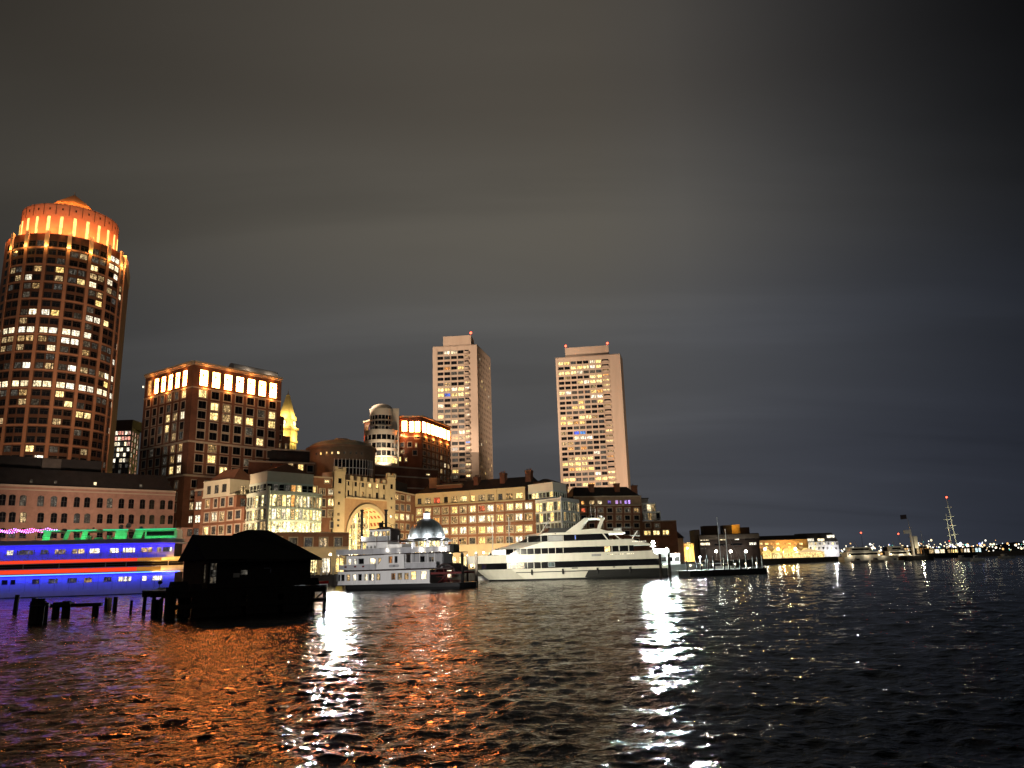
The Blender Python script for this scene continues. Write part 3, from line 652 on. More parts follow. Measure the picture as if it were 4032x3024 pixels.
# ================================================================== second hotel block with the pale curved bay
def second_block():
    zs = 66.0; k = (zs-CAMH)/(70-CAMH)
    p = [Vector((x*k, y*k, 0)) for x, y in ((-69.4, 352.8), (-64.6, 347.7), (-51.3, 341.9), (-41.3, 342.3), (-31.0, 373.0))]
    t = thing('hotel_block', 'smaller orange topped brick block with pale curved bay right of rotunda', 'building', (p[3].x, p[3].y, QZ))
    S6 = lambda rects, P_, Q_: pxwins(P_, Q_, rects, 1100, 1600, 2.766)
    A, B = Vector((p[2].x, p[2].y, 0)), p[3]
    r = [(1335, 160, 1390, 270, 'h', 'arcade'), (1418, 165, 1460, 278, 'h', 'arcade'), (1478, 165, 1530, 278, 'h', 'arcade'), (1320, 302, 1360, 330, 'y'), (1315, 395, 1355, 440, 'd'), (1318, 478, 1355, 512, 'm'), (1285, 550, 1325, 597, 'y'), (1365, 560, 1390, 598, 'y'), (1455, 480, 1498, 530, 'k'), (1482, 400, 1497, 445, 'y'), (1475, 318, 1528, 350, 'k'), (1400, 390, 1440, 440, 'k')]
    face(t, A, B, QZ, zs, S6(r, A, B), BRICK_D)
    A, B = p[3], p[4]; r = []
    xs = [(1557, 1597), (1607, 1645), (1655, 1692), (1700, 1735), (1745, 1778), (1785, 1817), (1826, 1856)]
    lit = {(2, 4): 'm', (3, 5): 'w', (3, 6): 'm', (4, 4): 'm', (5, 0): 'y', (5, 1): 'y', (5, 2): 'y', (7, 5): 'm', (7, 6): 'm', (4, 5): 'd'}
    for i, (x0, x1) in enumerate(xs):
        y0 = 172+i*15.5
        r.append((x0, y0, x1, y0+112-i*1.5, 'H' if i < 1 else 'h', 'arcade'))
        for j in range(8): 
            yy = y0+155+j*79-i*j*1.5
            if yy < 780: r.append((x0+8, yy, x1-2, yy+48, lit.get((j, i), 'k')))
    face(t, A, B, QZ, zs, S6(r, A, B), BRICK_D)
    A, B = p[0], p[1]; face(t, A, B, QZ, zs, S6([(945, 215, 962, 305, 'o'), (975, 200, 1015, 285, 'H2'), (950, 345, 975, 375, 'm'), (950, 435, 975, 470, 'd')], A, B), BRICK_D)
    face(t, p[1], p[2], QZ, zs, [], BRICK_D)
    m = MB()
    for P_, Q_ in zip(p, p[1:]): m.obox(P_, Q_, zs, zs+0.6, -0.6, 0.6)
    m.build('cornice', STONE, t)
    m = MB()
    for P_, Q_ in ((p[2], p[3]), (p[3], p[4])): m.obox(P_, Q_, zs-8.6, zs-8.1, -0.1, 0.25)
    m.build('string_course', TRIM, t)
    bk = Vector((-60, 392, 0)); m = MB(); m.prism([(q.x, q.y) for q in (*p, bk)], zs-.5, zs-.1); m.build('roof', SLATE, t)
    m = MB(); m.quad((*p[4].xy, QZ), (*bk.xy, QZ), (*bk.xy, zs), (*p[4].xy, zs)); m.quad((*bk.xy, QZ), (*p[0].xy, QZ), (*p[0].xy, zs), (*bk.xy, zs)); m.build('rear_wall', BRICK_D, t)
    for P_, Q_, nn in ((p[2], p[3], 2), (p[3], p[4], 4)):
        d_ = (Q_-P_).normalized(); n_ = Vector((d_.y, -d_.x, 0))
        for i in range(nn):
            q = lerp(P_, Q_, (i+.5)/nn)+n_*0.9; point(t, (q.x, q.y, zs-8), (1.0, 0.34, 0.08), 560, .15)
    q = p[0]+Vector((-0.3, -1.5, 0)); point(t, (q.x, q.y, zs-7), (1.0, 0.25, 0.12), 500, .15)
    # the curved bay: stacked storeys of ribbon windows
    C = at(1502, 1720, 318); r0 = 6.9; base = math.atan2(-C.y, -C.x)
    bz = lambda y: at(1502, 1600+y/2.766, 312).z
    def arc(rr, a): return Vector((C.x+rr*math.cos(a), C.y+rr*math.sin(a), 0))
    pale = pmat('pale_bay_stone', (0.60, 0.52, 0.40), 0.8, var=0.08)
    for j, (ya, yb, rr, g) in enumerate(((85, 130, 4.9, 'k'), (148, 185, 4.9, 'k'), (205, 245, 4.9, 'd'), (305, 360, 6.9, 'k'), (395, 450, 6.9, 'd'), (480, 535, 6.9, 'd'), (555, 612, 6.9, 'y'))):
        z1, z0 = bz(ya), bz(yb); zt = bz((10, 131, 186, 250, 361, 451, 536)[j])
        cc = MB(); cc.lathe((C.x, C.y, 0), [(rr, z1), (rr, zt), (rr-1, zt)], 24, a0=base-R(95), a1=base+R(95)); cc.lathe((C.x, C.y, 0), [(rr+.25, zt-.4), (rr+.25, zt)], 24, a0=base-R(95), a1=base+R(95)); cc.build('storey_band', pale, t)
        for k in range(10):
            a0, a1 = base-R(90)+R(18)*k, base-R(90)+R(18)*(k+1)
            q = MB(); q.obox(arc(rr-.3, a0), arc(rr-.3, a1), z0, z1, 0, .05); o = q.build('bay_window', GLASS['d' if (g == 'd' and k % 3) else ('k' if g == 'd' else g)], t)
            q = MB(); q.obox(arc(rr-.1, a0-R(1)), arc(rr-.1, a0+R(1)), z0, z1, -.3, .15); q.build('mullion', pale, o)
    zl = bz(613); cc = MB(); cc.lathe((C.x, C.y, 0), [(6.9, QZ), (6.9, zl)], 24, a0=base-R(95), a1=base+R(95)); cc.build('bay_base', pale, t)
    ztop = bz(10)
    cc = MB(); cc.lathe((C.x, C.y, ztop), [(4.9, 0)]+[(4.7*math.cos(R(90)*k/6), 2.6*math.sin(R(90)*k/6)) for k in range(7)], 24); cc.build('bay_dome', pale, t, smooth=True)
    dv = Vector((C.x, C.y, 0)).normalized(); sd = Vector((dv.y, -dv.x, 0))
    for sg, w0, zt in ((1, 1.6, ztop+0.4),):
        q = MB(); c0 = C+sd*sg*(5.6); q.prism([(v.x, v.y) for v in (c0-sd*w0-dv*2.0, c0+sd*w0-dv*2.0, c0+sd*w0+dv*14, c0-sd*w0+dv*14)], QZ, zt); q.build('bay_pier', pale, t)
    added_floodlight(t, arc(14, base+R(8)) + Vector((0, 0, 43.2)), (C.x, C.y, 58), (1.0, 0.80, 0.60), 15000, 85)  # unseen lamp added to brighten the bay
    return t
SECOND = second_block()

# ================================================================== the pair of concrete residential towers
def harbour_tower(label, pts, zt, ncol, rows, pats, sidecols, ph, slab, pier, beacon):
    A, B, D = [Vector((*q, 0)) for q in pts]
    t = thing('residential_tower', label, 'tower', (A.x, A.y, QZ), 'pair of concrete residential towers')
    L = dist(A, B); bw = L*0.115 if slab else 0; sl = L*slab; wL = L-pier-bw-sl
    fl = 2.98; zs = [zt-4.7-i*fl for i in range(rows)]
    pitch = wL/ncol; w = pitch-0.6; wins = []
    for z, pat in zip(zs, pats):
        for i, c in enumerate(pat[:ncol]): wins.append((pier+pitch*(i+.5)-w/2, z, w, 1.8, c))
        c = pat[ncol] if len(pat) > ncol else 'k'; wins.append((pier+wL+0.3, z, bw-0.6, 1.9, c))
    face(t, A, B, QZ, zt, wins, CONC, 0.6, style='tower')
    d = (B-A).normalized(); n = Vector((d.y, -d.x, 0))
    for i in range(ncol+1):
        q = MB(); p = A+d*(pier+pitch*i); q.obox(p-d*.16, p+d*.16, QZ, zt-.6, 0, .3); q.build('rib', CONC, t)
    me = None
    for z in zs:                                  # rounded balconies beside the blank slab
        if me is None:
            q = MB(); pr = []
            for k in range(9):
                a = math.pi*k/8; pr.append((-(bw/2+.3)*math.cos(a), -1.9*math.sin(a)))
            q.prism(pr, -0.25, 0.0); 
            for k in range(8): q.quad((*pr[k], 0), (*pr[k+1], 0), (*pr[k+1], 1.0), (*pr[k], 1.0))
            me = q.build('balcony', CONC, t, origin=(0, 0, 0)); ob = me
        else: ob = bpy.data.objects.new('balcony', me.data); col.objects.link(ob); ob.parent = t
        pp = A+d*(pier+wL+bw/2); ob.location = Vector((pp.x, pp.y, z-.35))-WL[t.name]; ob.rotation_euler = (0, 0, math.atan2(d.y, d.x))
    Ls = dist(B, D)
    if sidecols:
        sw = []
        for r_, z in enumerate(zs):
            for i in range(sidecols):
                c = rnd.choices('kdmyw', (66, 20, 4, 6, 4))[0]; sw.append((0.9+(Ls-1.8)/sidecols*(i+.5)-0.55, z, 1.1, 1.5, c))
        face(t, B, D, QZ, zt, sw, CONC, 0.5, style='bare')
    else: face(t, B, D, QZ, zt, [], CONC)
    bk = A+(D-B); m = MB(); m.prism([(q.x, q.y) for q in (A, B, D, bk)], zt-.4, zt-.05); m.quad((*D.xy, QZ), (*bk.xy, QZ), (*bk.xy, zt), (*D.xy, zt)); m.quad((*bk.xy, QZ), (*A.xy, QZ), (*A.xy, zt), (*bk.xy, zt)); m.build('roof_and_rear', CONC, t)
    q0, q1 = A+d*L*ph[0], A+d*L*ph[1]; i_ = -n
    m = MB(); m.prism([(q.x, q.y) for q in (q0+i_*3, q1+i_*3, q1+i_*14, q0+i_*14)], zt-.05, zt+6.4); m.build('plant_room', CONC, t)
    for f in beacon:
        p = lerp(q0, q1, f)+i_*3.5; m = MB(); m.tube((p.x, p.y, zt+6.3), (p.x, p.y, zt+7.3), .15); m.build('beacon_post', METAL, t)
        m = MB(); m.ball((p.x, p.y, zt+7.8), .62); m.build('beacon', bulb_mat('red_beacon', (1.0, 0.07, 0.03), 9.0), t)
    return t
P1 = ['dwwkkk', 'kdkkmk', 'kkkdkk', 'kokydk', 'kkddkk', 'kkkkkk', 'dmkkyk', 'yywywy', 'ybyyyk', 'dkddkk', 'wkydyy', 'dddddk', 'yddkwk', 'kkydkk', 'ydkdkk', 'kkdwyk', 'kkomyk', 'kkkkbk', 'kkdkyk', 'kddkkk', 'kkdkkk', 'kkkdyk', 'kkydmk', 'kddkyk', 'ykkkdk', 'kdkkkk', 'kkkkkk']
harbour_tower('left concrete residential tower with rounded balconies and one red beacon', ((-43.2, 408.5), (-18.7, 406.1), (-12.2, 435.5)), 122, 4, 27, [p[:5] for p in P1], 8, (0.215, 0.855), 0.175, 2.4, (0.99,))
P2 = ['yydkkwyk', 'kkyyywyk', 'yyywdddm', 'kmkkkyyo', 'kkkywyyy', 'kkkkkmky', 'ywdddyoy', 'ddddkwwk', 'kkdyddyk', 'kdyydkkm', 'kdddkkmk', 'ymkyymkk', 'yyoykddk', 'kkdddkkm', 'mkbbkddy', 'kkwwwkkm', 'mmdddkky', 'kododkdk', 'kkkkkwdm', 'kmyyykdo', 'yyyykdkk', 'koyyykdk', 'kkdddwky', 'yydddyyy', 'kkdyodky', 'yyykkdkd', 'kkkkyyok']
harbour_tower('right concrete residential tower with many lit flats and blank side slab', ((26.1, 439.5), (63.6, 434.3), (66.9, 447.5)), 122, 7, 27, P2, 0, (0.15, 0.83), 0.175, 1.2, (0.02, 0.98))

# ================================================================== old brick wharf building behind the lit cruise ship
def brick_wharf():
    A0, B = Vector((-129, 197.5, 0)), Vector((-99.2, 225.3, 0)); d = (B-A0).normalized(); A = A0-d*16; zt = 27.0
    t = thing('wharf_building', 'long pink brick wharf building with arched windows behind cruise ship', 'building', (A.x, A.y, QZ))
    cols = [25, 125, 235, 415, 550, 655, 785, 890, 1020, 1120, 1240, 1340, 1455, 1550, 1660, 1740]; r = []
    lit = {(0, 3): 'd', (1, 2): 'm', (0, 2): 'd', (0, 4): 'd', (1, 6): 'd', (2, 1): 'd', (1, 7): 'd', (3, 14): 'w', (3, 15): 'w', (2, 15): 'w', (0, 9): 'd'}
    for i, x in enumerate(cols):
        f = x/1740; w = 36-10*f
        for j, (l0, l1, r0, r1) in enumerate(((272, 388, 336, 432), (452, 560, 488, 582), (618, 724, 638, 726), (780, 886, 786, 872))):
            r.append((x-w, l0+(r0-l0)*f, x+w, l1+(r1-l1)*f, lit.get((j, i), 'k'), 'arched'))
    face(t, A, B, QZ, zt, pxwins(A, B, r, 0, 1840, 2.592), BRICK_P, 0.4)
    inw = Vector((-d.y, d.x, 0)); m = MB(); m.obox(A, B, zt, zt+0.5, -0.6, 0.45); m.obox(A, B, zt-0.9, zt-0.6, 0, 0.15); m.build('cornice', TRIM, t)
    bk = B+inw*24; face(t, B, bk, QZ, zt, [], BRICK_P)
    m = MB(); a, b_, c, e = A+inw*.5, B+inw*.5-d*.4, B+inw*20-d*.4, A+inw*20
    m.prism([(p.x, p.y) for p in (a, b_, c, e)], zt+.5, zt+5.2, top=[(p.x, p.y) for p in (a+inw*3, b_+inw*3-d*1.5, c, e)]); m.build('mansard_roof', SLATE, t)
    m = MB(); p0 = A0+inw*6+d*9; m.prism([(p.x, p.y) for p in (p0-d*22, p0+d*13, p0+d*13+inw*9, p0-d*22+inw*9)], zt+5.2, zt+8.6); m.build('penthouse', SLATE, t)
    m = MB(); p0 = A0+inw*5+d*7; m.prism([(p.x, p.y) for p in (p0, p0+d*4.6, p0+d*4.6+inw*3, p0+inw*3)], zt+5.2, zt+8.4); m.build('roof_box', pmat('grey_roof_box', (0.10, 0.085, 0.07), 0.9), t)
    for f, g in ((0.35, 'd'), (0.45, 'd'), (0.62, 'w'), (0.83, 'd')):
        p = lerp(A, B, f)+inw*1.2; m = MB(); m.obox(p, p+d*0.6, zt+1.3, zt+2.1, -.5, .2); m.build('dormer_light', GLASS[g], t)
    # narrow pale entrance bay against the next wing
    q0, q1 = B+Vector((0.4, 1.0, 0)), B+Vector((4.2, 3.4, 0)); S3 = pxwins(q0, q1, [(1775, 632, 1812, 712, 'w'), (1762, 792, 1800, 868, 'w'), (1765, 872, 1785, 915, 'y')], 0, 1840, 2.592)
    face(t, q0, q1, QZ, 17.0, S3, BRICK_P, style='plain')
    return t
WHARF = brick_wharf()

# ================================================================== left wing: brick terraces and a glazed bow end
def curtain(t, pts, floors, gl, mat=MULL, per=1.7, rail=True):
    """glazed wall: panes each of their own between mullions"""
    for (z0, z1), pat in zip(floors, gl):
        k = 0
        for A, B in zip(pts, pts[1:]):
            L = dist(A, B); n = max(1, round(L/per)); th = math.atan2(B.y-A.y, B.x-A.x)
            for i in range(n):
                add_window(t, A, th, L*i/n+.03, z0+.35, L/n-.06, z1-z0-.5, pat[k % len(pat)], 'thin', name='glazed_panel'); k += 1
            m = MB(); m.obox(A, B, z1-.16, z1+.30, -.3, .16); m.build('floor_edge', mat, t)
            if rail:
                m = MB(); m.obox(A, B, z0+.95, z0+1.02, .22, .28)
                for i in range(n): p = lerp(A, B, i/n); q = lerp(A, B, i/n+.02); m.obox(p, q, z0+.3, z0+.96, .23, .27)
                m.build('railing', mat, t)
def left_wing():
    A, B = Vector((-87.9, 217.5, 0)), Vector((-78.4, 211.7, 0)); d = (B-A).normalized(); inw = Vector((-d.y, d.x, 0))
    t = thing('wharf_wing', 'left brick wharf wing with terraces and glowing glass bow end', 'building', (B.x, B.y, QZ))
    S = lambda rects, P_=A, Q_=B: pxwins(P_, Q_, rects, 660, 1800, 2.766)
    uu = lambda zx, zy: onp(A, B, 660+zx/2.766, 1800+zy/2.766)[0]
    # cream penthouse floor
    pen = pmat('cream_panel', (0.50, 0.44, 0.31), 0.8, var=0.07); u1 = uu(680, 300); PB = A+d*u1
    ws = S([(430, 315, 470, 400, 'd'), (512, 305, 555, 390, 'd'), (592, 292, 642, 376, 'd')]); face(t, A, PB, 24.75, 28.7, [w for w in ws], pen, style='plain')
    face(t, PB, PB+inw*9, 24.75, 28.7, [(3.6, 25.0, 1.9, 2.4, 'm')], pen, style='plain')
    m = MB(); m.obox(A, PB, 28.7, 29.0, -8, .25); m.obox(A, A+d*(u1+2.6), 24.3, 24.75, -8, .22); m.build('cornice', pen, t)
    e0 = A+inw*5; e1 = PB+inw*5+d*6
    m = MB(); m.prism([(p.x, p.y) for p in (A+inw*1, PB+inw*1, PB+inw*9, A+inw*9)], 29.0, 32.4, top=[(p.x, p.y) for p in (A+inw*4.4+d*3, PB+inw*4.4-d*2, PB+inw*5-d*2, A+inw*5+d*3)]); m.build('roof', ROOFC, t)
    # brick floors, each one stepping further out to the right
    spec = ((uu(750, 480), 20.95, 24.3, [(415, 465, 455, 552, 'm'), (505, 455, 540, 545, 'd'), (580, 445, 625, 535, 'd'), (668, 436, 712, 525, 'd')], 3.6),
            (uu(832, 640), 17.2, 20.95, [(402, 612, 448, 702, 'd'), (478, 602, 536, 695, 'w'), (568, 598, 612, 690, 'm'), (655, 588, 705, 678, 'd'), (742, 578, 795, 668, 'd')], 3.6),
            (uu(915, 770), QZ, 17.2, [(390, 762, 440, 845, 'y'), (478, 755, 522, 842, 'd'), (560, 748, 608, 836, 'm'), (648, 742, 695, 830, 'd'), (735, 732, 785, 822, 'd'), (828, 725, 878, 812, 'm')] + [(390+i*88, 902-i*8, 438+i*88, 985-i*8, 'y' if i % 2 else 'd') for i in range(6)], 3.6))
    for i, (u, z0, z1, rc, dep) in enumerate(spec):
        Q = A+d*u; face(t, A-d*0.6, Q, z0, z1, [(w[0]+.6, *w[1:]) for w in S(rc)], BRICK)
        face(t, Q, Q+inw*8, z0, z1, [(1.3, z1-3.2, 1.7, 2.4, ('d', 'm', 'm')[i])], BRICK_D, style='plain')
        m = MB(); m.prism([(p.x, p.y) for p in (A, Q-d*.02, Q-d*.02+inw*8, A+inw*8)], z1-.3, z1-.02); m.obox(A, Q, z1-.01, z1+.12, -.4, .12); m.build('terrace', BRICK, t)
    # darker part set back on the far left
    q0, q1 = A-d*8.5+inw*3.5, A+inw*3.5-d*.62
    face(t, q0, q1, QZ, 27.2, S([(250, 360, 285, 420, 'd'), (325, 345, 370, 420, 'd'), (235, 492, 275, 575, 'm'), (302, 485, 370, 572, 'w'), (225, 640, 262, 718, 'w'), (295, 630, 352, 715, 'w'), (212, 782, 258, 855, 'd'), (280, 775, 338, 855, 'd')], q0, q1), BRICK_D, style='plain')
    m = MB(); m.obox(q0, q1, 27.2, 27.7, -9, .25); m.build('cornice', TRIM, t)
    # glazed bow
    g0, g1, g2 = Vector((-70.4, 203.0, 0)), Vector((-62.4, 194.4, 0)), Vector((-52.4, 209.4, 0))
    n = 7; mid = (g1+g2)/2; ax = (g2-g1); nr = Vector((ax.y, -ax.x, 0)).normalized(); bow = [g1+ax*(k/n)+nr*1.5*math.sin(math.pi*k/n) for k in range(n+1)]
    fl = [(13.1, 16.25), (16.25, 19.5), (19.5, 23.0)]
    curtain(t, bow, fl, ['ygggwgygggmgg', 'gwgwgmgwggywg', 'ygmygogwgwmmm'])
    curtain(t, [g0, g1], fl, ['mgmgdm', 'dmgmdg', 'ddmgdg'])
    ctr = Vector((-61.5, 207, 0)); m = MB()
    for z in (13.0, 16.2, 19.45): m.poly([(p.x, p.y, z) for p in (g0, *bow, ctr)])
    m.build('floor_slab', TRIM, t)
    m = MB(); m.prism([(p.x, p.y) for p in (g0+Vector((-.1, -.2, 0)), *[q+nr*.25 for q in bow], Vector((-58, 216, 0)), Vector((-66, 212, 0)))], 23.0, 23.75); m.build('terrace_slab', MULL, t)
    c1 = Vector((g1.x, g1.y, 0)); m = MB(); m.lathe((c1.x+.3, c1.y+.1, 0), [(.42, 13), (.42, 24.3), (.55, 24.3), (.55, 24.8), (0.01, 24.8)], 16); m.build('corner_post', MULL, t)
    h0, h1, h2 = Vector((-70.4, 204.6, 0)), Vector((-63.8, 198.0, 0)), Vector((-54.6, 208.6, 0))
    for P_, Q_, pat in ((h0, h1, 'dkd'), (h1, h2, 'kdkdoyk')):
        curtain(t, [P_, Q_], [(23.75, 26.1)], [pat], rail=False)
        face(t, P_, Q_, 26.3, 28.9, [], pen); m = MB(); m.obox(P_, Q_, 28.9, 29.1, -.5, .12); m.build('coping', pen, t)
        m = MB(); m.obox(P_+nr*.9, Q_+nr*.9, 24.7, 24.78, 0, .05); m.build('balustrade', MULL, t)
    m = MB(); pk = Vector((-62.0, 208.0, 0)); m.prism([(p.x, p.y) for p in (h0, h1, h2, Vector((-61, 218, 0)))], 28.9, 32.0, top=[(pk.x-.6, pk.y), (pk.x, pk.y-.6), (pk.x+.6, pk.y), (pk.x, pk.y+.6)]); m.build('hip_roof', ROOFC, t)
    for k in range(5):                             # uplights added to brighten the bow
        p = bow[min(7, 1+int(k*1.5))]+nr*2.3; m = MB(); m.tube((p.x, p.y, 13.2), (p.x, p.y, 13.5), .12); m.build('added_uplight', GLASS['w'], t); point(t, (p.x, p.y, 13.9), (1, .86, .52), 700, .15)
    # podium with stone surrounds and the bright ground floor
    p0, p1, p2 = Vector((-71.5, 199.5, 0)), Vector((-62.0, 188.8, 0)), Vector((-43.6, 203.6, 0))
    z_b = 9.35
    rc = [(1212, 872, 1245, 975, 'm'), (1325, 878, 1408, 975, 'd'), (1492, 878, 1575, 975, 'd'), (1655, 878, 1738, 975, 'm'), (1815, 878, 1895, 975, 'd'), (1090, 868, 1150, 970, 'd')]
    face(t, p1, p2, z_b, 13.05, S(rc, p1, p2), BRICK); face(t, p0, p1, z_b, 13.05, grid(dist(p0, p1), 1, 1, [(9.9, 2.4)], 1.6, ['dmdmd']), BRICK)
    gw = []
    for k in range(6): gw.append((1.6+k*3.7, QZ+.5, 2.3, 3.6, 'gyggwy'[k], 'plain'))
    face(t, p1, p2, QZ, z_b, gw, STONE, 0.5); face(t, p0, p1, QZ, z_b, [(1+k*3.3, QZ+.5, 2.2, 3.4, 'yggy'[k], 'plain') for k in range(4)], STONE, .5)
    m = MB(); m.prism([(p.x, p.y) for p in (p0, p1, p2, Vector((-52, 214, 0)), Vector((-66, 212, 0)))], 12.95, 13.2); m.obox(p1, p2, z_b-.15, z_b+.2, -.05, .2); m.build('podium_deck', TRIM, t)
    # brick return with windows next to the arch
    r0, r1 = Vector((-61.5, 226, 0)), Vector((-55.3, 233.0, 0))
    rc = [(1570, 318, 1625, 385, 'y'), (1655, 345, 1710, 405, 'm'), (1752, 350, 1805, 408, 'w'), (1682, 455, 1715, 535, 'd'), (1750, 455, 1812, 530, 'y'), (1680, 575, 1715, 645, 'd'), (1748, 575, 1805, 645, 'm'), (1770, 700, 1805, 770, 'd'), (1712, 250, 1762, 278, 'y')]
    face(t, r0, r1, QZ, 30.6, S(rc, r0, r1), BRICK); m = MB(); m.obox(r0, r1, 30.6, 31.0, -2, .2); m.build('return_cornice', TRIM, t)
    return t
LEFTW = left_wing()

# ================================================================== the arch
def arch_building():
    A, B = Vector((-54.8, 233.6, 0)), Vector((-40.0, 258.2, 0)); d = (B-A).normalized(); n = Vector((d.y, -d.x, 0)); L = dist(A, B); inw = -n
    t = thing('arch_building', 'cream stone gateway with battlements and a great glowing arch', 'building', (A.x, A.y, QZ))
    U = lambda zx, zy: onp(A, B, 1100+zx/2.766, 1600+zy/2.766)
    S = lambda rects: pxwins(A, B, rects, 1100, 1600, 2.766)
    uL = U(752, 1400)[0]; uR = U(1160, 1400)[0]; uc = (uL+uR)/2; rad = (uR-uL)/2; zap = 22.6; zs = zap-rad
    P = lambda u, z, tt=0.0: (A.x+d.x*u+n.x*tt, A.y+d.y*u+n.y*tt, z)
    uT0, uT1 = U(718, 800)[0], U(1172, 850)[0]; zw = 30.4
    rc = [(730, 795, 762, 858, 'k'), (815, 808, 845, 868, 'k'), (975, 822, 1005, 886, 'y'), (1052, 830, 1078, 892, 'y'), (1128, 840, 1152, 902, 'k'), (895, 815, 922, 875, 'd'),
          (728, 912, 760, 972, 'k'), (815, 920, 842, 980, 'd'), (898, 930, 922, 985, 'm'), (972, 955, 998, 998, 'm'), (1052, 940, 1078, 1000, 'k'), (1130, 960, 1152, 1005, 'd')]
    w = S(rc)
    zmid = U(950, 1010)[1]
    face(t, A+d*uT0, A+d*uT1, zmid, zw, [(x[0]-uT0, *x[1:]) for x in w], STONE, .5, style='plain')
    rl = [(642, 782, 678, 838, 'k'), (638, 1040, 660, 1072, 'k'), (632, 1160, 655, 1190, 'm'), (640, 925, 668, 950, 'd'), (630, 1228, 655, 1250, 'd'), (628, 1285, 652, 1310, 'd')]
    face(t, A, A+d*uT0, QZ, 33.0, S(rl), STONE, .4, style='bare')
    rr = [(1210, 848, 1236, 900, 'k'), (1212, 1090, 1228, 1115, 'd'), (1205, 1185, 1228, 1220, 'w'), (1205, 1295, 1222, 1320, 'm'), (1212, 990, 1232, 1015, 'd')]
    face(t, A+d*uT1, B, QZ, 33.0, [(x[0]-uT1, *x[1:]) for x in S(rr)], STONE, .4, style='bare')
    m = MB(); m.obox(A, A+d*uT0, QZ, 32.9, -5, -.55); m.obox(A+d*uT1, B, QZ, 32.9, -5, -.55); m.obox(A+d*uT0, A+d*uT1, zmid, zw-.1, -5, -.7); m.build('core', STONE, t)
    # wall round the arch (brick panel), cut to the curve
    m = MB(); K = 24; panel = pmat('tan_brick_panel', (0.36, 0.22, 0.12), 0.9, var=0.15)
    m.quad(P(uT0, QZ), P(uL, QZ), P(uL, zmid), P(uT0, zmid)); m.quad(P(uR, QZ), P(uT1, QZ), P(uT1, zmid), P(uR, zmid))
    cur = [(uc-rad*math.cos(math.pi*k/K), zs+rad*math.sin(math.pi*k/K)) for k in range(K+1)]
    for k in range(K): m.quad(P(*cur[k]), P(*cur[k+1]), P(cur[k+1][0], zmid), P(cur[k][0], zmid))
    m.build('arch_wall', panel, t)
    m = MB(); r2 = rad+1.25                       # moulded ring round the opening
    for k in range(K):
        a0, a1 = math.pi*k/K, math.pi*(k+1)/K; f = lambda r_, a, tt: P(uc-r_*math.cos(a), zs+r_*math.sin(a), tt)
        m.quad(f(rad, a0, .35), f(rad, a1, .35), f(r2, a1, .35), f(r2, a0, .35)); m.quad(f(r2, a0, .35), f(r2, a1, .35), f(r2, a1, 0), f(r2, a0, 0)); m.quad(f(rad, a0, 0), f(rad, a1, 0), f(rad, a1, .35), f(rad, a0, .35))
    m.build('archivolt', STONE, t)
    for u0, u1 in ((uL-1.25, uL), (uR, uR+1.25)):
        m = MB(); m.obox(A+d*u0, A+d*u1, QZ, zs, 0, .35); m.build('arch_jamb', STONE, t)
    # barrel vault with coffers
    dep = 6.6; vm = pmat('vault_plaster', (0.62, 0.50, 0.30), 0.85, var=0.05); m = MB()
    for k in range(K): m.quad(P(*cur[k]), P(*cur[k], -dep), P(*cur[k+1], -dep), P(*cur[k+1]))
    m.quad(P(uL, QZ), P(uL, QZ, -dep), P(uL, zs, -dep), P(uL, zs)); m.quad(P(uR, QZ, -dep), P(uR, QZ), P(uR, zs), P(uR, zs, -dep)); m.build('vault', vm, t)
    cf = pmat('terracotta_coffer', (0.30, 0.10, 0.05), 0.9, var=0.1)
    for i in range(10):
        a0, a1 = math.pi*(i+.28)/10, math.pi*(i+.72)/10
        for j in range(4):
            t0, t1 = -.5-j*1.5, -1.3-j*1.5; q = MB(); r3 = rad-.05; g = lambda a, tt, rr: P(uc-rr*math.cos(a), zs+rr*math.sin(a), tt)
            q.quad(g(a0, t0, r3), g(a1, t0, r3), g(a1, t1, r3), g(a0, t1, r3)); q.quad(g(a0, t0, r3), g(a0, t0, rad), g(a1, t0, rad), g(a1, t0, r3)); q.quad(g(a0, t1, rad), g(a0, t1, r3), g(a1, t1, r3), g(a1, t1, rad)); q.build('coffer', cf, t)
    # glazed screen at the back of the vault, panes between bars
    sw = 2*rad; wz = zs+rad*0.72
    q = MB(); q.poly([P(u, z, -dep+.02) for u, z in cur]+[P(uR, QZ, -dep+.02), P(uL, QZ, -dep+.02)][::1]); q.build('screen_wall', vm, t)
    e0 = A+d*uL+inw*(dep-.3); th = math.atan2(d.y, d.x)
    for i in range(8):
        for j in range(8):
            u, z = .5+i*(sw-1)/8, QZ+5.2+j*1.75
            if z+1.6 > zs+math.sqrt(max(0, rad**2-(abs(u+.6-rad)+.5)**2)): continue
            add_window(t, e0, th, u, z, (sw-1)/8-.2, 1.55, 'gy'[(i+j) % 2] if (i*j) % 5 else 'm', 'thin', name='screen_pane')
    for i, c_ in enumerate('ogoyg'): add_window(t, e0, th, .9+i*(sw-1.4)/5, QZ+.3, 1.9, 3.3, c_, 'plain')
    # cornice, battlements
    for u0, u1, z in ((0, uT0, 33.0), (uT1, L, 33.0), (uT0, uT1, zw)):
        m = MB(); m.obox(A+d*u0, A+d*u1, z, z+.35, -.6, .35); m.build('parapet', STONE, t)
    def merlon(u0, u1, z0, z1):
        m = MB(); m.obox(A+d*u0, A+d*u1, z0, z1, -.5, .25); m.build('merlon', STONE, t)
    for k in range(6): u = uT0+(uT1-uT0)*(k+.62)/6.4; merlon(u, u+1.5, zw+.35, zw+1.75)
    for u0, u1 in ((0, uT0), (uT1, L)):
        merlon(u0, u0+1.3, 33.35, 34.5); merlon(u1-1.3, u1, 33.35, 34.5); merlon(u0+1.35, u1-1.35, 33.36, 33.9)
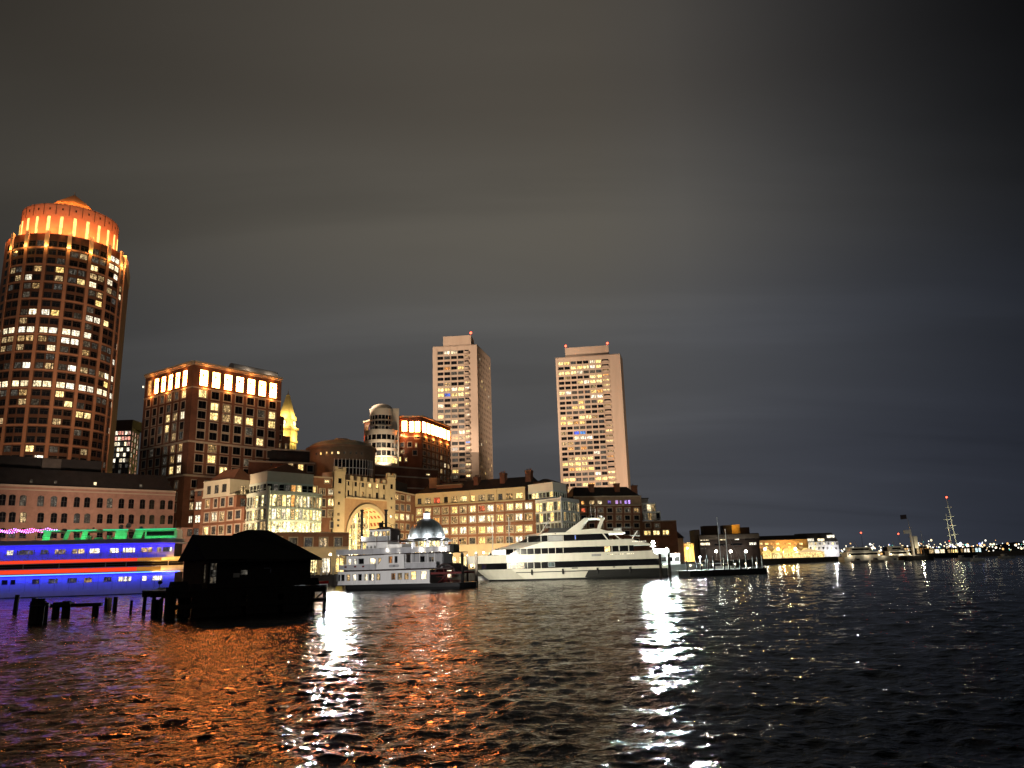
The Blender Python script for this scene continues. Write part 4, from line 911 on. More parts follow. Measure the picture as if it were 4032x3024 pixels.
    for k in range(7): u = uT0+(uT1-uT0)*(k+.05)/6.4; m = MB(); m.obox(A+d*u, A+d*(u+.7), zmid+.2, zw-.2, 0, .28); m.build('pilaster', STONE, t)
    m = MB(); m.obox(A+d*uT0, A+d*uT1, zmid-.25, zmid+.2, 0, .45); m.build('sill_course', STONE, t)
    for i in range(3):
        p = P(uc+(-3.5, 3.5, 0)[i], QZ+5.5, -(2, 3, 4.6)[i]); m = MB(); m.ball(p, .3); m.tube((p[0], p[1], p[2]+.25), (p[0], p[1], zs+rad*.9), .03, .03, 5); m.build('hanging_lamp', bulb_mat('arch_lamp', (1, .72, .28), 8), t)
        point(t, p, (1.0, 0.68, 0.20), (3600, 3600, 3600)[i], .35)
    # right-hand brick link to the right wing
    C2 = Vector((-35.7, 275.6, 0)); l = thing('link_range', 'narrow brick range with small windows joining arch and right wing', 'building', (B.x, B.y, QZ))
    rc = [(1262, 958, 1302, 1010, 'm'), (1322, 968, 1362, 1022, 'k'), (1388, 975, 1425, 1028, 'm'), (1262, 1070, 1300, 1130, 'd'), (1320, 1070, 1360, 1135, 'd'), (1385, 1075, 1425, 1138, 'd'), (1255, 1172, 1298, 1232, 'y'), (1315, 1172, 1358, 1235, 'y'), (1380, 1178, 1418, 1238, 'w'), (1255, 1278, 1290, 1340, 'd'), (1315, 1282, 1352, 1340, 'm'), (1380, 1285, 1418, 1345, 'd'), (1260, 1385, 1292, 1440, 'm'), (1315, 1388, 1350, 1440, 'd'), (1378, 1390, 1412, 1440, 'd'), (1442, 1185, 1456, 1240, 'y')]
    face(l, B, C2, QZ, 28.6, pxwins(B, C2, rc, 1100, 1600, 2.766), BRICK); m = MB(); m.obox(B, C2, 28.6, 29.0, -3, .25); m.build('cornice', TRIM, l)
    m = MB(); m.obox(B, C2, 29.0, 33, -6, -3); m.build('roof', SLATE, l)
    return t
ARCH = arch_building()

# ================================================================== right wing
def right_wing():
    A, B = Vector((-35.9, 276.1, 0)), Vector((3.4, 261.2, 0)); d = (B-A).normalized(); n = Vector((d.y, -d.x, 0)); inw = -n; L = dist(A, B)
    t = thing('wharf_wing', 'right brick wharf wing with cream attic floor and many yellow windows', 'building', (A.x, A.y, QZ))
    S = lambda rects, P_=A, Q_=B: pxwins(P_, Q_, rects, 1560, 1840, 2.963); uu = lambda zx, zy: onp(A, B, 1560+zx/2.963, 1840+zy/2.963)[0]
    att = pmat('cream_attic', (0.48, 0.36, 0.20), 0.85, var=0.07); zt = 28.9
    top = [(272, 45, 'd'), (370, 68, 'm'), (475, 72, 'r'), (580, 45, 'k'), (682, 72, 'm'), (785, 75, 'y'), (892, 48, 'y'), (998, 76, 'm'), (1105, 76, 'm'), (1215, 50, 'd'), (1320, 80, 'm'), (1435, 80, 'y')]
    rc = [(x-w/2, 395-67*(x-270)/1165-32, x+w/2, 395-67*(x-270)/1165+34, g) for x, w, g in top]
    face(t, A, B, 25.1, zt, S(rc), att, style='plain')
    m = MB(); m.obox(A, B, zt, zt+.35, -.6, .4); m.obox(A, B, 24.75, 25.1, -.1, .3); m.build('cornice', att, t)
    for x in (540, 848, 1165, 1503): u = min(L-.3, uu(x, 330)); m = MB(); m.obox(A+d*u, A+d*(u+.28), 25.1, zt, 0, .2); m.build('pilaster', att, t)
    cols = [270, 370, 470, 572, 680, 782, 890, 1000, 1098, 1210, 1325, 1432, 1545, 1665]
    pats = ['yymmymyrwoyyw ', 'ydommywwyymwmd', 'kmywywyywymyyy', 'dmykmmdymmdwdm', 'dmdmdmdmddmddd']
    yl = [522, 632, 752, 872, 985]; yr = [455, 580, 716, 842, 965]; rc = []
    for j in range(4):
        for i, x in enumerate(cols):
            g = pats[j][i]
            if g == ' ': continue
            y = yl[j]+(yr[j]-yl[j])*(x-270)/1162; w = 30+9*(x-270)/1162; rc.append((x-w, y-36, x+w, y+36, g))
    ws = S(rc); u0, u1, u2 = uu(1620, 430), uu(1740, 540), uu(1852, 650)
    z1, z2 = 21.6, 17.9
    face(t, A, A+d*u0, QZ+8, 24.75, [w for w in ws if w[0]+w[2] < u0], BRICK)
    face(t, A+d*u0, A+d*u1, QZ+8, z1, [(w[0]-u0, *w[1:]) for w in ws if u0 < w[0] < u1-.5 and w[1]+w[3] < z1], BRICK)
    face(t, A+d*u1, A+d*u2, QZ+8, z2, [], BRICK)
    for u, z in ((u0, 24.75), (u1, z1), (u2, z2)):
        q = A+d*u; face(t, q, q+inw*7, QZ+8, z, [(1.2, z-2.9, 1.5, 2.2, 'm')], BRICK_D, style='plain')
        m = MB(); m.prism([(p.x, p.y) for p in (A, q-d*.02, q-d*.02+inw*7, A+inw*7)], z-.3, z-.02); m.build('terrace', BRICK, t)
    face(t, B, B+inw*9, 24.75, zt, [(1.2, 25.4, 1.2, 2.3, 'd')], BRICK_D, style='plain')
    # stone ground floor with shopfronts
    gw = [(1.5+k*3.9, QZ+.5, 2.7, 3.9, 'gyggygwgyggw'[k % 12], 'plain') for k in range(12)]
    face(t, A, A+d*u2, QZ, QZ+8, [w for w in gw if w[0] < u2-3], STONE, .5); m = MB(); m.obox(A, A+d*u2, QZ+7.8, QZ+8.2, -.05, .3); m.build('string_course', STONE, t)
    # dark hipped roof, chimneys, dormer
    m = MB(); a, b_ = A+inw*1, B+inw*1+d*3
    m.prism([(p.x, p.y) for p in (a, b_, b_+inw*14, a+inw*14)], zt+.3, zt+4.6, top=[(p.x, p.y) for p in (a+inw*6.5+d*3, b_+inw*6.5-d*3, b_+inw*7.5-d*3, a+inw*7.5+d*3)]); m.build('roof', SLATE, t)
    ch = pmat('orange_brick_chimney', (0.36, 0.17, 0.08), 0.9)
    for x, w, zz0, zz1, mt in ((365, 2.9, 29.2, 34.9, ch), (872, 1.7, 29.5, 34.2, BRICK_D), (1185, 1.8, 29.5, 34.9, BRICK_D), (1492, 2.0, 29.5, 35.2, BRICK_D)):
        u = uu(x, 230); p = A+d*u+inw*4.2; m = MB(); m.prism([(q.x, q.y) for q in (p-d*w/2, p+d*w/2, p+d*w/2+inw*2.6, p-d*w/2+inw*2.6)], zz0, zz1); m.obox(p-d*(w/2+.12), p+d*(w/2+.12), zz1-.5, zz1+.15, -2.7, .12); c_ = m.build('chimney', mt, t)
        for k in range(3): m = MB(); q = p+d*(-w/3+k*w/3)+inw*1.2; m.tube((q.x, q.y, zz1+.1), (q.x, q.y, zz1+.8), .16); m.build('chimney_pot', ROOFC, c_)
    p0, p1 = A+d*uu(420, 240)+inw*3.4, A+d*uu(718, 210)+inw*3.4; m = MB(); m.obox(p0, p1, 30.2, 31.9, -3.5, 0); m.build('dormer', ch, t); m = MB(); m.obox(p0, p1, 31.9, 32.2, -3.5, .2); m.build('dormer_coping', att, t)
    # glazed corner
    g0, g1, g2 = Vector((6.6, 258.6, 0)), Vector((14.6, 249.4, 0)), Vector((21.4, 261.5, 0)); sil = pmat('silver_mullion', (0.55, 0.56, 0.54), .4, var=.06)
    curtain(t, [g0, g1], [(QZ+3.4*k+.4, QZ+3.4*k+3.8) for k in range(6)], ['ydm', 'ymd', 'dyd', 'ddd', 'dyd', 'yyd'], sil, rail=False)
    curtain(t, [g1, g2], [(QZ+3.4*k+.4, QZ+3.4*k+3.8) for k in range(6)], ['mydd', 'yddd', 'dydd', 'dddd', 'dmdd', 'dddm'], sil, rail=False)
    m = MB(); m.prism([(p.x, p.y) for p in (g0, g1, g2, Vector((12, 268, 0)))], 23.3, 24.4); m.build('terrace_slab', sil, t)
    for p in (g1,): m = MB(); m.tube((p.x, p.y, QZ), (p.x, p.y, 24.6), .3); m.build('corner_post', sil, t)
    h0, h1, h2 = Vector((4.4, 259.4, 0)), Vector((12.3, 251.2, 0)), Vector((17.2, 259.5, 0)); pen = pmat('white_panel', (0.62, 0.58, 0.50), .8, var=.05)
    for P_, Q_, pat in ((h0, h1, 'kyydd'), (h1, h2, 'dkd')):
        curtain(t, [P_, Q_], [(24.4, 26.7)], [pat], sil, rail=False); face(t, P_, Q_, 26.9, 29.4, [], pen); m = MB(); m.obox(P_, Q_, 29.4, 29.6, -.4, .12); m.build('coping', pen, t)
    m = MB(); m.prism([(p.x, p.y) for p in (h0, h1, h2, Vector((10, 266, 0)))], 29.5, 31.4, top=[(9.4, 259), (10.4, 258.4), (11.2, 259.2), (10.2, 260)]); m.build('hip_roof', SLATE, t)
    return t
RIGHTW = right_wing()

# ================================================================== third wing
def third_wing():
    A, B = Vector((21.8, 290.0, 0)), Vector((48.4, 296.0, 0)); d = (B-A).normalized(); n = Vector((d.y, -d.x, 0)); inw = -n
    t = thing('wharf_wing', 'dark brick wharf wing with purple lit attic behind the big white yacht', 'building', (A.x, A.y, QZ))
    S = lambda rects, P_=A, Q_=B: pxwins(P_, Q_, rects, 2060, 1300, 1.93); uu = lambda zx, zy: onp(A, B, 2060+zx/1.93, 1300+zy/1.93)[0]
    u1 = uu(905, 1400); L = dist(A, B); u1 = min(u1, L)
    rc = [(442, 1298, 468, 1326, 'o'), (500, 1294, 542, 1324, 'm'), (566, 1294, 600, 1322, 'w'), (642, 1294, 668, 1322, 'p'), (698, 1292, 722, 1320, 'p'), (730, 1292, 748, 1318, 'p'), (770, 1290, 816, 1320, 'p')]
    zc1 = onp(A, B, 2060+600/1.93, 1300+1335/1.93)[1]; ztp = onp(A, B, 2060+600/1.93, 1300+1268/1.93)[1]
    face(t, A, A+d*u1, zc1, ztp, S(rc), pmat('tan_attic', (0.30, 0.20, 0.13), .9), style='plain')
    rows = [(1352, 1384, 'rddkddm'), (1408, 1442, 'kkkkdkk'), (1468, 1500, 'dkdkkkk'), (1524, 1556, 'kykdkkd'), (1585, 1618, 'kkdkkkk')]; cs = [460, 522, 588, 658, 728, 792, 862]
    rc = [(x-19, y0, x+19, y1, g) for y0, y1, p_ in rows for x, g in zip(cs, p_)]
    face(t, A, A+d*u1, QZ, zc1, S(rc), BRICK_D)
    m = MB(); m.obox(A, A+d*u1, zc1-.1, zc1+.25, -.1, .25); m.obox(A, A+d*u1, ztp, ztp+.4, -.5, .35); m.build('cornice', TRIM, t)
    E0 = A+d*u1
    rc2 = [(920, 1524, 968, 1556, 'y'), (990, 1522, 1036, 1555, 'y'), (1062, 1520, 1108, 1553, 'y'), (920, 1408, 960, 1440, 'k'), (930, 1468, 968, 1500, 'k'), (1000, 1470, 1036, 1500, 'd')]
    E1 = E0+d*12.5+n*2.5; ze = onp(E0, E1, 2060+1000/1.93, 1300+1455/1.93)[1]
    face(t, E0, E1, QZ, ze, [w for w in S(rc2, E0, E1) if w[1]+w[3] < ze-.2], BRICK_D); face(t, E1, E1+inw*10, QZ, ze, [], BRICK_D)
    m = MB(); m.obox(E0, E1, ze, ze+.3, -9, .2); m.build('terrace_edge', TRIM, t)
    # glazed stepped end
    sil = MATS['silver_mullion']; st = [(E0-d*4, E0+d*8.0, ze+.3, 4), (E0-d*3.4, E0+d*5.6, ze+7.2, 2)]
    z = ze+.3
    for k, (l, w) in enumerate(((9.8, 'dkdmdkd'), (8.6, 'rkdwmkd'))):
        P_, Q_ = E0-d*2.5+inw*1.2*(k+1), E0+d*(l-2)+inw*1.2*(k+1); R_ = Q_+inw*7
        curtain(t, [P_, Q_, R_], [(z, z+3.3)], [w], sil, rail=True); z += 3.4
        m = MB(); m.prism([(p.x, p.y) for p in (P_, Q_, R_, P_+inw*7)], z-.1, z+.25); m.build('terrace_slab', sil, t)
    P_, Q_ = E0-d*3.2+inw*3, E0+d*4.0+inw*3; R_ = Q_+inw*6; pen = MATS['white_panel']
    for a, b_ in ((P_, Q_), (Q_, R_)):
        face(t, a, b_, z+.25, z+1.9, [], pmat('grey_penthouse', (0.22, 0.20, 0.18), .8)); 
    m = MB(); m.prism([(p.x, p.y) for p in (P_-d*.3, Q_+d*.3, R_+d*.3, P_+inw*6)], z+1.9, z+2.2); m.build('penthouse_roof', SLATE, t)
    m = MB(); a, b_ = A+inw*.8, E0+inw*.8
    m.prism([(p.x, p.y) for p in (a, b_, b_+inw*13, a+inw*13)], ztp+.3, ztp+4.4, top=[(p.x, p.y) for p in (a+inw*6+d*2, b_+inw*6-d*3, b_+inw*7-d*3, a+inw*7+d*2)]); m.build('roof', SLATE, t)
    for x, h in ((345, 4.6), (548, 5.2), (745, 5.4), (880, 4.6)):
        u = uu(x, 1250); p = A+d*u+inw*3.5; m = MB(); m.prism([(q.x, q.y) for q in (p-d*.9, p+d*.9, p+d*.9+inw*2, p-d*.9+inw*2)], ztp+.5, ztp+h); m.obox(p-d*1.05, p+d*1.05, ztp+h-.4, ztp+h+.1, -2.1, .15); m.build('chimney', BRICK_D, t)
    return t
THIRDW = third_wing()

# ================================================================== domed ferry pavilion
def pavilion():
    C = Vector((-21.75, 190, 0)); r = 4.35; t = thing('ferry_pavilion', 'open waterside pavilion with big grey dome and bright white columns', 'pavilion', (C.x, C.y, QZ))
    base = math.atan2(-C.y, -C.x)
    m = MB(); pr = [(r*math.cos(R(90)*k/10), 4.75*math.sin(R(90)*k/10)) for k in range(10)]+[(.55, 4.75)]
    m.lathe((C.x, C.y, 10.55), pr, 40); dm = m.build('dome', DOMEM, t, smooth=True)
    for k in range(16):
        a = base+R(22.5)*k; m = MB(); pts = [Vector((C.x+(p[0]+.03)*math.cos(a), C.y+(p[0]+.03)*math.sin(a), 10.55+p[1])) for p in pr]
        for p, q in zip(pts, pts[1:]): m.tube(p, q, .06, .06, 5)
        m.build('rib', DOMEM, dm)
    m = MB(); m.lathe((C.x, C.y, 0), [(4.3, 10.1), (5.2, 10.1), (5.4, 10.45), (4.5, 10.55), (4.3, 10.6)], 40); m.build('eave_ring', WHITE, t)
    m = MB(); m.lathe((C.x, C.y, 0), [(5.2, 10.1), (6.3, 9.7), (6.3, 9.9), (5.2, 10.3)], 8); m.build('canopy', GREYP, t)
    m = MB(); m.lathe((C.x, C.y, 15.25), [(.8, 0), (.75, .1), (.72, 1.25), (.9, 1.3)], 12); m.build('lantern', bulb_mat('lantern_white', (.92, .90, 1.0), 3.0), t)
    m = MB(); m.lathe((C.x, C.y, 16.5), [(.95, 0), (.7, .35), (.3, .55), (.06, .62), (.04, 1.1), (.005, 1.1)], 12); m.build('lantern_cap', DOMEM, t)
    for k in range(8):
        a = base+R(45)*k+R(2); x, y = C.x+4.7*math.cos(a), C.y+4.7*math.sin(a)
        m = MB(); m.tube((x, y, QZ), (x, y, 10.1), .42, .38, 12); m.tube((x, y, QZ), (x, y, QZ+.4), .55, .55, 12); m.build('column', WHITE, t)
        if abs(k if k < 4 else k-8) <= 2:
            u, v = C.x+5.45*math.cos(a), C.y+5.45*math.sin(a)
            point(t, (u, v, 7.9), (.95, .93, 1.0), 420, .12); point(t, (C.x+5.2*math.cos(a), C.y+5.2*math.sin(a), 10.8), (.95, .95, 1.0), 330, .12)
            m = MB(); m.ball((u, v, 7.7), .14); m.build('uplight', bulb_mat('uplight_white', (.95, .95, 1.0), 12), t)
    rr = 4.25
    for k in range(8):
        a0, a1 = base+R(45)*k+R(2), base+R(45)*(k+1)+R(2); A = Vector((C.x+rr*math.cos(a0), C.y+rr*math.sin(a0), 0)); B = Vector((C.x+rr*math.cos(a1), C.y+rr*math.sin(a1), 0)); th = math.atan2(B.y-A.y, B.x-A.x); L = dist(A, B)
        for i in range(3):
            for j in range(4): add_window(t, A, th, L*i/3+.05, QZ+.3+j*1.8, L/3-.1, 1.7, 'gymg'[(i+j+k) % 4], 'thin', name='glazed_panel')
    m = MB(); m.lathe((C.x, C.y, 0), [(6.6, -2), (6.6, QZ+.05), (0.01, QZ+.05)], 24); m.build('platform', QUAY, t)
pavilion()

# ================================================================== helpers for vessels (built along x, bow where told)
def vessel(name, label, cat, loc, ang, group=None):
    t = thing(name, label, cat, loc, group); t.rotation_euler = (0, 0, ang); WL[t.name] = Vector((0, 0, 0)); return t
def plan(x0, x1, hb, bow=0.0, stern=0.0, n=7, fine=0.75):
    """boat outline, counter-clockwise; bow tapers at x0 over length bow, stern at x1"""
    lo = []
    for k in range(n+1):
        f = k/n; lo.append((x0+bow*f, -hb*(f**fine if bow else 1)))
    if not bow: lo = [(x0, -hb)]
    hi = [(x1, -hb)] if not stern else [(x1-stern*(1-k/n), -hb*((1-k/n)**fine)) for k in range(n+1)]
    low = lo+hi; up = [(x, -y) for x, y in reversed(low)]
    out = []
    for p in low+up:
        if not out or math.hypot(p[0]-out[-1][0], p[1]-out[-1][1]) > 1e-3: out.append(p)
    if math.hypot(out[0][0]-out[-1][0], out[0][1]-out[-1][1]) < 1e-3: out.pop()
    return out
def pt(t, name, mat, *boxes, smooth=False):
    m = MB()
    for bx in boxes: m.box(*bx)
    return m.build(name, mat, t)
def wloc(t, x, y, z):
    a = t.rotation_euler.z; return Vector((t.location.x+x*math.cos(a)-y*math.sin(a), t.location.y+x*math.sin(a)+y*math.cos(a), t.location.z+z))
def swin(t, x, z, w, h, g, y, style='boat', name='window'):
    return add_window(t, Vector((0, y-.2, 0)), 0.0, x, z, w, h, g, style, name=name)

# ================================================================== paddle steamer
DECKD = pmat('dark_deck', (.045, .028, .025), .7)
def steamer():
    P0, P1 = Vector((-31.9, 147.6, 0)), Vector((-5.7, 138.4, 0)); ang = math.atan2(P1.y-P0.y, P1.x-P0.x)
    t = vessel('paddle_steamer', 'white paddle steamer with two black funnels and red stern wheel', 'boat', P0, ang)
    Zx = lambda zx: (zx-250)/66.0
    # hull
    m = MB(); m.prism(plan(0.3, 25.6, 3.3, 2.2, 1.6), -.8, .4, top=plan(-.1, 26.1, 3.7, 2.2, 1.6)); m.prism(plan(-.1, 26.1, 3.7, 2.2, 1.6), .4, 1.02); m.build('hull', BLACK, t)
    pt(t, 'fender', YELP, (-.15, .75, -3.35, -2.6, .12, .8))
    # main deck house with real window openings
    y1 = -3.35; x0, x1 = .25, 18.7
    ws = [(275, 'k', 40), (335, 'k', 46), (412, 'm', 46), (492, 'w', 46), (570, 'k', 46), (650, 'w', 46), (705, 'k', 26), (742, 'w', 34), (818, 'm', 50), (1015, 'o2', 52), (1100, 'm', 54), (1187, 'm', 54), (1278, 'y', 62), (1410, 'w', 70)]
    wl = [(Zx(z)-w/132-x0, 1.75, w/66, 1.12 if w < 60 else 1.35, g, 'boat') for z, g, w in ws]
    face(t, Vector((x0, y1, 0)), Vector((x1, y1, 0)), 1.02, 3.35, wl, WHITE, .15, style='boat', name='deck_house_side')
    m = MB(); m.prism(plan(.25, 18.7, 2.95, 1.2), 1.02, 3.3); m.build('deck_house', pmat('cabin_dark', (.05, .04, .035), .8), t)
    pt(t, 'hull_strake', WHITE, (.2, 18.8, y1-.05, y1, 1.02, 1.14))
    for z in (690, 765, 480, 505, 1105, 1190): pt(t, 'door_seam', GREYP, (Zx(z), Zx(z)+.04, y1-.02, y1-.001, 1.15, 2.9))
    # second deck
    m = MB(); m.prism(plan(-.2, 23.0, 3.75, 2.0), 3.35, 3.55); m.build('second_deck', DECKD, t)
    m = MB(); m.prism(plan(-.2, 23.0, 3.75, 2.0), 3.55, 3.62); m.build('deck_edge', BLACK, t)
    ws = [(408, 'w', 36), (485, 'w', 40), (565, 'k', 74), (722, 'w', 76), (815, 'm', 36), (858, 'w', 28)]
    face(t, Vector((1.7, -2.9, 0)), Vector((13.9, -2.9, 0)), 3.62, 6.1, [(Zx(z)-w/132-1.7, 4.55, w/66, 1.05, g, 'boat') for z, g, w in ws], WHITE, .15, style='boat', name='upper_house_side')
    pt(t, 'upper_house', pmat('cabin_dark', (.05, .04, .035), .8), (1.7, 13.9, -2.5, 2.9, 3.62, 6.05))
    # white wheelhouse panel with slanted edge, two windows and an oval nameplate
    q = MB(); pts = [(Zx(800), 3.66), (Zx(1168), 3.66), (Zx(1168), 6.15), (Zx(905), 6.15)]
    q.poly([(x, -3.72, z) for x, z in pts]); q.poly([(x, -3.62, z) for x, z in reversed(pts)])
    for (xa, za), (xb, zb) in zip(pts, pts[1:]+pts[:1]): q.quad((xa, -3.72, za), (xa, -3.62, za), (xb, -3.62, zb), (xb, -3.72, zb))
    q.build('paddle_box_panel', WHITE, t)
    for z, g in ((995, 'o2'), (1074, 'k')): swin(t, Zx(z)-.33, 4.65, .66 if g != 'k' else .5, 1.15, g, -3.72)
    b_ = MB(); c_ = Zx(1037)
    for k in range(16):
        pass
    b_.tube((c_-.75, -3.78, 4.15), (c_-.75, -3.73, 4.15), .25, .25, 12); b_.tube((c_+.75, -3.78, 4.15), (c_+.75, -3.73, 4.15), .25, .25, 12); b_.box(c_-.75, c_+.75, -3.779, -3.731, 3.901, 4.399); pl = b_.build('nameplate', GREYP, t)
    b_ = MB(); b_.tube((c_, -3.83, 4.15), (c_, -3.775, 4.15), .2, .2, 10); b_.build('emblem', METAL, pl)
    # railings: mesh panels and posts
    def rail(xa, xb, y, z, n, m_=GREYP, panel=True):
        for k in range(n):
            a_, e_ = xa+(xb-xa)*k/n, xa+(xb-xa)*(k+1)/n
            if panel: pt(t, 'railing_panel', pmat('rail_mesh', (.42, .42, .43), .7), (a_+.04, e_-.04, y, y+.03, z+.05, z+.92))
            pt(t, 'railing_post', m_, (a_-.03, a_+.03, y-.02, y+.05, z, z+1.02))
        pt(t, 'handrail', WHITE, (xa, xb, y-.03, y+.05, z+.96, z+1.03))
    rail(.6, 8.2, -3.7, 3.62, 6); rail(14.0, 20.2, -3.7, 3.62, 5)
    for z in (385, 515, 625): swp = pt(t, 'life_ring', REDP, (Zx(z)-.22, Zx(z)+.22, -3.76, -3.70, 4.05, 4.35))
    for z in (1262, 1365, 1468, 1555): pt(t, 'deck_post', WHITE, (Zx(z)-.04, Zx(z)+.04, -3.6, -3.5, 3.62, 6.2))
    face(t, Vector((14.1, -1.7, 0)), Vector((20.4, -1.7, 0)), 3.62, 6.1, [(1.9, 3.7, .95, 2.0, 'k', 'bare'), (3.7, 4.5, .45, 1.0, 'd', 'bare'), (4.2, 4.5, .4, 1.0, 'm', 'bare')], GREYP, .1, name='after_cabin_side')
    pt(t, 'after_cabin', GREYP, (14.1, 20.4, -1.3, 2.8, 3.62, 6.08))
    # third deck
    m = MB(); m.prism(plan(-.4, 23.0, 3.8, 1.8), 6.16, 6.3); m.build('third_deck', DECKD, t); rail(.0, 22.8, -3.72, 6.3, 15)
    pt(t, 'texas_house', WHITE, (5.5, 9.8, -2.4, 2.4, 6.3, 8.45))
    for z in (632, 685, 740): swin(t, Zx(z)-.2, 6.75, .36, 1.05, 'd', -2.42, name='shutter')
    pt(t, 'store_room', WHITE, (9.8, 12.5, -2.0, 2.0, 6.3, 8.0))
    pt(t, 'pilot_deck', DECKD, (4.5, 12.8, -3.2, 3.2, 8.46, 8.6)); pt(t, 'pilot_deck_screen', GREYP, (4.9, 7.9, -3.1, -3.05, 8.6, 9.4), (8.3, 10.2, -3.1, -3.05, 8.6, 9.3))
    for x in (5.0, 7.9, 10.2, 12.4): pt(t, 'screen_post', WHITE, (x-.04, x+.04, -3.12, -3.03, 6.3, 9.45))
    # pilot house
    face(t, Vector((5.9, -2.0, 0)), Vector((10.2, -2.0, 0)), 8.6, 10.7, [(.15+k*.83, 9.55, .7, .82, 'wywmy'[k], 'boat') for k in range(5)], WHITE, .1, style='boat', name='pilot_house_side')
    pt(t, 'pilot_house', pmat('cabin_dark', (.05, .04, .035), .8), (5.9, 10.2, -1.6, 2.0, 8.6, 10.6))
    m = MB(); m.prism(plan(5.3, 10.8, 2.7, .8, .8), 10.7, 10.82); m.prism(plan(6.2, 10, 2.0, .8, .8), 10.82, 11.25, top=plan(7.4, 8.8, .6, .3, .3)); m.build('pilot_house_roof', DECKD, t)
    m = MB(); m.box(6.9, 7.3, -.3, .3, 11.2, 12.1); m.box(7.4, 7.55, -.2, .2, 11.2, 12.4); m.box(6.7, 8.0, -.12, .12, 11.8, 12.0); m.build('searchlight_bracket', BLACK, t)
    # funnels with flared crowns
    for x, y, zb in ((4.05, -1.6, 6.3), (7.55, 1.2, 11.2)):
        m = MB(); m.tube((x, y, zb), (x, y, 14.1), .24, .22, 12); m.tube((x, y, 14.1), (x, y, 14.5), .22, .4, 12); m.tube((x, y, 13.5), (x, y, 13.62), .3, .3, 12); m.build('funnel', BLACK, t)
    m = MB(); m.tube((1.45, -1, 6.3), (1.45, -1, 11.8), .07, .05); m.build('flag_pole', BLACK, t)
    m = MB()
    for k in range(8): m.tube((8.2+k*.3, 0, 12.3-.12*k-.05*math.sin(k/7*math.pi)*4), (8.5+k*.3, 0, 12.18-.12*k-.05*math.sin((k+1)/7*math.pi)*4), .035, .035, 5)
    m.build('stay_cable', BLACK, t)
    # stern wheel, red, under a hood
    cx, cz, rw = 21.4, 2.1, 1.75
    for k in range(10):
        a = R(36)*k; m = MB(); c1 = (cx+rw*math.cos(a), cz+rw*math.sin(a)); m.prism([(cx+(rw-.55)*math.cos(a)-.04, -2.6), (cx+(rw-.55)*math.cos(a)+.04, -2.6), (cx+(rw-.55)*math.cos(a)+.04, 2.6), (cx+(rw-.55)*math.cos(a)-.04, 2.6)], cz+(rw-.55)*math.sin(a)-.01, cz+(rw-.55)*math.sin(a)+.01)
        m = MB(); ca, sa = math.cos(a), math.sin(a); f = lambda r_, s_, y: (cx+r_*ca-s_*sa, y, cz+r_*sa+s_*ca)
        for y0, y1_ in ((-2.6, 2.6),):
            m.quad(f(rw-.6, .04, y0), f(rw, .04, y0), f(rw, .04, y1_), f(rw-.6, .04, y1_)); m.quad(f(rw-.6, -.04, y1_), f(rw, -.04, y1_), f(rw, -.04, y0), f(rw-.6, -.04, y0)); m.quad(f(rw, -.04, y0), f(rw, .04, y0), f(rw-.6, .04, y0), f(rw-.6, -.04, y0))
        w_ = m.build('paddle_blade', REDP, t)
        m = MB(); m.tube((cx, -2.62, cz), (cx+rw*ca, -2.62, cz+rw*sa), .06, .06, 5); m.build('spoke', REDP, w_)
    m = MB(); m.tube((cx, -2.8, cz), (cx, 2.8, cz), .18, .18, 10); m.build('axle', BLACK, t)
    m = MB(); n_ = 10
    for k in range(n_):
        a0, a1 = R(20)+R(140)*k/n_, R(20)+R(140)*(k+1)/n_; g = lambda a, y, r_: (cx+r_*math.cos(a), y, cz+.1+r_*math.sin(a))
        m.quad(g(a0, -2.9, 2.15), g(a1, -2.9, 2.15), g(a1, 2.9, 2.15), g(a0, 2.9, 2.15)); m.quad(g(a0, -2.9, 1.9), g(a1, -2.9, 1.9), g(a1, -2.9, 2.15), g(a0, -2.9, 2.15))
    m.build('wheel_hood', DECKD, t)
    pt(t, 'wheel_beam', REDP, (18.7, 24.6, -3.0, -2.75, 2.5, 2.85), (18.7, 24.6, 2.75, 3.0, 2.5, 2.85)); pt(t, 'stern_lamp', GLASS['w'], (21.9, 22.7, -3.04, -3.0, 3.0, 3.12)); pt(t, 'stern_lantern', GLASS['w'], (22.0, 22.65, -3.05, -3.0, 1.9, 2.5))
    # deck lamps
    bm = bulb_mat('deck_bulb', (1.0, .94, .80), 22)
    for x, y, z, pw in ((.35, -3.5, 6.75, 1), (1.2, -3.4, 6.9, 1), (2.4, -3.2, 6.7, 0), (4.8, -3.3, 6.9, 0), (10.6, -3.5, 6.9, 0), (12.9, -3.4, 6.8, 0), (17.3, -3.65, 6.75, 0), (19.2, -3.4, 6.8, 0), (21.1, -3.6, 6.8, 0), (21.9, -3.5, 6.8, 0), (5.1, -3.2, 9.3, 0)):
        m = MB(); m.ball((x, y, z), .17); m.tube((x, y, z-.5), (x, y, z), .03, .03, 5); m.build('deck_lamp', bm, t)
        if pw: spot(t, (x, y-.35, z), (x+1.5, y-30, z-6.4), (.90, .96, 1.0), 62000, 130, .5, .3)
        else: point(t, (x, y-.25, z), (1, .9, .75), 70, .15)
    pt(t, 'winch', BLACK, (20.8, 22.5, -1.5, 1.0, 6.3, 7.6)); pt(t, 'vent_box', GREYP, (19.0, 20.0, -2.0, -1.0, 6.3, 7.1))
    return t
GLASS['o2'] = emat('lit_brown_curtain', (1.0, .36, .08), .35, (1, .45, .12), spread=.5)
STEAM = steamer()

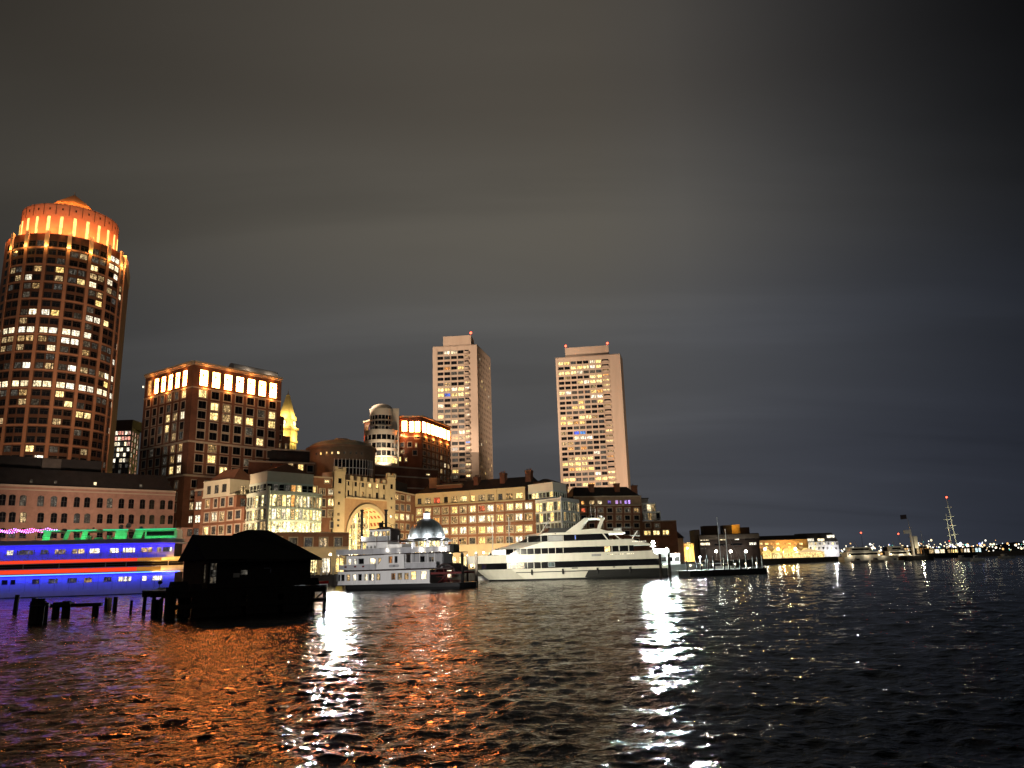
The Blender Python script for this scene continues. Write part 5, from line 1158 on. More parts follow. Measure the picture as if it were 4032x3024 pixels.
# ================================================================== big white dinner-cruise yacht
def yacht():
    P0 = at(1872, 2270, 190); P1 = at(2620, 2264, 186); P0.z = P1.z = 0; ang = math.atan2(P1.y-P0.y, P1.x-P0.x)
    t = vessel('cruise_yacht', 'three deck cream motor yacht with dark window bands and raked arch', 'boat', P0, ang)
    X = lambda zx: (zx-75)/39.0; Z = lambda zy: (706-zy)/39.0+.05
    hb = 5.0
    m = MB(); m.prism(plan(3.2, 45.2, hb-.5, 9, 0), .38, 2.72, top=plan(.2, 45.4, hb, 9, 0)); m.build('hull', CREAMP, t)
    m = MB(); m.prism(plan(3.6, 45.2, hb-.7, 9, 0), -1.2, .36, top=plan(3.2, 45.25, hb-.48, 9, 0)); m.build('boot_top', BLACK, t)
    q = MB(); pts = [(X(1095), Z(690)), (X(1830), Z(700)), (X(1830), Z(628)), (X(1130), Z(628))]
    for y in (-hb-.04,): q.poly([(x, y, z) for x, z in pts]); q.poly([(x, y+.03, z) for x, z in reversed(pts)])
    for (xa, za), (xb, zb) in zip(pts, pts[1:]+pts[:1]): q.quad((xa, -hb-.04, za), (xa, -hb+.2, za), (xb, -hb+.2, zb), (xb, -hb-.04, zb))
    q.build('black_flank', BLACK, t); pt(t, 'rub_rail', BLACK, (X(475), X(1125), -hb-.08, -hb+.1, Z(637), Z(630)))
    def tier(z0, z1, xa, xb, b0, bow, xa2=None, xb2=None, mat=CREAMP, name='deck_band'):
        m = MB(); m.prism(plan(xa, xb, b0, bow, 0), z0, z1, top=plan(xa if xa2 is None else xa2, xb if xb2 is None else xb2, b0-.05, bow, 0)); return m.build(name, mat, t)
    G = GLASS['k']
    tier(2.72, 4.15, .4, X(1795), hb-.18, 9, xb2=X(1740), mat=G, name='window_band')
    pt(t, 'gilt_panel', YELP, (X(395), X(560), -hb+.02, -hb+.16, 2.8, 4.1)) if False else None
    tier(4.15, 6.0, -1.9, X(1780), hb, 10, xa2=-2.0, xb2=X(1700))
    tier(6.0, 7.3, X(190), X(1545), hb-.25, 6, xa2=X(255), mat=G, name='window_band')
    tier(7.3, 8.75, X(240), X(1725), hb, 7, xa2=X(470), xb2=X(1520))
    tier(8.75, 10.2, X(470), X(1330), hb-.5, 4, xa2=X(590), mat=G, name='window_band')
    tier(10.2, 10.75, X(530), X(1480), hb-.1, 4, xa2=X(600), xb2=X(1440), name='hardtop')
    tier(10.75, 11.9, X(700), X(990), 2.8, 1.5, xa2=X(745), mat=BLACK, name='wheelhouse')
    for z in (582, 640, 705): pt(t, 'mullion', CREAMP, (X(z)-.06, X(z)+.06, -hb+.02, -hb+.2, 2.74, 4.13))
    swin(t, X(770), 3.0, 1.5, 1.0, 'b2', -hb+.16); swin(t, X(395), 2.85, 4.0, 1.2, 'm', -hb+.16)
    for z in (460, 520, 580, 645, 710, 775, 840, 910): pt(t, 'mullion', CREAMP, (X(z)-.06, X(z)+.06, -hb+.08, -hb+.3, 6.02, 7.28))
    swin(t, X(255), 6.08, 3.4, 1.1, 'm', -hb+.22)
    for z, w in ((1285, .9), (1318, .4)): swin(t, X(z), 6.1, w, 1.1, 'y', -hb+.22)
    for z in (1350, 1415, 1500): pt(t, 'deck_post', CREAMP, (X(z)-.1, X(z)+.1, -hb+.08, -hb+.25, 6.02, 7.28))
    for z in (590, 712, 775, 915): pt(t, 'mullion', CREAMP, (X(z)-.06, X(z)+.06, -hb+.35, -hb+.55, 8.8, 10.18))
    pt(t, 'blind', GREYP, (X(780), X(910), -hb+.40, -hb+.5, 8.85, 10.1)); swin(t, X(1022), 9.0, .18, 1.0, 'b', -hb+.46)
    q = MB()                                       # raked panel behind the lounge
    for a_, e_ in (((X(1270), 10.2), (X(1310), 8.75)), ((X(1360), 10.2), (X(1425), 8.75))): q.quad((a_[0], -hb+.35, a_[1]), (e_[0], -hb+.35, e_[1]), (e_[0]+.35, -hb+.35, e_[1]), (a_[0]+.35, -hb+.35, a_[1])); q.quad((a_[0], -hb+.45, a_[1]), (a_[0]+.35, -hb+.45, a_[1]), (e_[0]+.35, -hb+.45, e_[1]), (e_[0], -hb+.45, e_[1]))
    q.build('raked_post', CREAMP, t)
    # raked radar arch, both sides and the top beam
    for y in (-2.9, 2.5):
        q = MB(); out = [(X(930), 10.75), (X(1115), 14.0), (X(1160), 13.95), (X(1090), 11.6), (X(1225), 11.75), (X(1262), 13.6), (X(1302), 13.95), (X(1240), 11.5), (X(1330), 10.75)]
        qs = [[out[0], (X(1075), 11.3), out[2], out[1]], [out[0], (X(1330), 10.75), (X(1240), 11.5), (X(1075), 11.3)], [(X(1225), 11.4), (X(1258), 11.4), out[6], out[5]], [out[2], (X(1262), 13.55), out[6], (X(1110), 14.05)]]
        for pq in qs:
            q.poly([(x, y, z) for x, z in pq]); q.poly([(x, y+.4, z) for x, z in reversed(pq)])
            for (xa, za), (xb, zb) in zip(pq, pq[1:]+pq[:1]): q.quad((xa, y, za), (xa, y+.4, za), (xb, y+.4, zb), (xb, y, zb))
        q.build('arch_leg', CREAMP, t)
    pt(t, 'arch_beam', CREAMP, (X(1115), X(1300), -2.6, 2.6, 13.75, 14.02))
    for z, h in ((1180, 3.6), (1220, 2.9), (1243, 1.8)): m = MB(); m.tube((X(z), 0, 14), (X(z), 0, 14+h), .05, .03, 6); m.build('antenna', WHITE, t)
    m = MB(); m.ball((X(1265), 0, 14.35), .38); m.build('radome', WHITE, t)
    m = MB(); m.tube((X(695), 0, 10.8), (X(800), 0, 14.6), .09, .06); m.tube((X(715), -.8, 13.2), (X(775), .8, 13.2), .12); m.tube((X(755), -.5, 12.3), (X(790), .5, 12.3), .1); m.tube((X(780), 0, 14.4), (X(815), 0, 14.5), .12); m.build('signal_mast', WHITE, t)
    for k in range(8):
        x = X(100)+k*.8; y = -hb*min(1, ((x+1.9)/10))**.75+.25; pt(t, 'foredeck_stanchion', METAL, (x, x+.04, y-.02, y+.02, 6.0, 6.8))
    for z in (620, 900, 1210, 1500): m = MB(); m.tube((X(z), -hb-.22, 1.3), (X(z), -hb-.22, 2.5), .2, .2, 8); m.build('fender', BLACK, t)
    # aft decks: rails, lamps, vents
    for k in range(9): pt(t, 'stanchion', METAL, (X(1330)+k*.7, X(1330)+k*.7+.05, -3.5, -3.45, 10.75, 11.5))
    pt(t, 'aft_rail', METAL, (X(1330), X(1330)+5.7, -3.52, -3.44, 11.48, 11.55)); pt(t, 'deck_locker', WHITE, (X(1380), X(1450), -2, 0, 10.75, 11.4))
    pt(t, 'strip_lamp', GLASS['w'], (X(1305), X(1540), -hb-.03, -hb+.02, 5.35, 5.47)); pt(t, 'strip_lamp', GLASS['w'], (X(1535), X(1660), -hb-.03, -hb+.02, 8.1, 8.2))
    pt(t, 'vent_grille', GREYP, (X(1165), X(1250), -hb-.03, -hb+.02, 5.1, 5.6)); pt(t, 'scupper', FRAME, (X(980), X(1035), -hb-.03, -hb+.02, 2.45, 2.65)); pt(t, 'scupper', FRAME, (X(1350), X(1370), -hb-.03, -hb+.02, 2.45, 2.65))
    m = MB(); m.tube((X(1540), -3.5, 8.8), (X(1590), -3.5, 10.6), .12); m.tube((X(1520), -3.3, 9.6), (X(1610), -3.3, 9.4), .1); m.build('davit', WHITE, t)
    for z in (845,): m = MB(); m.tube((X(z), -hb+.05, 10.5), (X(z), -hb-.15, 10.5), .12); m.build('navigation_light', BLACK, t)
    for z in (292, 312): m = MB(); m.tube((X(z), -hb+1.2, 7.35), (X(z), -hb+1.2, 7.55), .12); m.build('fairlead', BLACK, t)
    return t
GLASS['b2'] = emat('lit_teal', (.3, .7, .65), .10, (.4, .8, .75), spread=.6)
YACHT = yacht()

# white launch with the glaring lamp beside the yacht's stern
def launch():
    P0 = at(2560, 2258, 204); P0.z = 0; t = vessel('work_launch', 'white launch with glaring white floodlamp beside the yacht stern', 'boat', P0, R(4))
    m = MB(); m.prism(plan(0, 14.2, 2.0, 0, 5), -.6, .9, top=plan(-.2, 15.4, 2.5, 0, 5)); m.prism(plan(-.2, 15.4, 2.5, 0, 5), .9, 2.6, top=plan(-.3, 16.4, 2.6, 0, 5)); m.build('hull', WHITE, t)
    face(t, Vector((.5, -2.1, 0)), Vector((7.5, -2.1, 0)), 2.6, 5.2, [(.5+k*1.7, 3.4, 1.2, 1.1, 'kdkd'[k], 'boat') for k in range(4)], WHITE, .1, name='cabin_side'); pt(t, 'cabin', WHITE, (.5, 7.5, -1.8, 2.0, 2.6, 5.18))
    m = MB(); m.prism(plan(0, 8.2, 2.4, 0, 1), 5.2, 5.35); m.build('cabin_roof', WHITE, t); pt(t, 'bridge_screen', WHITE, (1, 5, -1.5, 1.5, 5.35, 6.6)); 
    m = MB(); m.tube((.9, -1.2, 5.35), (.9, -1.2, 8.3), .09); m.tube((.2, -1.2, 7.3), (1.7, -1.2, 7.3), .06); m.build('lamp_mast', METAL, t)
    m = MB(); m.tube((.9, -1.35, 8.3), (.9, -1.65, 8.25), .34, .42, 12); m.build('floodlamp', bulb_mat('glaring_lamp', (.86, 1.0, .90), 130), t)
    point(t, (.9, -2.2, 8.25), (.86, 1.0, .92), 15000, .35); spot(t, (.9, -2.0, 8.25), (-2, -40, 0), (.84, 1.0, .93), 950000, 130, .5, .4); point(t, (6.2, -2.7, 5.0), (.9, 1.0, .95), 1500, .2)
    for k in range(7): pt(t, 'stanchion', METAL, (8.5+k*1.1, 8.55+k*1.1, -2.3+.25*max(0, k-3), -2.25+.25*max(0, k-3), 2.6, 3.5))
    m = MB(); m.ball((12.9, -1.6, 4.2), .25); m.tube((12.9, -1.6, 2.6), (12.9, -1.6, 4.0), .04); m.build('bow_lamp', bulb_mat('bow_lamp', (.9, .97, 1.0), 40), t); point(t, (12.9, -2.0, 4.2), (.9, .97, 1.0), 5000, .2)
launch()

# ================================================================== cruise ship decked in coloured light, left edge
def cruise_ship():
    P0 = at(0, 2353, 166.5); P1 = at(660, 2336, 174); P0.z = P1.z = 0; ang = math.atan2(P1.y-P0.y, P1.x-P0.x)
    t = vessel('cruise_ship', 'multi deck cruise ship washed in blue red and green light', 'boat', P0, ang)
    X = lambda zx: zx/46.2; Z = lambda zy, zx=0: (1336-.0295*zx-zy)/46.2
    hb = 5.2; xs = -14
    def tier(z0, z1, xb, b0, mat, name, bow=6, xb2=None, xa=xs):
        m = MB(); m.prism(plan(xa, xb, b0, 0, bow), z0, z1, top=plan(xa, xb if xb2 is None else xb2, b0, 0, bow)); return m.build(name, mat, t)
    tier(.12, 1.15, X(1720), hb, CREAMP, 'hull', 7, X(1800)); tier(-1, .12, X(1700), hb-.15, BLACK, 'boot_top', 7, X(1720))
    # lower saloon
    ws = [(110, 'k', 50), (180, 'k', 40), (375, 'd', 60), (525, 'd', 80), (690, 'd', 80), (830, 'm', 70), (1005, 'd', 70), (1120, 'w', 40), (1180, 'w', 70), (1335, 'w', 40), (1455, 'w', 90)]
    x0, x1 = xs, X(1610)
    face(t, Vector((x0, -hb+.02, 0)), Vector((x1, -hb+.02, 0)), 1.15, 4.35, [(X(z)-w/92.4-x0, 2.7, w/46.2, .95, g, 'boat') for z, g, w in ws], WHITE, .12, style='boat', name='saloon_side')
    tier(1.15, 4.3, X(1640), hb-.4, pmat('cabin_dark', (.05, .04, .035), .8), 'saloon', 5)
    tier(4.35, 4.6, X(1790), hb+.45, WHITE, 'deck_slab', 7)
    # red lit bulwarks with an open gallery between
    tier(4.6, 5.75, X(1805), hb+.3, WHITE, 'bulwark', 7); tier(5.75, 6.65, X(1640), hb-1.2, DARKW, 'gallery_wall', 5); tier(6.65, 7.55, X(1840), hb+.3, WHITE, 'bulwark', 8, X(1880))
    for z in (970, 1155, 1540, 250, 560): pt(t, 'gallery_post', WHITE, (X(z), X(z)+.12, -hb, -hb+.12, 5.75, 6.65))
    # upper saloon
    ws = [(125, 'w', 58), (260, 'd', 150), (425, 'd', 70), (560, 'm', 96), (718, 'm', 110), (865, 'w', 90), (1040, 'w', 80), (1160, 'w', 84), (1215, 'w', 24), (1335, 'm', 100), (1450, 'm', 40), (1515, 'd', 60), (1560, 'w', 24)]
    x1 = X(1590); face(t, Vector((x0, -hb+.1, 0)), Vector((x1, -hb+.1, 0)), 7.55, 10.4, [(X(z)-w/92.4-x0, 8.65, w/46.2, .95, g, 'boat') for z, g, w in ws], WHITE, .12, style='boat', name='upper_saloon_side')
    tier(7.55, 10.35, X(1620), hb-.4, pmat('cabin_dark', (.05, .04, .035), .8), 'upper_saloon', 3)
    tier(10.4, 10.7, X(1670), hb+.4, WHITE, 'top_deck', 4); tier(10.7, 11.5, X(1640), hb+.1, pmat('grey_bulwark', (.34, .31, .27), .6), 'top_bulwark', 4)
    for k in range(17):
        x = xs+.9+k*2.75
        pt(t, 'panel_seam', GREYP, (x, x+.06, -hb-.005, -hb+.018, 1.2, 4.3))
        if x < X(1560): pt(t, 'panel_seam', GREYP, (x, x+.06, -hb+.075, -hb+.098, 7.6, 10.35)); pt(t, 'deck_post', WHITE, (x+1, x+1.08, -hb-.3, -hb-.22, 7.55, 10.4))
    for k in range(30):
        x = xs+.4+k*1.6
        if x < X(1620): pt(t, 'rail_post', METAL, (x, x+.05, -hb-.1, -hb-.05, 11.5, 12.3))
    pt(t, 'top_rail', METAL, (xs, X(1620), -hb-.12, -hb-.04, 12.26, 12.32)); pt(t, 'mid_rail', METAL, (xs, X(1620), -hb-.1, -hb-.06, 11.88, 11.92))
    pt(t, 'gallery_rail', METAL, (xs, X(1700), -hb-.12, -hb-.06, 6.18, 6.24))
    for k, z in enumerate((640, 820, 980)): pt(t, 'deck_bench', GREYP, (X(z), X(z)+1.4, -2.5, -1.5, 11.5, 12.0)); pt(t, 'deck_locker', WHITE, (X(z)+2, X(z)+2.7, -1.0, .2, 11.5, 12.5))
    # green canopies on the sun deck
    def canopy(za, zb, panels):
        pt(t, 'canopy_roof', WHITE, (X(za), X(zb), -3.6, 3.6, 13.35, 13.65))
        for (xa, xb, dx) in panels:
            q = MB(); pts = [(X(xa)-dx, 11.5), (X(xb)-dx, 11.5), (X(xb), 13.35), (X(xa), 13.35)]
            q.poly([(x, -3.5, z) for x, z in pts]); q.poly([(x, -3.35, z) for x, z in reversed(pts)])
            for (a1, b1), (a2, b2) in zip(pts, pts[1:]+pts[:1]): q.quad((a1, -3.5, b1), (a1, -3.35, b1), (a2, -3.35, b2), (a2, -3.5, b2))
            q.build('canopy_panel', WHITE, t)
        q = (X(za)+X(zb))/2
        l = bpy.data.lights.new('light', 'AREA'); l.shape = 'RECTANGLE'; l.size = X(zb)-X(za)-.4; l.size_y = .3; l.energy = 75*(X(zb)-X(za))/6; l.color = (.05, 1.0, .22)
        o = bpy.data.objects.new('light', l); col.objects.link(o); o.parent = t; o.location = (q, -4.6, 11.75); o.rotation_euler = (R(150), 0, 0)
        pt(t, 'green_strip', emat('green_led', (.03, 1.0, .45), 1.0, pattern=False, sample=True), (X(za), X(zb), -3.66, -3.6, 13.48, 13.6))
    canopy(335, 515, [(375, 440, .25)]); canopy(580, 845, [(570, 610, .5), (720, 770, .3)]); canopy(905, 1135, [(1020, 1130, .2)]); canopy(1200, 1580, [(1200, 1280, .5)])
    pt(t, 'wheelhouse', WHITE, (X(1290), X(1590), -3.3, 3.3, 11.5, 13.3)); swin(t, X(1305), 12.1, 5.6, .95, 'k', -3.34)
    m = MB(); m.ball((X(1025), 0, 14.3), .5); m.ball((X(1090), .5, 14.6), .6); m.ball((X(1215), 0, 14.0), .4); m.build('radome', GREYP, t)
    for z in (1340, 1545): m = MB(); m.tube((X(z), 0, 13.6), (X(z), 0, 15.5), .04); m.build('antenna', METAL, t)
    # LED strips along the deck edges and the washers they stand for
    def led(x0, x1, y, z, c, name, pw, rot, sy=.25, e=3.0):
        mt = emat(name, c, e, pattern=False, sample=True); pt(t, 'led_strip', mt, (x0, x1, y-.05, y, z-.05, z+.05))
        nseg = 4
        for k in range(nseg):
            a_, b_ = x0+(x1-x0)*k/nseg, x0+(x1-x0)*(k+1)/nseg
            l = bpy.data.lights.new('light', 'AREA'); l.shape = 'RECTANGLE'; l.size = b_-a_; l.size_y = sy; l.energy = pw/nseg; l.color = c
            o = bpy.data.objects.new('light', l); col.objects.link(o); o.parent = t; o.location = ((a_+b_)/2, y-.02, z); o.rotation_euler = rot
    BL = (.014, .008, 1.0)
    led(xs, X(1640), -hb-.75, 4.25, BL, 'blue_led', 1500, (R(38), 0, 0), e=2.2)
    led(xs, X(1600), -hb-.75, 10.3, BL, 'blue_led', 1500, (R(38), 0, 0), e=2.2)
    led(xs, X(1660), -hb-.52, 4.45, (.10, .38, 1.0), 'cyan_led', 200, (R(0), 0, 0), e=3.5)
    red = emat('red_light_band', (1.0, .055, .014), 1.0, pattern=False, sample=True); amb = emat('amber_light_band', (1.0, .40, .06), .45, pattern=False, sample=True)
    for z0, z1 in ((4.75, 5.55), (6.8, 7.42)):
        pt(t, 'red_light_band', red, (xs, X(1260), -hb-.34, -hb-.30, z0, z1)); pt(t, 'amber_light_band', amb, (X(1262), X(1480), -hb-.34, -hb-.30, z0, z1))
    led(X(1400), X(1780), -hb-.8, 4.7, (1.0, .5, .08), 'amber_led', 260, (R(110), 0, 0), e=.3); led(X(1400), X(1800), -hb-.8, 6.75, (1.0, .5, .08), 'amber_led', 260, (R(110), 0, 0), e=.3)
    return t
SHIP = cruise_ship()
def string_lights():
    t = thing('string_lights', 'swags of pink and purple bulbs over the cruise ship sun deck', 'lights', SHIP.location+Vector((0, 0, 11.5))); WL[t.name] = Vector((0, 0, 0)); t.location = SHIP.location; t.rotation_euler = SHIP.rotation_euler
    r_ = random.Random(5); w = MB()
    for row in range(3):
        z0, y = 13.6+row*.35, -3.0+row*1.6; pr = None
        for k in range(46):
            x = -10+k*.44; z = z0-.35*abs(math.sin(k*.42+row))
            if x > 9.6: break
            p = (x, y, z)
            m = MB(); m.ball(p, .10, n=6, k=4); m.build('bulb', bulb_mat(('pink_bulb', 'violet_bulb', 'white_pink_bulb')[r_.randrange(3)], ((1, .12, .5), (.55, .2, 1), (1, .6, .85))[r_.randrange(3)], 9), t)
            if pr: w.tube(pr, p, .015, .015, 4)
            pr = p
    w.build('cable', BLACK, t)
    for x in (-9.5, -4, 1.2, 6.4, 9.5): m = MB(); m.tube((x, -3.0, 11.5), (x, -3.0, 14.4), .05); m.tube((x, .2, 11.5), (x, .2, 14.7), .05); m.build('pole', METAL, t)
string_lights()

# small red and white boat between the hut and the steamer
def small_boat():
    P0 = at(1205, 2306, 152); P0.z = 0; t = vessel('moored_boat', 'small white boat with red gunwale and striped blue yellow slide by the hut', 'boat', P0, R(-8))
    m = MB(); m.prism(plan(-2, 4.0, 1.4, 0, 1.5), -.4, 1.25, top=plan(-2, 4.4, 1.6, 0, 1.5)); m.build('hull', WHITE, t); m = MB(); m.prism(plan(-2, 4.5, 1.65, 0, 1.5), 1.25, 1.75); m.build('gunwale', REDB, t)
    for i, (a, mt) in enumerate(((0.0, YELP), (.75, BLUEP), (1.5, WHITE))):
        q = MB(); q.prism([(-1.9+a, -.9), (-1.2+a, -.9), (-1.2+a, .9), (-1.9+a, .9)], 1.75, 4.4-a, top=[(-3.0+a*.2, -.9), (-2.3+a*.2, -.9), (-2.3+a*.2, .9), (-3.0+a*.2, .9)]); q.build('slide_panel', mt, t)
small_boat()

# ================================================================== bridge-tender's hut on its timber pier
HP = Vector((-28.6, 73.0, 0)); phi = R(38); HS = Vector((math.cos(phi), math.sin(phi), 0)); HT = Vector((-math.sin(phi), math.cos(phi), 0))
def hut():
    t = thing('bridge_hut', 'black silhouetted timber hut with hipped roof on the pier', 'hut', (HP.x, HP.y, 2.4))
    q = lambda s, u: HP+HS*s+HT*u; L, Wd, z0, ze = 10.0, 8.0, 2.4, 5.15
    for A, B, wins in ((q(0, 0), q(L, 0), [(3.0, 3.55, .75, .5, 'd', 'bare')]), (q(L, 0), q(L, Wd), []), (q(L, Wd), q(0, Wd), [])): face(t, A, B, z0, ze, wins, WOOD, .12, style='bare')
    face(t, q(0, Wd), q(0, 0), z0, ze, [(6.3, 2.9, 1.1, 1.75, 'd', 'bare')], WOOD_LIT, .12)
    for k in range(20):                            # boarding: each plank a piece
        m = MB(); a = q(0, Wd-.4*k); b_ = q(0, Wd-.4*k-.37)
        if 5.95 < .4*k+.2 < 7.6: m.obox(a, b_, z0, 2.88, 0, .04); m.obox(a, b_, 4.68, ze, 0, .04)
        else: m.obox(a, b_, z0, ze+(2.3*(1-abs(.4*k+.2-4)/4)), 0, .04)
        m.build('plank', WOOD_LIT, t)
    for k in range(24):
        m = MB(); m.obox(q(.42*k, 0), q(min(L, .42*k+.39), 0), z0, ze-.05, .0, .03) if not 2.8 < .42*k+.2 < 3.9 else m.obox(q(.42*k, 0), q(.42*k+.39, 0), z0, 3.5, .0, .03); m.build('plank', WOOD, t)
    # roof: lower gable part, taller hipped part
    o = .55; r = MB(); A0, A1, R0 = q(-.5, -o), q(-.5, Wd+o), q(-.5, Wd/2); B0, B1, R1 = q(4.2, -o), q(4.2, Wd+o), q(4.2, Wd/2); zr = 7.5; ez = ze-.1
    r.quad((*A0.xy, ez), (*B0.xy, ez), (*R1.xy, zr-.12), (*R0.xy, zr)); r.quad((*B1.xy, ez), (*A1.xy, ez), (*R0.xy, zr), (*R1.xy, zr-.12)); r.poly([(*A0.xy, ez), (*R0.xy, zr), (*A1.xy, ez)])
    r.quad((*A0.xy, ez-.15), (*A0.xy, ez), (*R0.xy, zr), (*R0.xy, zr-.15)); r.build('roof', SHING, t)
    r = MB(); C0, C1 = q(3.0, -o-.1), q(3.0, Wd+o); D0, D1 = q(L+.9, -o-.1), q(L+.9, Wd+o); T0, T1, T2 = q(3.4, Wd/2), q(4.9, Wd/2), q(7.0, Wd/2); e2 = ez-.1
    r.poly([(*C0.xy, e2), (*D0.xy, e2), (*T2.xy, 7.95), (*T1.xy, 8.0), (*T0.xy, 7.55)]); r.poly([(*D1.xy, e2), (*C1.xy, e2), (*T0.xy, 7.55), (*T1.xy, 8.0), (*T2.xy, 7.95)]); r.poly([(*D0.xy, e2), (*D1.xy, e2), (*T2.xy, 7.95)]); r.poly([(*C1.xy, e2), (*C0.xy, e2), (*T0.xy, 7.55)]); r.build('hip_roof', SHING, t)
    m = MB(); m.obox(q(-.5, -o), q(L+.9, -o), ez-.28, ez-.12, -.05, .06); m.build('fascia', WOOD, t)
    m = MB(); m.obox(q(.15, -.06), q(.75, -.06), 2.85, 4.75, 0, .06); w_ = m.build('sash_window', pmat('white_sash', (.22, .21, .22), .6), t)
    for i in range(2):
        for j in range(3): m = MB(); m.obox(q(.2+.27*i, -.12), q(.42+.27*i, -.12), 2.92+.61*j, 3.46+.61*j, 0, .03); m.build('pane', GLASS['d'], w_)
    m = MB(); m.obox(q(2.3, -.05), q(2.9, -.05), 3.35, 3.75, 0, .05); m.build('notice_board', pmat('notice_white', (.30, .28, .24), .7), t)
    m = MB(); m.obox(q(5.2, -.05), q(5.85, -.05), 4.1, 4.16, 0, .12); m.obox(q(5.8, -.05), q(5.9, -.05), 3.7, 4.0, 0, .12); m.build('wall_bracket', METAL, t)
hut()
def pier():
    q = lambda s, u: HP+HS*s+HT*u
    t = thing('timber_pier', 'dark timber pier on piles carrying the black hut', 'pier', (HP.x, HP.y, 0))
    for k in range(19):                            # deck planks
        m = MB(); s = -3.4+.78*k; m.prism([(p.x, p.y) for p in (q(s, -.9), q(s+.74, -.9), q(s+.74, 9.6), q(s, 9.6))], 2.18, 2.34); m.build('deck_plank', WOOD, t)
    for u in (-.7, 2, 6, 9.3): m = MB(); m.obox(q(-3.4, u), q(11.4, u), 1.7, 2.17, -.15, .15); m.build('beam', WOOD, t)
    r_ = random.Random(2)
    for s in (-3.2, -1.2, .8, 3, 5.4, 7.5, 9.6, 11.1):
        for u in (-.7, 2, 6, 9.3):
            p = q(s+r_.uniform(-.2, .2), u); m = MB(); m.tube((p.x+r_.uniform(-.1, .1), p.y, -3), (p.x, p.y, 1.72), .21, .18, 8); m.build('pile', WOOD, t)
    for s in (-2.8, 1.8, 6.4, 9.2): a, b_ = q(s, -.75), q(s+1.9, -.75); m = MB(); m.tube((a.x, a.y, .2), (b_.x, b_.y, 1.7), .09, .09, 6); m.build('brace', WOOD, t)
    m = MB(); m.obox(q(-3.4, -.95), q(11.4, -.95), .75, 1.15, 0, .2); m.build('waler', WOOD, t)
    m = MB(); p = q(-3.6, -1.1); m.tube((p.x, p.y, -3), (p.x+.05, p.y, 2.7), .34, .30, 10); m.build('fender_pile', WOOD, t)
    for k in range(26):
        s = -.6+.47*k
        if k % 7 == 5: continue
        m = MB(); m.obox(q(s, 2.5), q(s+.44, 2.5), -1.5, 1.72, 0, .08); m.build('sheathing_board', WOOD, t)
    for k in range(9):
        s = -3.2+.4*k
        if k in (2, 5): continue
        m = MB(); m.obox(q(s, 6.4), q(s+.46, 6.4), -1.5, 1.5, 0, .08); m.build('sheathing_board', WOOD, t)
    for k in range(21):
        s = -1.1+.5*k
        if k in (8, 15): continue
        m = MB(); m.obox(q(s, -.97), q(s+.46, -.97), -.6+.15*math.sin(k*2.1), 2.16, 0, .07); m.build('fender_board', WOOD, t)
    # boxes and gear lying round the hut
    for s, u, w, h in ((-2.9, 1, 1.6, .8), (-1.6, -.4, 1.1, .55), (-3.2, -.4, .9, .45), (10.9, 2, 1, .7)):
        m = MB(); m.prism([(p.x, p.y) for p in (q(s, u), q(s+w, u), q(s+w, u+1), q(s, u+1))], 2.34, 2.34+h, top=[(p.x, p.y) for p in (q(s+.1, u+.1), q(s+w-.15, u+.1), q(s+w-.1, u+.9), q(s+.1, u+.9))]); m.build('gear_box', WOOD, t)
    return t
PIER = pier()

# ================================================================== ruined piles left of the pier
def piles():
    G = 'ruined timber piles left of the hut'
    def pile(x, y, r, h, lean=(0, 0), name='pile', parent=None, mat=WOOD):
        m = MB(); tp = (x+lean[0], y+lean[1], h); m.tube((x, y, -2.5), tp, r*1.08, r*.92, 9); i = len(m.v)
        return m
    t = thing('pile_cluster', 'thick bound cluster of black piles standing in blue lit water', 'piles', (-41.8, 69.5, 0), G)
    r_ = random.Random(4)
    for k in range(9):
        a = R(40)*k; d_ = .52 if k else 0; x, y = -41.8+d_*math.cos(a)*1.05, 69.5+d_*math.sin(a)*.9; pile(x, y, .22, 1.95+r_.uniform(-.3, .25)).build('pile', WOOD, t)
    m = MB(); m.lathe((-41.8, 69.5, 1.5), [(.80, -.06), (.82, 0), (.80, .06)], 20); m.build('wire_band', BLACK, t)
    p = at(45, 2415, 90); x, y = p.x, 90.5
    t = thing('timber_pile', 'lone short pile nearest the left edge of picture', 'pile', (x, y, 0), G); pile(x, y, .26, 2.05, (.15, 0)).build('pile', WOOD, t)
    # bent: two stout piles and a cap beam running right to a third
    t = thing('pile_bent', 'row of black piles joined by a level cap beam', 'piles', (-47, 79, 0), G)
    for px_, top, rr in ((218, 2372, .36), (258, 2366, .42), (368, 2384, .34)):
        p = at(px_, 2428, 79); z = at(px_, top, 79).z; pile(p.x, 79+(0 if px_ < 300 else .3), rr, z).build('pile', WOOD, t)
    a, b_ = at(200, 2380, 78.7), at(402, 2373, 79.0); m = MB(); m.obox(Vector((a.x, a.y, 0)), Vector((b_.x, b_.y, 0)), a.z-.32, a.z+.02, -.2, .2); m.build('cap_beam', WOOD, t)
    a = at(240, 2365, 78.4); m = MB(); m.prism([(a.x-.9, 78.3), (a.x+.9, 78.3), (a.x+.9, 79.2), (a.x-.9, 79.2)], a.z-.5, a.z-.15, top=[(a.x-.6, 78.3), (a.x+.95, 78.3), (a.x+.95, 79.2), (a.x-.6, 79.2)]); m.build('broken_cap', WOOD, t)
    for i, (px_, top, bot, rr, lab) in enumerate(((418, 2352, 2404, .22, 'leftmost of three close piles behind the cap beam'), (430, 2352, 2405, .22, 'middle one of three close piles behind the cap beam'), (450, 2350, 2408, .24, 'rightmost of three close piles behind the cap beam'), (512, 2364, 2416, .15, 'thin jagged pile alone between close piles and hut pier'))):
        p = atz(px_, bot, 0); z = at(px_, top, p.y).z; t = thing('timber_pile', lab, 'pile', (p.x, p.y, 0), G)
        m = pile(p.x, p.y, rr, z, (.1*(i-1)*.4, 0)); m.build('pile', WOOD, t)
piles()
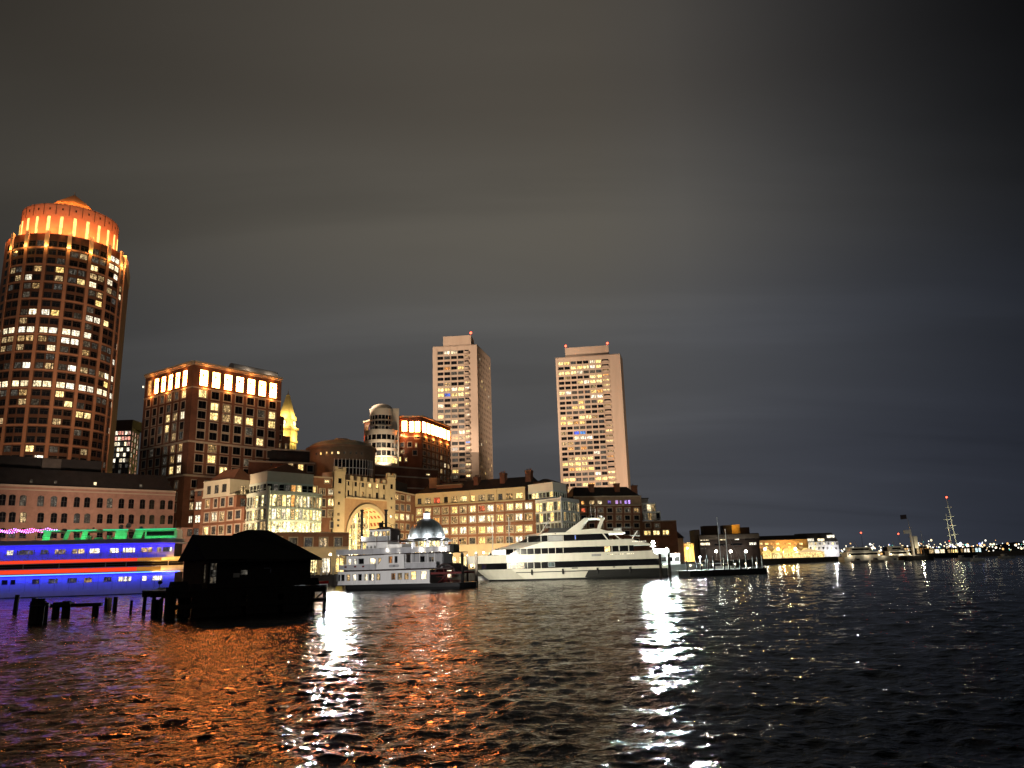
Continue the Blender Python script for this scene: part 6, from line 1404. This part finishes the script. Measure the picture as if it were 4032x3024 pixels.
# mooring piles beside the steamer and the yacht
for i, (px_, top, Y, r_, lab) in enumerate(((1820, 2174, 137.5, .28, 'dark mooring pile at the stern wheel of the steamer'), (1840, 2182, 150, .2, 'thin dark mooring pile between steamer and yacht'), (1875, 2172, 150, .30, 'tall dark mooring pile in front of the yacht bow'), (2599, 2176, 178, .32, 'dark mooring pile at the yacht stern, left of two'), (2634, 2176, 178, .34, 'dark mooring pile at the yacht stern, right of two'))):
    p = at(px_, 2200, Y); z = at(px_, top, Y).z; t = thing('mooring_pile', lab, 'pile', (p.x, Y, 0), 'mooring piles')
    m = MB(); m.tube((p.x, Y, -2), (p.x, Y, z-.35), r_, r_*.95, 10); m.build('shaft', WOOD, t); m = MB(); m.tube((p.x, Y, z-.35), (p.x, Y, z), r_*1.05, .05, 10); m.build('cap', METAL, t)

# ================================================================== low buildings beyond the yacht
def pbox(x0, x1, ytop, Y, dep=18, turn=0.0):
    A = at(x0, ytop, Y); B = at(x1, ytop, Y); B = Vector((B.x, B.y+turn, 0)); z = at((x0+x1)/2, ytop, Y).z; A.z = 0
    d = (B-A).normalized(); inw = Vector((-d.y, d.x, 0)); return A, B, z, d, inw
def body(t, A, B, z0, z1, inw, mat, wins=(), dep=18, style='plain', roofmat=None):
    face(t, A, B, z0, z1, list(wins), mat, .3, style=style); C, D = B+inw*dep, A+inw*dep
    face(t, B, C, z0, z1, [], mat); face(t, D, A, z0, z1, [], mat); m = MB(); m.prism([(p.x, p.y) for p in (A, B, C, D)], z1-.3, z1+.02); m.build('roof', roofmat or SLATE, t)
def far_right():
    S4 = lambda A, B, rects: pxwins(A, B, rects, 2560, 1940, 2.765)
    # corner pavilion and gold lit range behind the third wing
    A, B, z, d, i = pbox(2658, 2730, 2140, 430); t = thing('gold_lit_range', 'low range glowing gold just right of the third wharf wing', 'building', (A.x, A.y, QZ))
    body(t, A, B, QZ, z, i, STONE, S4(A, B, [(300, 560, 325, 600, 'y'), (350, 545, 380, 590, 'o'), (400, 540, 440, 585, 'y')]))
    p = (A+B)/2-i*6; point(t, (p.x, p.y, QZ+3), (1, .62, .18), 9000, .3); point(t, (p.x+5, p.y, QZ+4), (1, .62, .18), 9000, .3)
    for k in range(6): m = MB(); q = lerp(A, B, (k+.5)/6)-i*.5; m.tube((q.x, q.y, QZ), (q.x, q.y, z-1.5), .4); m.build('column', STONE, t)
    A, B, z, d, i = pbox(2650, 2690, 2118, 400); t = thing('hipped_kiosk', 'small hipped roof kiosk with a lamp right of the third wharf wing', 'kiosk', (A.x, A.y, QZ))
    body(t, A, B, QZ, z, i, STONE, dep=6); m = MB(); m.prism([(p.x, p.y) for p in (A-d*.6-i*.6, B+d*.6-i*.6, B+d*.6+i*6.6, A-d*.6+i*6.6)], z, z+3.4, top=[(p.x, p.y) for p in ((A+B)/2+i*2.6, (A+B)/2+i*2.6+d*.3, (A+B)/2+i*3+d*.3, (A+B)/2+i*3)]); m.build('hip_roof', SLATE, t)
    m = MB(); p = A-i*.3+d*.5; m.ball((p.x, p.y, z-1.2), .4); m.build('wall_lamp', bulb_mat('warm_bulb', (1, .8, .45), 10), t)
    # dark modern block with three floodlights at its foot
    A, B, z, d, i = pbox(2752, 2986, 2102, 520); t = thing('dark_block', 'dark flat roofed block with three glaring lamps at its foot', 'building', (A.x, A.y, QZ))
    body(t, A, B, QZ, z, i, DARKW, S4(A, B, [(545, 500, 640, 522, 'w', 'bare'), (548, 545, 650, 572, 'w', 'bare'), (755, 498, 820, 520, 'w', 'bare'), (920, 492, 968, 514, 'w', 'bare'), (1080, 540, 1155, 568, 'w', 'bare'), (545, 600, 610, 618, 'd', 'bare'), (700, 555, 820, 575, 'k', 'bare'), (880, 550, 1000, 572, 'k', 'bare'), (1030, 490, 1140, 510, 'k', 'bare')]))
    m = MB(); m.obox(A-d*.3, B+d*.3, z-3.4, z-.4, 0, .5); m.build('parapet_band', pmat('taupe_panel', (.12, .095, .075), .8), t)
    A2, B2, z2, d2, i2 = pbox(2732, 2754, 2086, 524); body(t, A2, B2, QZ, z2, i2, pmat('grey_flank', (.16, .13, .11), .8), dep=14)
    for x0, x1, yt, mt in ((2768, 2826, 2070, DARKW), (2846, 2880, 2068, DARKW), (2880, 2912, 2066, pmat('amber_plant', (.6, .34, .08), .7)), (2912, 2950, 2076, DARKW)):
        a, b_, zz, dd, ii = pbox(x0, x1, yt, 526); m = MB(); m.prism([(p.x, p.y) for p in (a, b_, b_+ii*8, a+ii*8)], z, zz); m.build('plant_room', mt, t)
    pa = at(2896, 2080, 522); point(t, (pa.x, 521.5, pa.z+1.5), (1, .6, .15), 900, .2)
    bm = bulb_mat('glare_bulb', (1.0, .96, .82), 34)
    for px_ in (2820, 2877, 2937):
        p = at(px_, 2171, 515); f = thing('floodlight_post', {2820: 'left', 2877: 'middle', 2937: 'right'}[px_]+' one of three glaring lamps at the foot of dark block', 'lamp', (p.x, p.y, QZ), 'three lamps before the dark block')
        m = MB(); m.ball((p.x, p.y, p.z), .85); m.build('lamp_head', bm, f); m = MB(); m.tube((p.x, p.y, QZ), (p.x, p.y, p.z), .12); m.build('post', METAL, f); point(f, (p.x, p.y-2.5, p.z), (1, .95, .8), 1400, .5)
    # gold hotel front with awnings
    A, B, z, d, i = pbox(2988, 3178, 2108, 560); t = thing('gold_hotel', 'long gold floodlit hotel front with dark roof and bright awnings', 'building', (A.x, A.y, QZ))
    z1 = at(3080, 2124, 560).z
    body(t, A, B, QZ, z1, i, pmat('gold_brick', (.50, .30, .13), .85), S4(A, B, [(1190+k*62, 545, 1226+k*62, 566, 'yyoymyoy'[k], 'bare') for k in range(8)]+[(1190+k*62, 585, 1226+k*62, 606, 'oymyoyym'[k], 'bare') for k in range(8)]))
    m = MB(); m.prism([(p.x, p.y) for p in (A, B, B+i*16, A+i*16)], z1, z, top=[(p.x, p.y) for p in (A+i*3, B+i*3, B+i*16, A+i*16)]); m.build('mansard_roof', SLATE, t)
    for k in range(6): q = lerp(A, B, (k+.5)/6)-i*5; point(t, (q.x, q.y, QZ+4.5), (1, .60, .16), 6500, .4)
    for k in range(5):
        a, b_ = lerp(A, B, k/5+.01)-i*1, lerp(A, B, (k+1)/5-.01)-i*1
        m = MB(); z0 = QZ+4.2; m.prism([(p.x, p.y) for p in (a-i*5, b_-i*5, b_, a)], z0-.4, z0+2.4, top=[(p.x, p.y) for p in (a-i*2.4+d*2, b_-i*2.4-d*2, b_-i*2-d*2, a-i*2+d*2)]); m.build('awning', emat('lit_awning', (1, .72, .22), 1.1, pattern=False), t)
        m = MB(); m.obox(a-i*3, b_-i*3, QZ, QZ+3.7, -.1, .1); m.build('lit_front', GLASS['y'], t)
    for px_ in (3012, 3064, 3132):
        p = at(px_, 2162, 552); m = MB(); m.ball((p.x, p.y, p.z), .8); m.build('wall_lamp', bm, t)
    # gable-roofed tent
    p = at(3185, 2160, 545); t = thing('party_tent', 'pale lit tent with peaked roof beside the gold hotel', 'tent', (p.x, p.y, QZ)); zr = p.z
    m = MB(); m.prism([(p.x-9, 541), (p.x+9, 541), (p.x+9, 551), (p.x-9, 551)], QZ+3.5, zr, top=[(p.x-.5, 545.5), (p.x+.5, 545.5), (p.x+.5, 546.5), (p.x-.5, 546.5)]); m.build('canopy', emat('tent_glow', (1, .66, .3), .8, pattern=False), t)
    m = MB(); m.box(p.x-8.8, p.x+8.8, 541.3, 550.7, QZ, QZ+3.4); m.build('side_curtain', GLASS['y'], t)
    # grey stone warehouse with mansard roof
    A, B, z, d, i = pbox(3150, 3300, 2132, 590); t = thing('stone_warehouse', 'grey stone warehouse with dark mansard roof and lit dormers', 'building', (A.x, A.y, QZ)); zr = at(3240, 2098, 590).z
    rc = [(1700+k*46, 540, 1722+k*46, 566, 'wwydwdydw'[k % 9], 'bare') for k in range(8)]+[(1690+k*46, 590, 1712+k*46, 618, 'dkydkdyd'[k], 'bare') for k in range(8)]
    body(t, A, B, QZ, z, i, pmat('grey_granite', (.26, .25, .23), .85), S4(A, B, rc))
    m = MB(); m.prism([(p.x, p.y) for p in (A, B, B+i*16, A+i*16)], z, zr, top=[(p.x, p.y) for p in (A+i*3+d*1, B+i*3-d*3, B+i*13-d*3, A+i*13+d*1)]); m.build('mansard_roof', SLATE, t)
    for x0, x1, y0, y1 in ((1700, 1780, 500, 528), (1825, 1895, 500, 526), (1928, 2005, 462, 488), (1510, 1555, 470, 488)):
        u0, v1 = onp(A, B, 2560+x0/2.765, 1940+y0/2.765); u1, v0 = onp(A, B, 2560+x1/2.765, 1940+y1/2.765); q = MB(); q.obox(A+d*u0, A+d*u1, v0, v1, -.8, .3); q.build('dormer', GLASS['w'], t)
    q = lerp(A, B, .3)-i*6; point(t, (q.x, q.y, QZ+4), (1, .9, .7), 9000, .4); q = lerp(A, B, .8)-i*6; point(t, (q.x, q.y, QZ+4), (.9, .9, 1), 9000, .4)
far_right()

# ================================================================== floating dock with its piles, boats at rest
def dock():
    A = at(2716, 2262, 176); B = at(3022, 2254, 186); A.z = B.z = 0; d = (B-A).normalized(); i = Vector((-d.y, d.x, 0))
    t = thing('floating_dock', 'long dark floating breakwater dock with many thin piles', 'dock', (A.x, A.y, 0)); L = dist(A, B)
    m = MB(); m.obox(A, B, -.8, 1.1, -4, 0); m.build('float', BLACK, t); m = MB(); m.obox(A, B, 1.1, 1.3, -4.2, .15); m.build('deck', WOOD, t)
    r_ = random.Random(9)
    for k in range(15):
        p = A+d*(L*(k+.4)/15+r_.uniform(-.3, .3))+i*r_.uniform(.3, 3.6); h = r_.uniform(3.2, 5.0); m = MB(); m.tube((p.x, p.y, -2), (p.x, p.y, h), .18, .16, 7); m.build('pile', WOOD, t)
    for k in range(7):
        p = A+d*(L*(k+.6)/7)+i*2; m = MB(); m.tube((p.x, p.y, 1.3), (p.x, p.y, 2.3), .05); o = m.build('lamp_post', METAL, t); m = MB(); m.ball((p.x, p.y, 2.4), .16); m.build('bulb', bulb_mat('dock_bulb', (1, .78, .45), 14), o)
dock()
def sailboat(px_, ytop, ybase, Y, label, L=9, mat=WHITE, rake=0):
    p = at(px_, ybase, Y); z = at(px_, ytop, Y).z; t = thing('sailboat', label, 'sailboat', (p.x, Y, 0), 'moored sailboats'); t.rotation_euler = (0, 0, R(rake)); WL[t.name] = Vector((0, 0, 0))
    m = MB(); m.prism(plan(-L*.45, L*.55, 1.1, 2, 4), -.4, 1.0, top=plan(-L*.47, L*.6, 1.4, 2, 4)); m.build('hull', mat, t); m = MB(); m.prism(plan(-L*.2, L*.2, .8, .5, 1), 1.0, 1.6); m.build('cabin', mat, t)
    m = MB(); m.tube((0, 0, 1), (0, 0, z), .13, .08, 8); m.build('mast', WHITE, t); m = MB(); m.tube((0, 0, 2.3), (-L*.4, 0, 2.4), .12); m.build('boom', WHITE, t)
    m = MB(); m.tube((-.9, 0, z*.62), (.9, 0, z*.62), .05, .05, 5); m.build('spreader', METAL, t); m = MB(); m.tube((0, 0, z*.97), (L*.55, 0, 1.1), .02, .02, 4); m.build('forestay', METAL, t)
    return t
sailboat(2840, 2036, 2230, 232, 'sailboat with tallest white mast behind the floating dock')
sailboat(2868, 2082, 2230, 228, 'sailboat with shorter grey mast behind the floating dock', 8, CREAMP)
sailboat(1942, 2025, 2240, 205, 'sailboat mast nearer the dome, behind the yacht bow', 9)
sailboat(2008, 2035, 2240, 210, 'sailboat mast further from the dome, behind the yacht bow', 9)
sailboat(3640, 2090, 2190, 430, 'distant dark sailboat mast beside the flag mast', 9, GREYP)

def motor_yacht(px_, Y, L, label, decks=2):
    p = at(px_, 2180, Y); t = vessel('motor_yacht', label, 'boat', (p.x, Y, 0), R(3), 'motor yachts off the far quay')
    m = MB(); m.prism(plan(0, L*.95, L*.1, 0, L*.35), -.5, 1.2, top=plan(-.3, L, L*.11, 0, L*.35)); m.prism(plan(-.3, L, L*.11, 0, L*.35), 1.2, 2.6, top=plan(-.3, L*1.03, L*.115, 0, L*.35)); m.build('hull', CREAMP, t)
    for k in range(decks):
        x0, x1 = L*(.05+.08*k), L*(.72-.14*k); z = 2.6+2.4*k; m = MB(); m.prism(plan(x0, x1, L*.1-.3*k, 0, 3), z, z+2.2, top=plan(x0, x1-1.2, L*.1-.3*k, 0, 3)); c = m.build('deck_house', CREAMP, t)
        m = MB(); m.box(x0+.8, x1-3.5, -L*.1+.3*k-.04, -L*.1+.3*k, z+.8, z+1.7); m.build('window_band', GLASS['k' if k else 'k'], c)
        m = MB(); m.prism(plan(x0-.6, x1+.3, L*.105-.3*k, 0, 3), z+2.2, z+2.4); m.build('deck_overhang', WHITE, t)
    m = MB(); m.tube((L*.3, 0, 2.6+2.4*decks), (L*.26, 0, 5.5+2.4*decks), .12); m.build('mast', WHITE, t)
    for k in range(3): point(t, (L*(.1+.3*k), -L*.16, 3.0), (1, .85, .6), 150, .2)
    m = MB(); m.ball((L*.1, -L*.11, 3.4), .3); m.ball((L*.62, -L*.11, 3.2), .25); m.build('deck_lamp', bulb_mat('warm_bulb', (1, .8, .45), 10), t)
motor_yacht(3312, 415, 30, 'long cream motor yacht moored right of the grey warehouse')
motor_yacht(3485, 430, 20, 'shorter cream motor yacht left of the flag mast', 2)

def flag_mast():
    Y = 400; p = at(3598, 2190, Y); q = at(3583, 2085, Y); t = thing('flag_mast', 'white leaning ship mast carrying a small dark flag', 'mast', (p.x, Y, 0))
    m = MB(); m.tube((p.x, Y, 0), (q.x, Y, q.z), .75, .45, 10); m.build('mast', WHITE, t); r = at(3573, 2040, Y); m = MB(); m.tube((q.x, Y, q.z), (r.x, Y, r.z), .16, .08); s = at(3592, 2072, Y); m.tube((q.x, Y, q.z), (s.x, Y, s.z), .1, .05); m.build('topmast', WHITE, t)
    a = at(3568, 2026, Y); m = MB(); n = 6
    for k in range(n): x0, x1 = a.x-3.2*k/n, a.x-3.2*(k+1)/n; y0, y1 = Y+.25*math.sin(k), Y+.25*math.sin(k+1); m.quad((x0, y0, a.z-.2*k/n), (x1, y1, a.z-.2*(k+1)/n), (x1, y1, a.z-2.2-.2*(k+1)/n), (x0, y0, a.z-2.2-.2*k/n)); m.quad((x0, y0+.04, a.z-2.2-.2*k/n), (x1, y1+.04, a.z-2.2-.2*(k+1)/n), (x1, y1+.04, a.z-.2*(k+1)/n), (x0, y0+.04, a.z-.2*k/n))
    m.build('flag', pmat('flag_cloth', (.10, .08, .09), .9), t)
    b_ = at(3572, 2094, Y); m = MB(); m.box(b_.x-1.6, b_.x+1.2, Y-.6, Y+.6, b_.z-.9, b_.z+.9); m.build('crosstree_box', WHITE, t)
    b_ = at(3604, 2135, Y); m = MB(); m.box(b_.x-.9, b_.x+.9, Y-.8, Y+.6, b_.z-3, b_.z+3); m.build('platform', CREAMP, t)
    m = MB(); m.prism(plan(p.x-8, p.x+10, 2.6, 3, 4), 0, 2.2); m2 = MB(); m2.v = [(v[0], v[1]+Y, v[2]) for v in m.v]; m2.f = m.f; m2.m = m.m; m2.build('hull', BLACK, t)
    point(t, (p.x+2, Y-5, 5), (1, .85, .55), 900, .3)
flag_mast()
def tall_ship():
    Y = 520; t0 = at(3752, 2190, Y); t = thing('tall_ship', 'far sailing ship with two lit masts, taller one topped by red light', 'ship', (t0.x, Y, 0))
    m = MB(); m.prism(plan(t0.x-16, t0.x+14, 3.2, 4, 9), -.5, 3.0, top=plan(t0.x-17, t0.x+17, 3.8, 4, 9)); m2 = MB(); m2.v = [(v[0], v[1]+Y, v[2]) for v in m.v]; m2.f = m.f; m2.m = m.m; m2.build('hull', BLACK, t)
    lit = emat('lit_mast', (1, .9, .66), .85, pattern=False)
    for (xa, ya, xb, yb), bars in (((3727, 1963, 3752, 2078), (1998, 2034, 2070, 2105)), ((3724, 2022, 3745, 2140), (2046, 2079, 2110))):
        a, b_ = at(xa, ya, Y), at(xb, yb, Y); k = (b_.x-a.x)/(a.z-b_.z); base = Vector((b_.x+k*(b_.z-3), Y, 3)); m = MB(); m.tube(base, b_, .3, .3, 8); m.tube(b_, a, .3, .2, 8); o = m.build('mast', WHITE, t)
        for yy in bars:
            z = at(xa, yy, Y).z; f = (a.z-z)/(a.z-b_.z); x = a.x+(b_.x-a.x)*f; m = MB(); m.tube((x-2.2, Y-.5, z), (x+2.2, Y-.5, z), .2, .2, 6); m.build('yard', WHITE, o)
            point(t, (x, Y-3.0, z-2.0), (1, .95, .55), 170, .2)
    a = at(3727, 1958, Y); m = MB(); m.ball((a.x, Y, a.z), .55); m.build('masthead_light', bulb_mat('red_beacon', (1.0, 0.07, 0.03), 9.0), t)
tall_ship()
for i, (px_, py_, L, lab) in enumerate(((3385, 2216, 7.5, 'low open boat, leftmost of the small moored boats far right'), (3455, 2214, 6.0, 'small boat second from left among the far moored boats'), (3528, 2216, 6.5, 'small white cabin boat below the flag mast'), (3605, 2202, 9.0, 'bright thin hull catching light below the flag mast'), (3795, 2206, 7.0, 'dim grey boat below the tall ship masts'), (3850, 2208, 5.0, 'dimmest small boat right of the tall ship'), (3965, 2198, 8.0, 'pale boat alone near the right edge of picture'))):
    p = atz(px_, py_, 0); t = vessel('moored_boat', lab, 'boat', (p.x, p.y, 0), R((-6, 4, 8, 0, 10, -12, 5)[i]), 'small boats moored far right')
    mt = WHITE if i in (2, 3) else GREYP
    m = MB(); m.prism(plan(-L*.5, L*.5, L*.14, .6, L*.4), -.2, .9, top=plan(-L*.52, L*.56, L*.17, .6, L*.4)); m.build('hull', mt, t)
    if i != 3: m = MB(); m.prism(plan(-L*.3, L*.1, L*.12, .3, .5), .9, 2.0, top=plan(-L*.28, L*.02, L*.11, .3, .5)); c = m.build('cabin', mt, t); m = MB(); m.box(-L*.2, -L*.02, -L*.125, -L*.12+.01, 1.2, 1.7); m.build('window', GLASS['k'], c)
    else: m = MB(); m.box(-1, 1, -.6, .6, .9, 1.4); m.build('thwart', WHITE, t)

# ================================================================== far shore: land, low sheds and city lights
b = MB(); hills = []
b.prism([(150, 900), (520, 760), (1600, 820), (2600, 900), (2600, 3600), (100, 3600), (100, 1500)], -4, 1.6); tag(b.build('far_shore', LANDF), kind='structure')
b = MB(); n = 60; r_ = random.Random(21)
prof = [(300+k*38, 1500, 12+16*mnoise.noise((k*.16, 3, 0))+9*mnoise.noise((k*.55, 9, 0))) for k in range(n)]
for a, c in zip(prof, prof[1:]): b.quad((a[0], a[1], 0), (c[0], c[1], 0), (c[0], c[1]+120, max(2, c[2])), (a[0], a[1]+120, max(2, a[2]))); b.quad((a[0], a[1]+120, max(2, a[2])), (c[0], c[1]+120, max(2, c[2])), (c[0], c[1]+400, 0), (a[0], a[1]+400, 0))
tag(b.build('hills', LANDF), kind='structure')
sheds = ((3655, 3720, 2158, 780, 'wide white lit quay shed right of the flag mast', 'w'), (3728, 3772, 2160, 790, 'bright quay shed behind the tall ship masts', 'y'), (3780, 3818, 2156, 800, 'white lit shed right of the tall ship masts', 'w'), (3824, 3862, 2152, 800, 'teal white lit shed, rightmost of the bright quay sheds', 'b2w'), (3500, 3570, 2150, 800, 'tan lit low terminal behind the motor yachts', 'm'), (3605, 3650, 2150, 800, 'orange lit low terminal left of the white shed', 'o'))
GLASS['b2w'] = emat('lit_cool_white', (.65, .95, 1.0), 1.4, (.8, 1, 1))
for x0, x1, yt, Y, lab, g in sheds:
    A, B, z, d, i = pbox(x0, x1, yt, Y); t = thing('quay_shed', lab, 'shed', (A.x, A.y, 1.6), 'lit sheds on the far quay'); L = dist(A, B); nn = max(3, int(L/4.5))
    body(t, A, B, 1.6, z, i, DARKW, [(L/nn*k+.5, 2.6, L/nn-1, max(1.2, (z-1.6)*.62), g if (k*7) % 5 else 'm', 'bare') for k in range(nn)], dep=14)
# countless lights of the far city
cols_ = [((1, .80, .48), 3.5), ((1, .93, .78), 4.5), ((.85, .95, 1.0), 4.5), ((1, .52, .18), 3), ((1, .08, .04), 3), ((.15, .9, .7), 2.5), ((.25, .3, 1.0), 3.5)]
mats_ = [emat('far_light_%s' % n_, c, s_*.6, pattern=False) for n_, (c, s_) in zip(('amber', 'warm', 'cool', 'orange', 'red', 'green', 'blue'), cols_)]
b = MB(); r_ = random.Random(31)
for k in range(340):
    x = r_.uniform(3310, 4110); y = 2172-(x-3310)*.022+r_.gauss(-8, 10); y = min(y, 2186-(x-3310)*.022)
    if x > 3860 and r_.random() < .45: continue
    Y = r_.uniform(900, 1450); p = at(x, y, Y); w = r_.choices(range(7), (30, 30, 16, 12, 3, 3, 3))[0]
    rr = r_.choice((.45, .6, .8, 1.0, 1.5)) * Y/1100*(1.5 if w in (0, 1) and r_.random() < .15 else 1)
    b.ball((p.x, Y, max(2.4, p.z)), rr, w, 6, 4)
tag(b.build('far_city_lights', mats_), 'scatter of tiny city lights along the far shore', kind='stuff')
for px_, py_, lab in ((3390, 2098, 'red warning light on a thin mast above the far shore'), (3537, 2102, 'orange warning light on a mast left of the flag')):
    p = at(px_, py_, 1100); t = thing('beacon_mast', lab, 'beacon', (p.x, 1100, 1.6), 'far shore beacons'); m = MB(); m.tube((p.x, 1100, 1.6), (p.x, 1100, p.z), .35, .15); m.build('mast', METAL, t); m = MB(); m.ball((p.x, 1100, p.z), 1.0); m.build('lamp', bulb_mat('red_beacon', (1.0, 0.07, 0.03), 9.0), t)

# ================================================================== lamp standards on the harbour walk
GL = bulb_mat('globe_lamp', (1.0, .84, .50), 16)
def lamp_post(x, y, label, h=4.6, pw=900, group='lamp standards on the harbour walk'):
    t = thing('lamp_post', label, 'lamp', (x, y, QZ), group); m = MB(); m.tube((x, y, QZ), (x, y, QZ+h), .09, .06, 8); m.tube((x, y, QZ), (x, y, QZ+.6), .16, .12, 8); m.build('post', BLACK, t)
    m = MB(); m.ball((x, y, QZ+h+.28), .3, n=10, k=6); m.build('globe', GL, t); point(t, (x, y, QZ+h+.28), (1, .72, .34), pw, .32)
for k, (x, y) in enumerate(((-60.5, 184.8), (-55.8, 187.6), (-51.0, 190.6), (-46.2, 194.6), (-41.8, 198.6))): lamp_post(x, y, ('first', 'second', 'third', 'fourth', 'fifth')[k]+' globe lamp post from the left before the left wing podium', pw=1500)
for k, (x, y) in enumerate(((-33, 214), (-29.5, 236), (-20, 236), (-10, 236), (0, 238), (10, 240))): lamp_post(x, y, ('first', 'second', 'third', 'fourth', 'fifth', 'sixth')[k]+' globe lamp post from the arch along the right wing', pw=1500)
lamp_post(-96.5, 206, 'globe lamp post beside the pink brick wharf building entrance', pw=1500)
lamp_post(58, 268, 'globe lamp post before the third wharf wing', pw=2500)
lamp_post(50, 263, 'globe lamp post nearer the yacht before the third wing', pw=2500)

# small boats and gear in the basin before the left wing
for k in range(9):
    x, y = -50+k*1.15, 183.5+k*1.25; t = thing('quay_bollard', ('leftmost', 'second', 'third', 'fourth', 'fifth', 'sixth', 'seventh', 'eighth', 'rightmost')[k]+' white bollard of the row on the quay left of steamer', 'bollard', (x, y, QZ), 'quay bollards')
    m = MB(); m.tube((x, y, QZ), (x, y, QZ+1.5), .16, .14, 8); m.build('post', WHITE, t); m = MB(); m.ball((x, y, QZ+1.6), .2); m.build('knob', WHITE, t)

# ================================================================== fill lamps added to brighten facades and boats (housings unseen behind roofs and hulls)
added_floodlight(HOTEL, (-85.5, 272, 74.2), (-29, 408, 94), (1.0, .76, .58), 1150000, 38)
added_floodlight(SECOND, (-30.5, 347, 67.3), (-26, 406, 48), (1.0, .76, .58), 90000, 62)
added_floodlight(THIRDW, (47, 309, 33.5), (46, 436, 86), (1.0, .75, .57), 900000, 66)
added_floodlight(WHARF, (-141, 232, 36.6), (-196, 318, 92), (1.0, .62, .36), 290000, 62)
added_floodlight(LEFTW, (-68, 214, 33.0), (-99, 256, 60), (1.0, .64, .38), 14000, 52)
for x in (2, 16): p = wloc(SHIP, x, 3.0, 14.3); added_floodlight(SHIP, p, (p.x+2, p.y+34, 17), (1.0, .72, .56), 30000, 115)
p = wloc(SHIP, 34, 3.0, 14.2); added_floodlight(SHIP, p, (-76, 209, 19), (1.0, .74, .48), 52000, 60)
for k in range(3): p = Vector((-54.8, 233.6, 0))+Vector((14.8, 24.6, 0))*(.2+.3*k)+Vector((.857, -.515, 0))*15; added_floodlight(ARCH, (p.x, p.y, QZ+.6), (p.x-12.8, p.y+7.7, 22), (1.0, .74, .38), 19000, 110)
for k in range(5): p = Vector((-35.9, 276.1, 0))+Vector((39.3, -14.9, 0))*(.08+.22*k)+Vector((-.355, -.935, 0))*20; added_floodlight(RIGHTW, (p.x, p.y, QZ+.8), (p.x+7.1, p.y+18.7, 19), (1.0, .76, .44), 10500, 115)
p = wloc(STEAM, 22.4, 2.0, 8.3); added_floodlight(STEAM, p, (12, 186, 5), (1.0, .94, .74), 100000, 75)
added_floodlight(PIER, (-25.5, 86, 3.6), (-19, 144, 5), (1.0, .95, .93), 66000, 34)
added_floodlight(PIER, (-38.0, 84, 3.0), (-118, 170, 2), (1.0, .82, .5), 6000, 40)
added_floodlight(HOTEL, (-120, 259, 73.0), (-190, 350, 104), (1.0, .62, .36), 130000, 46)
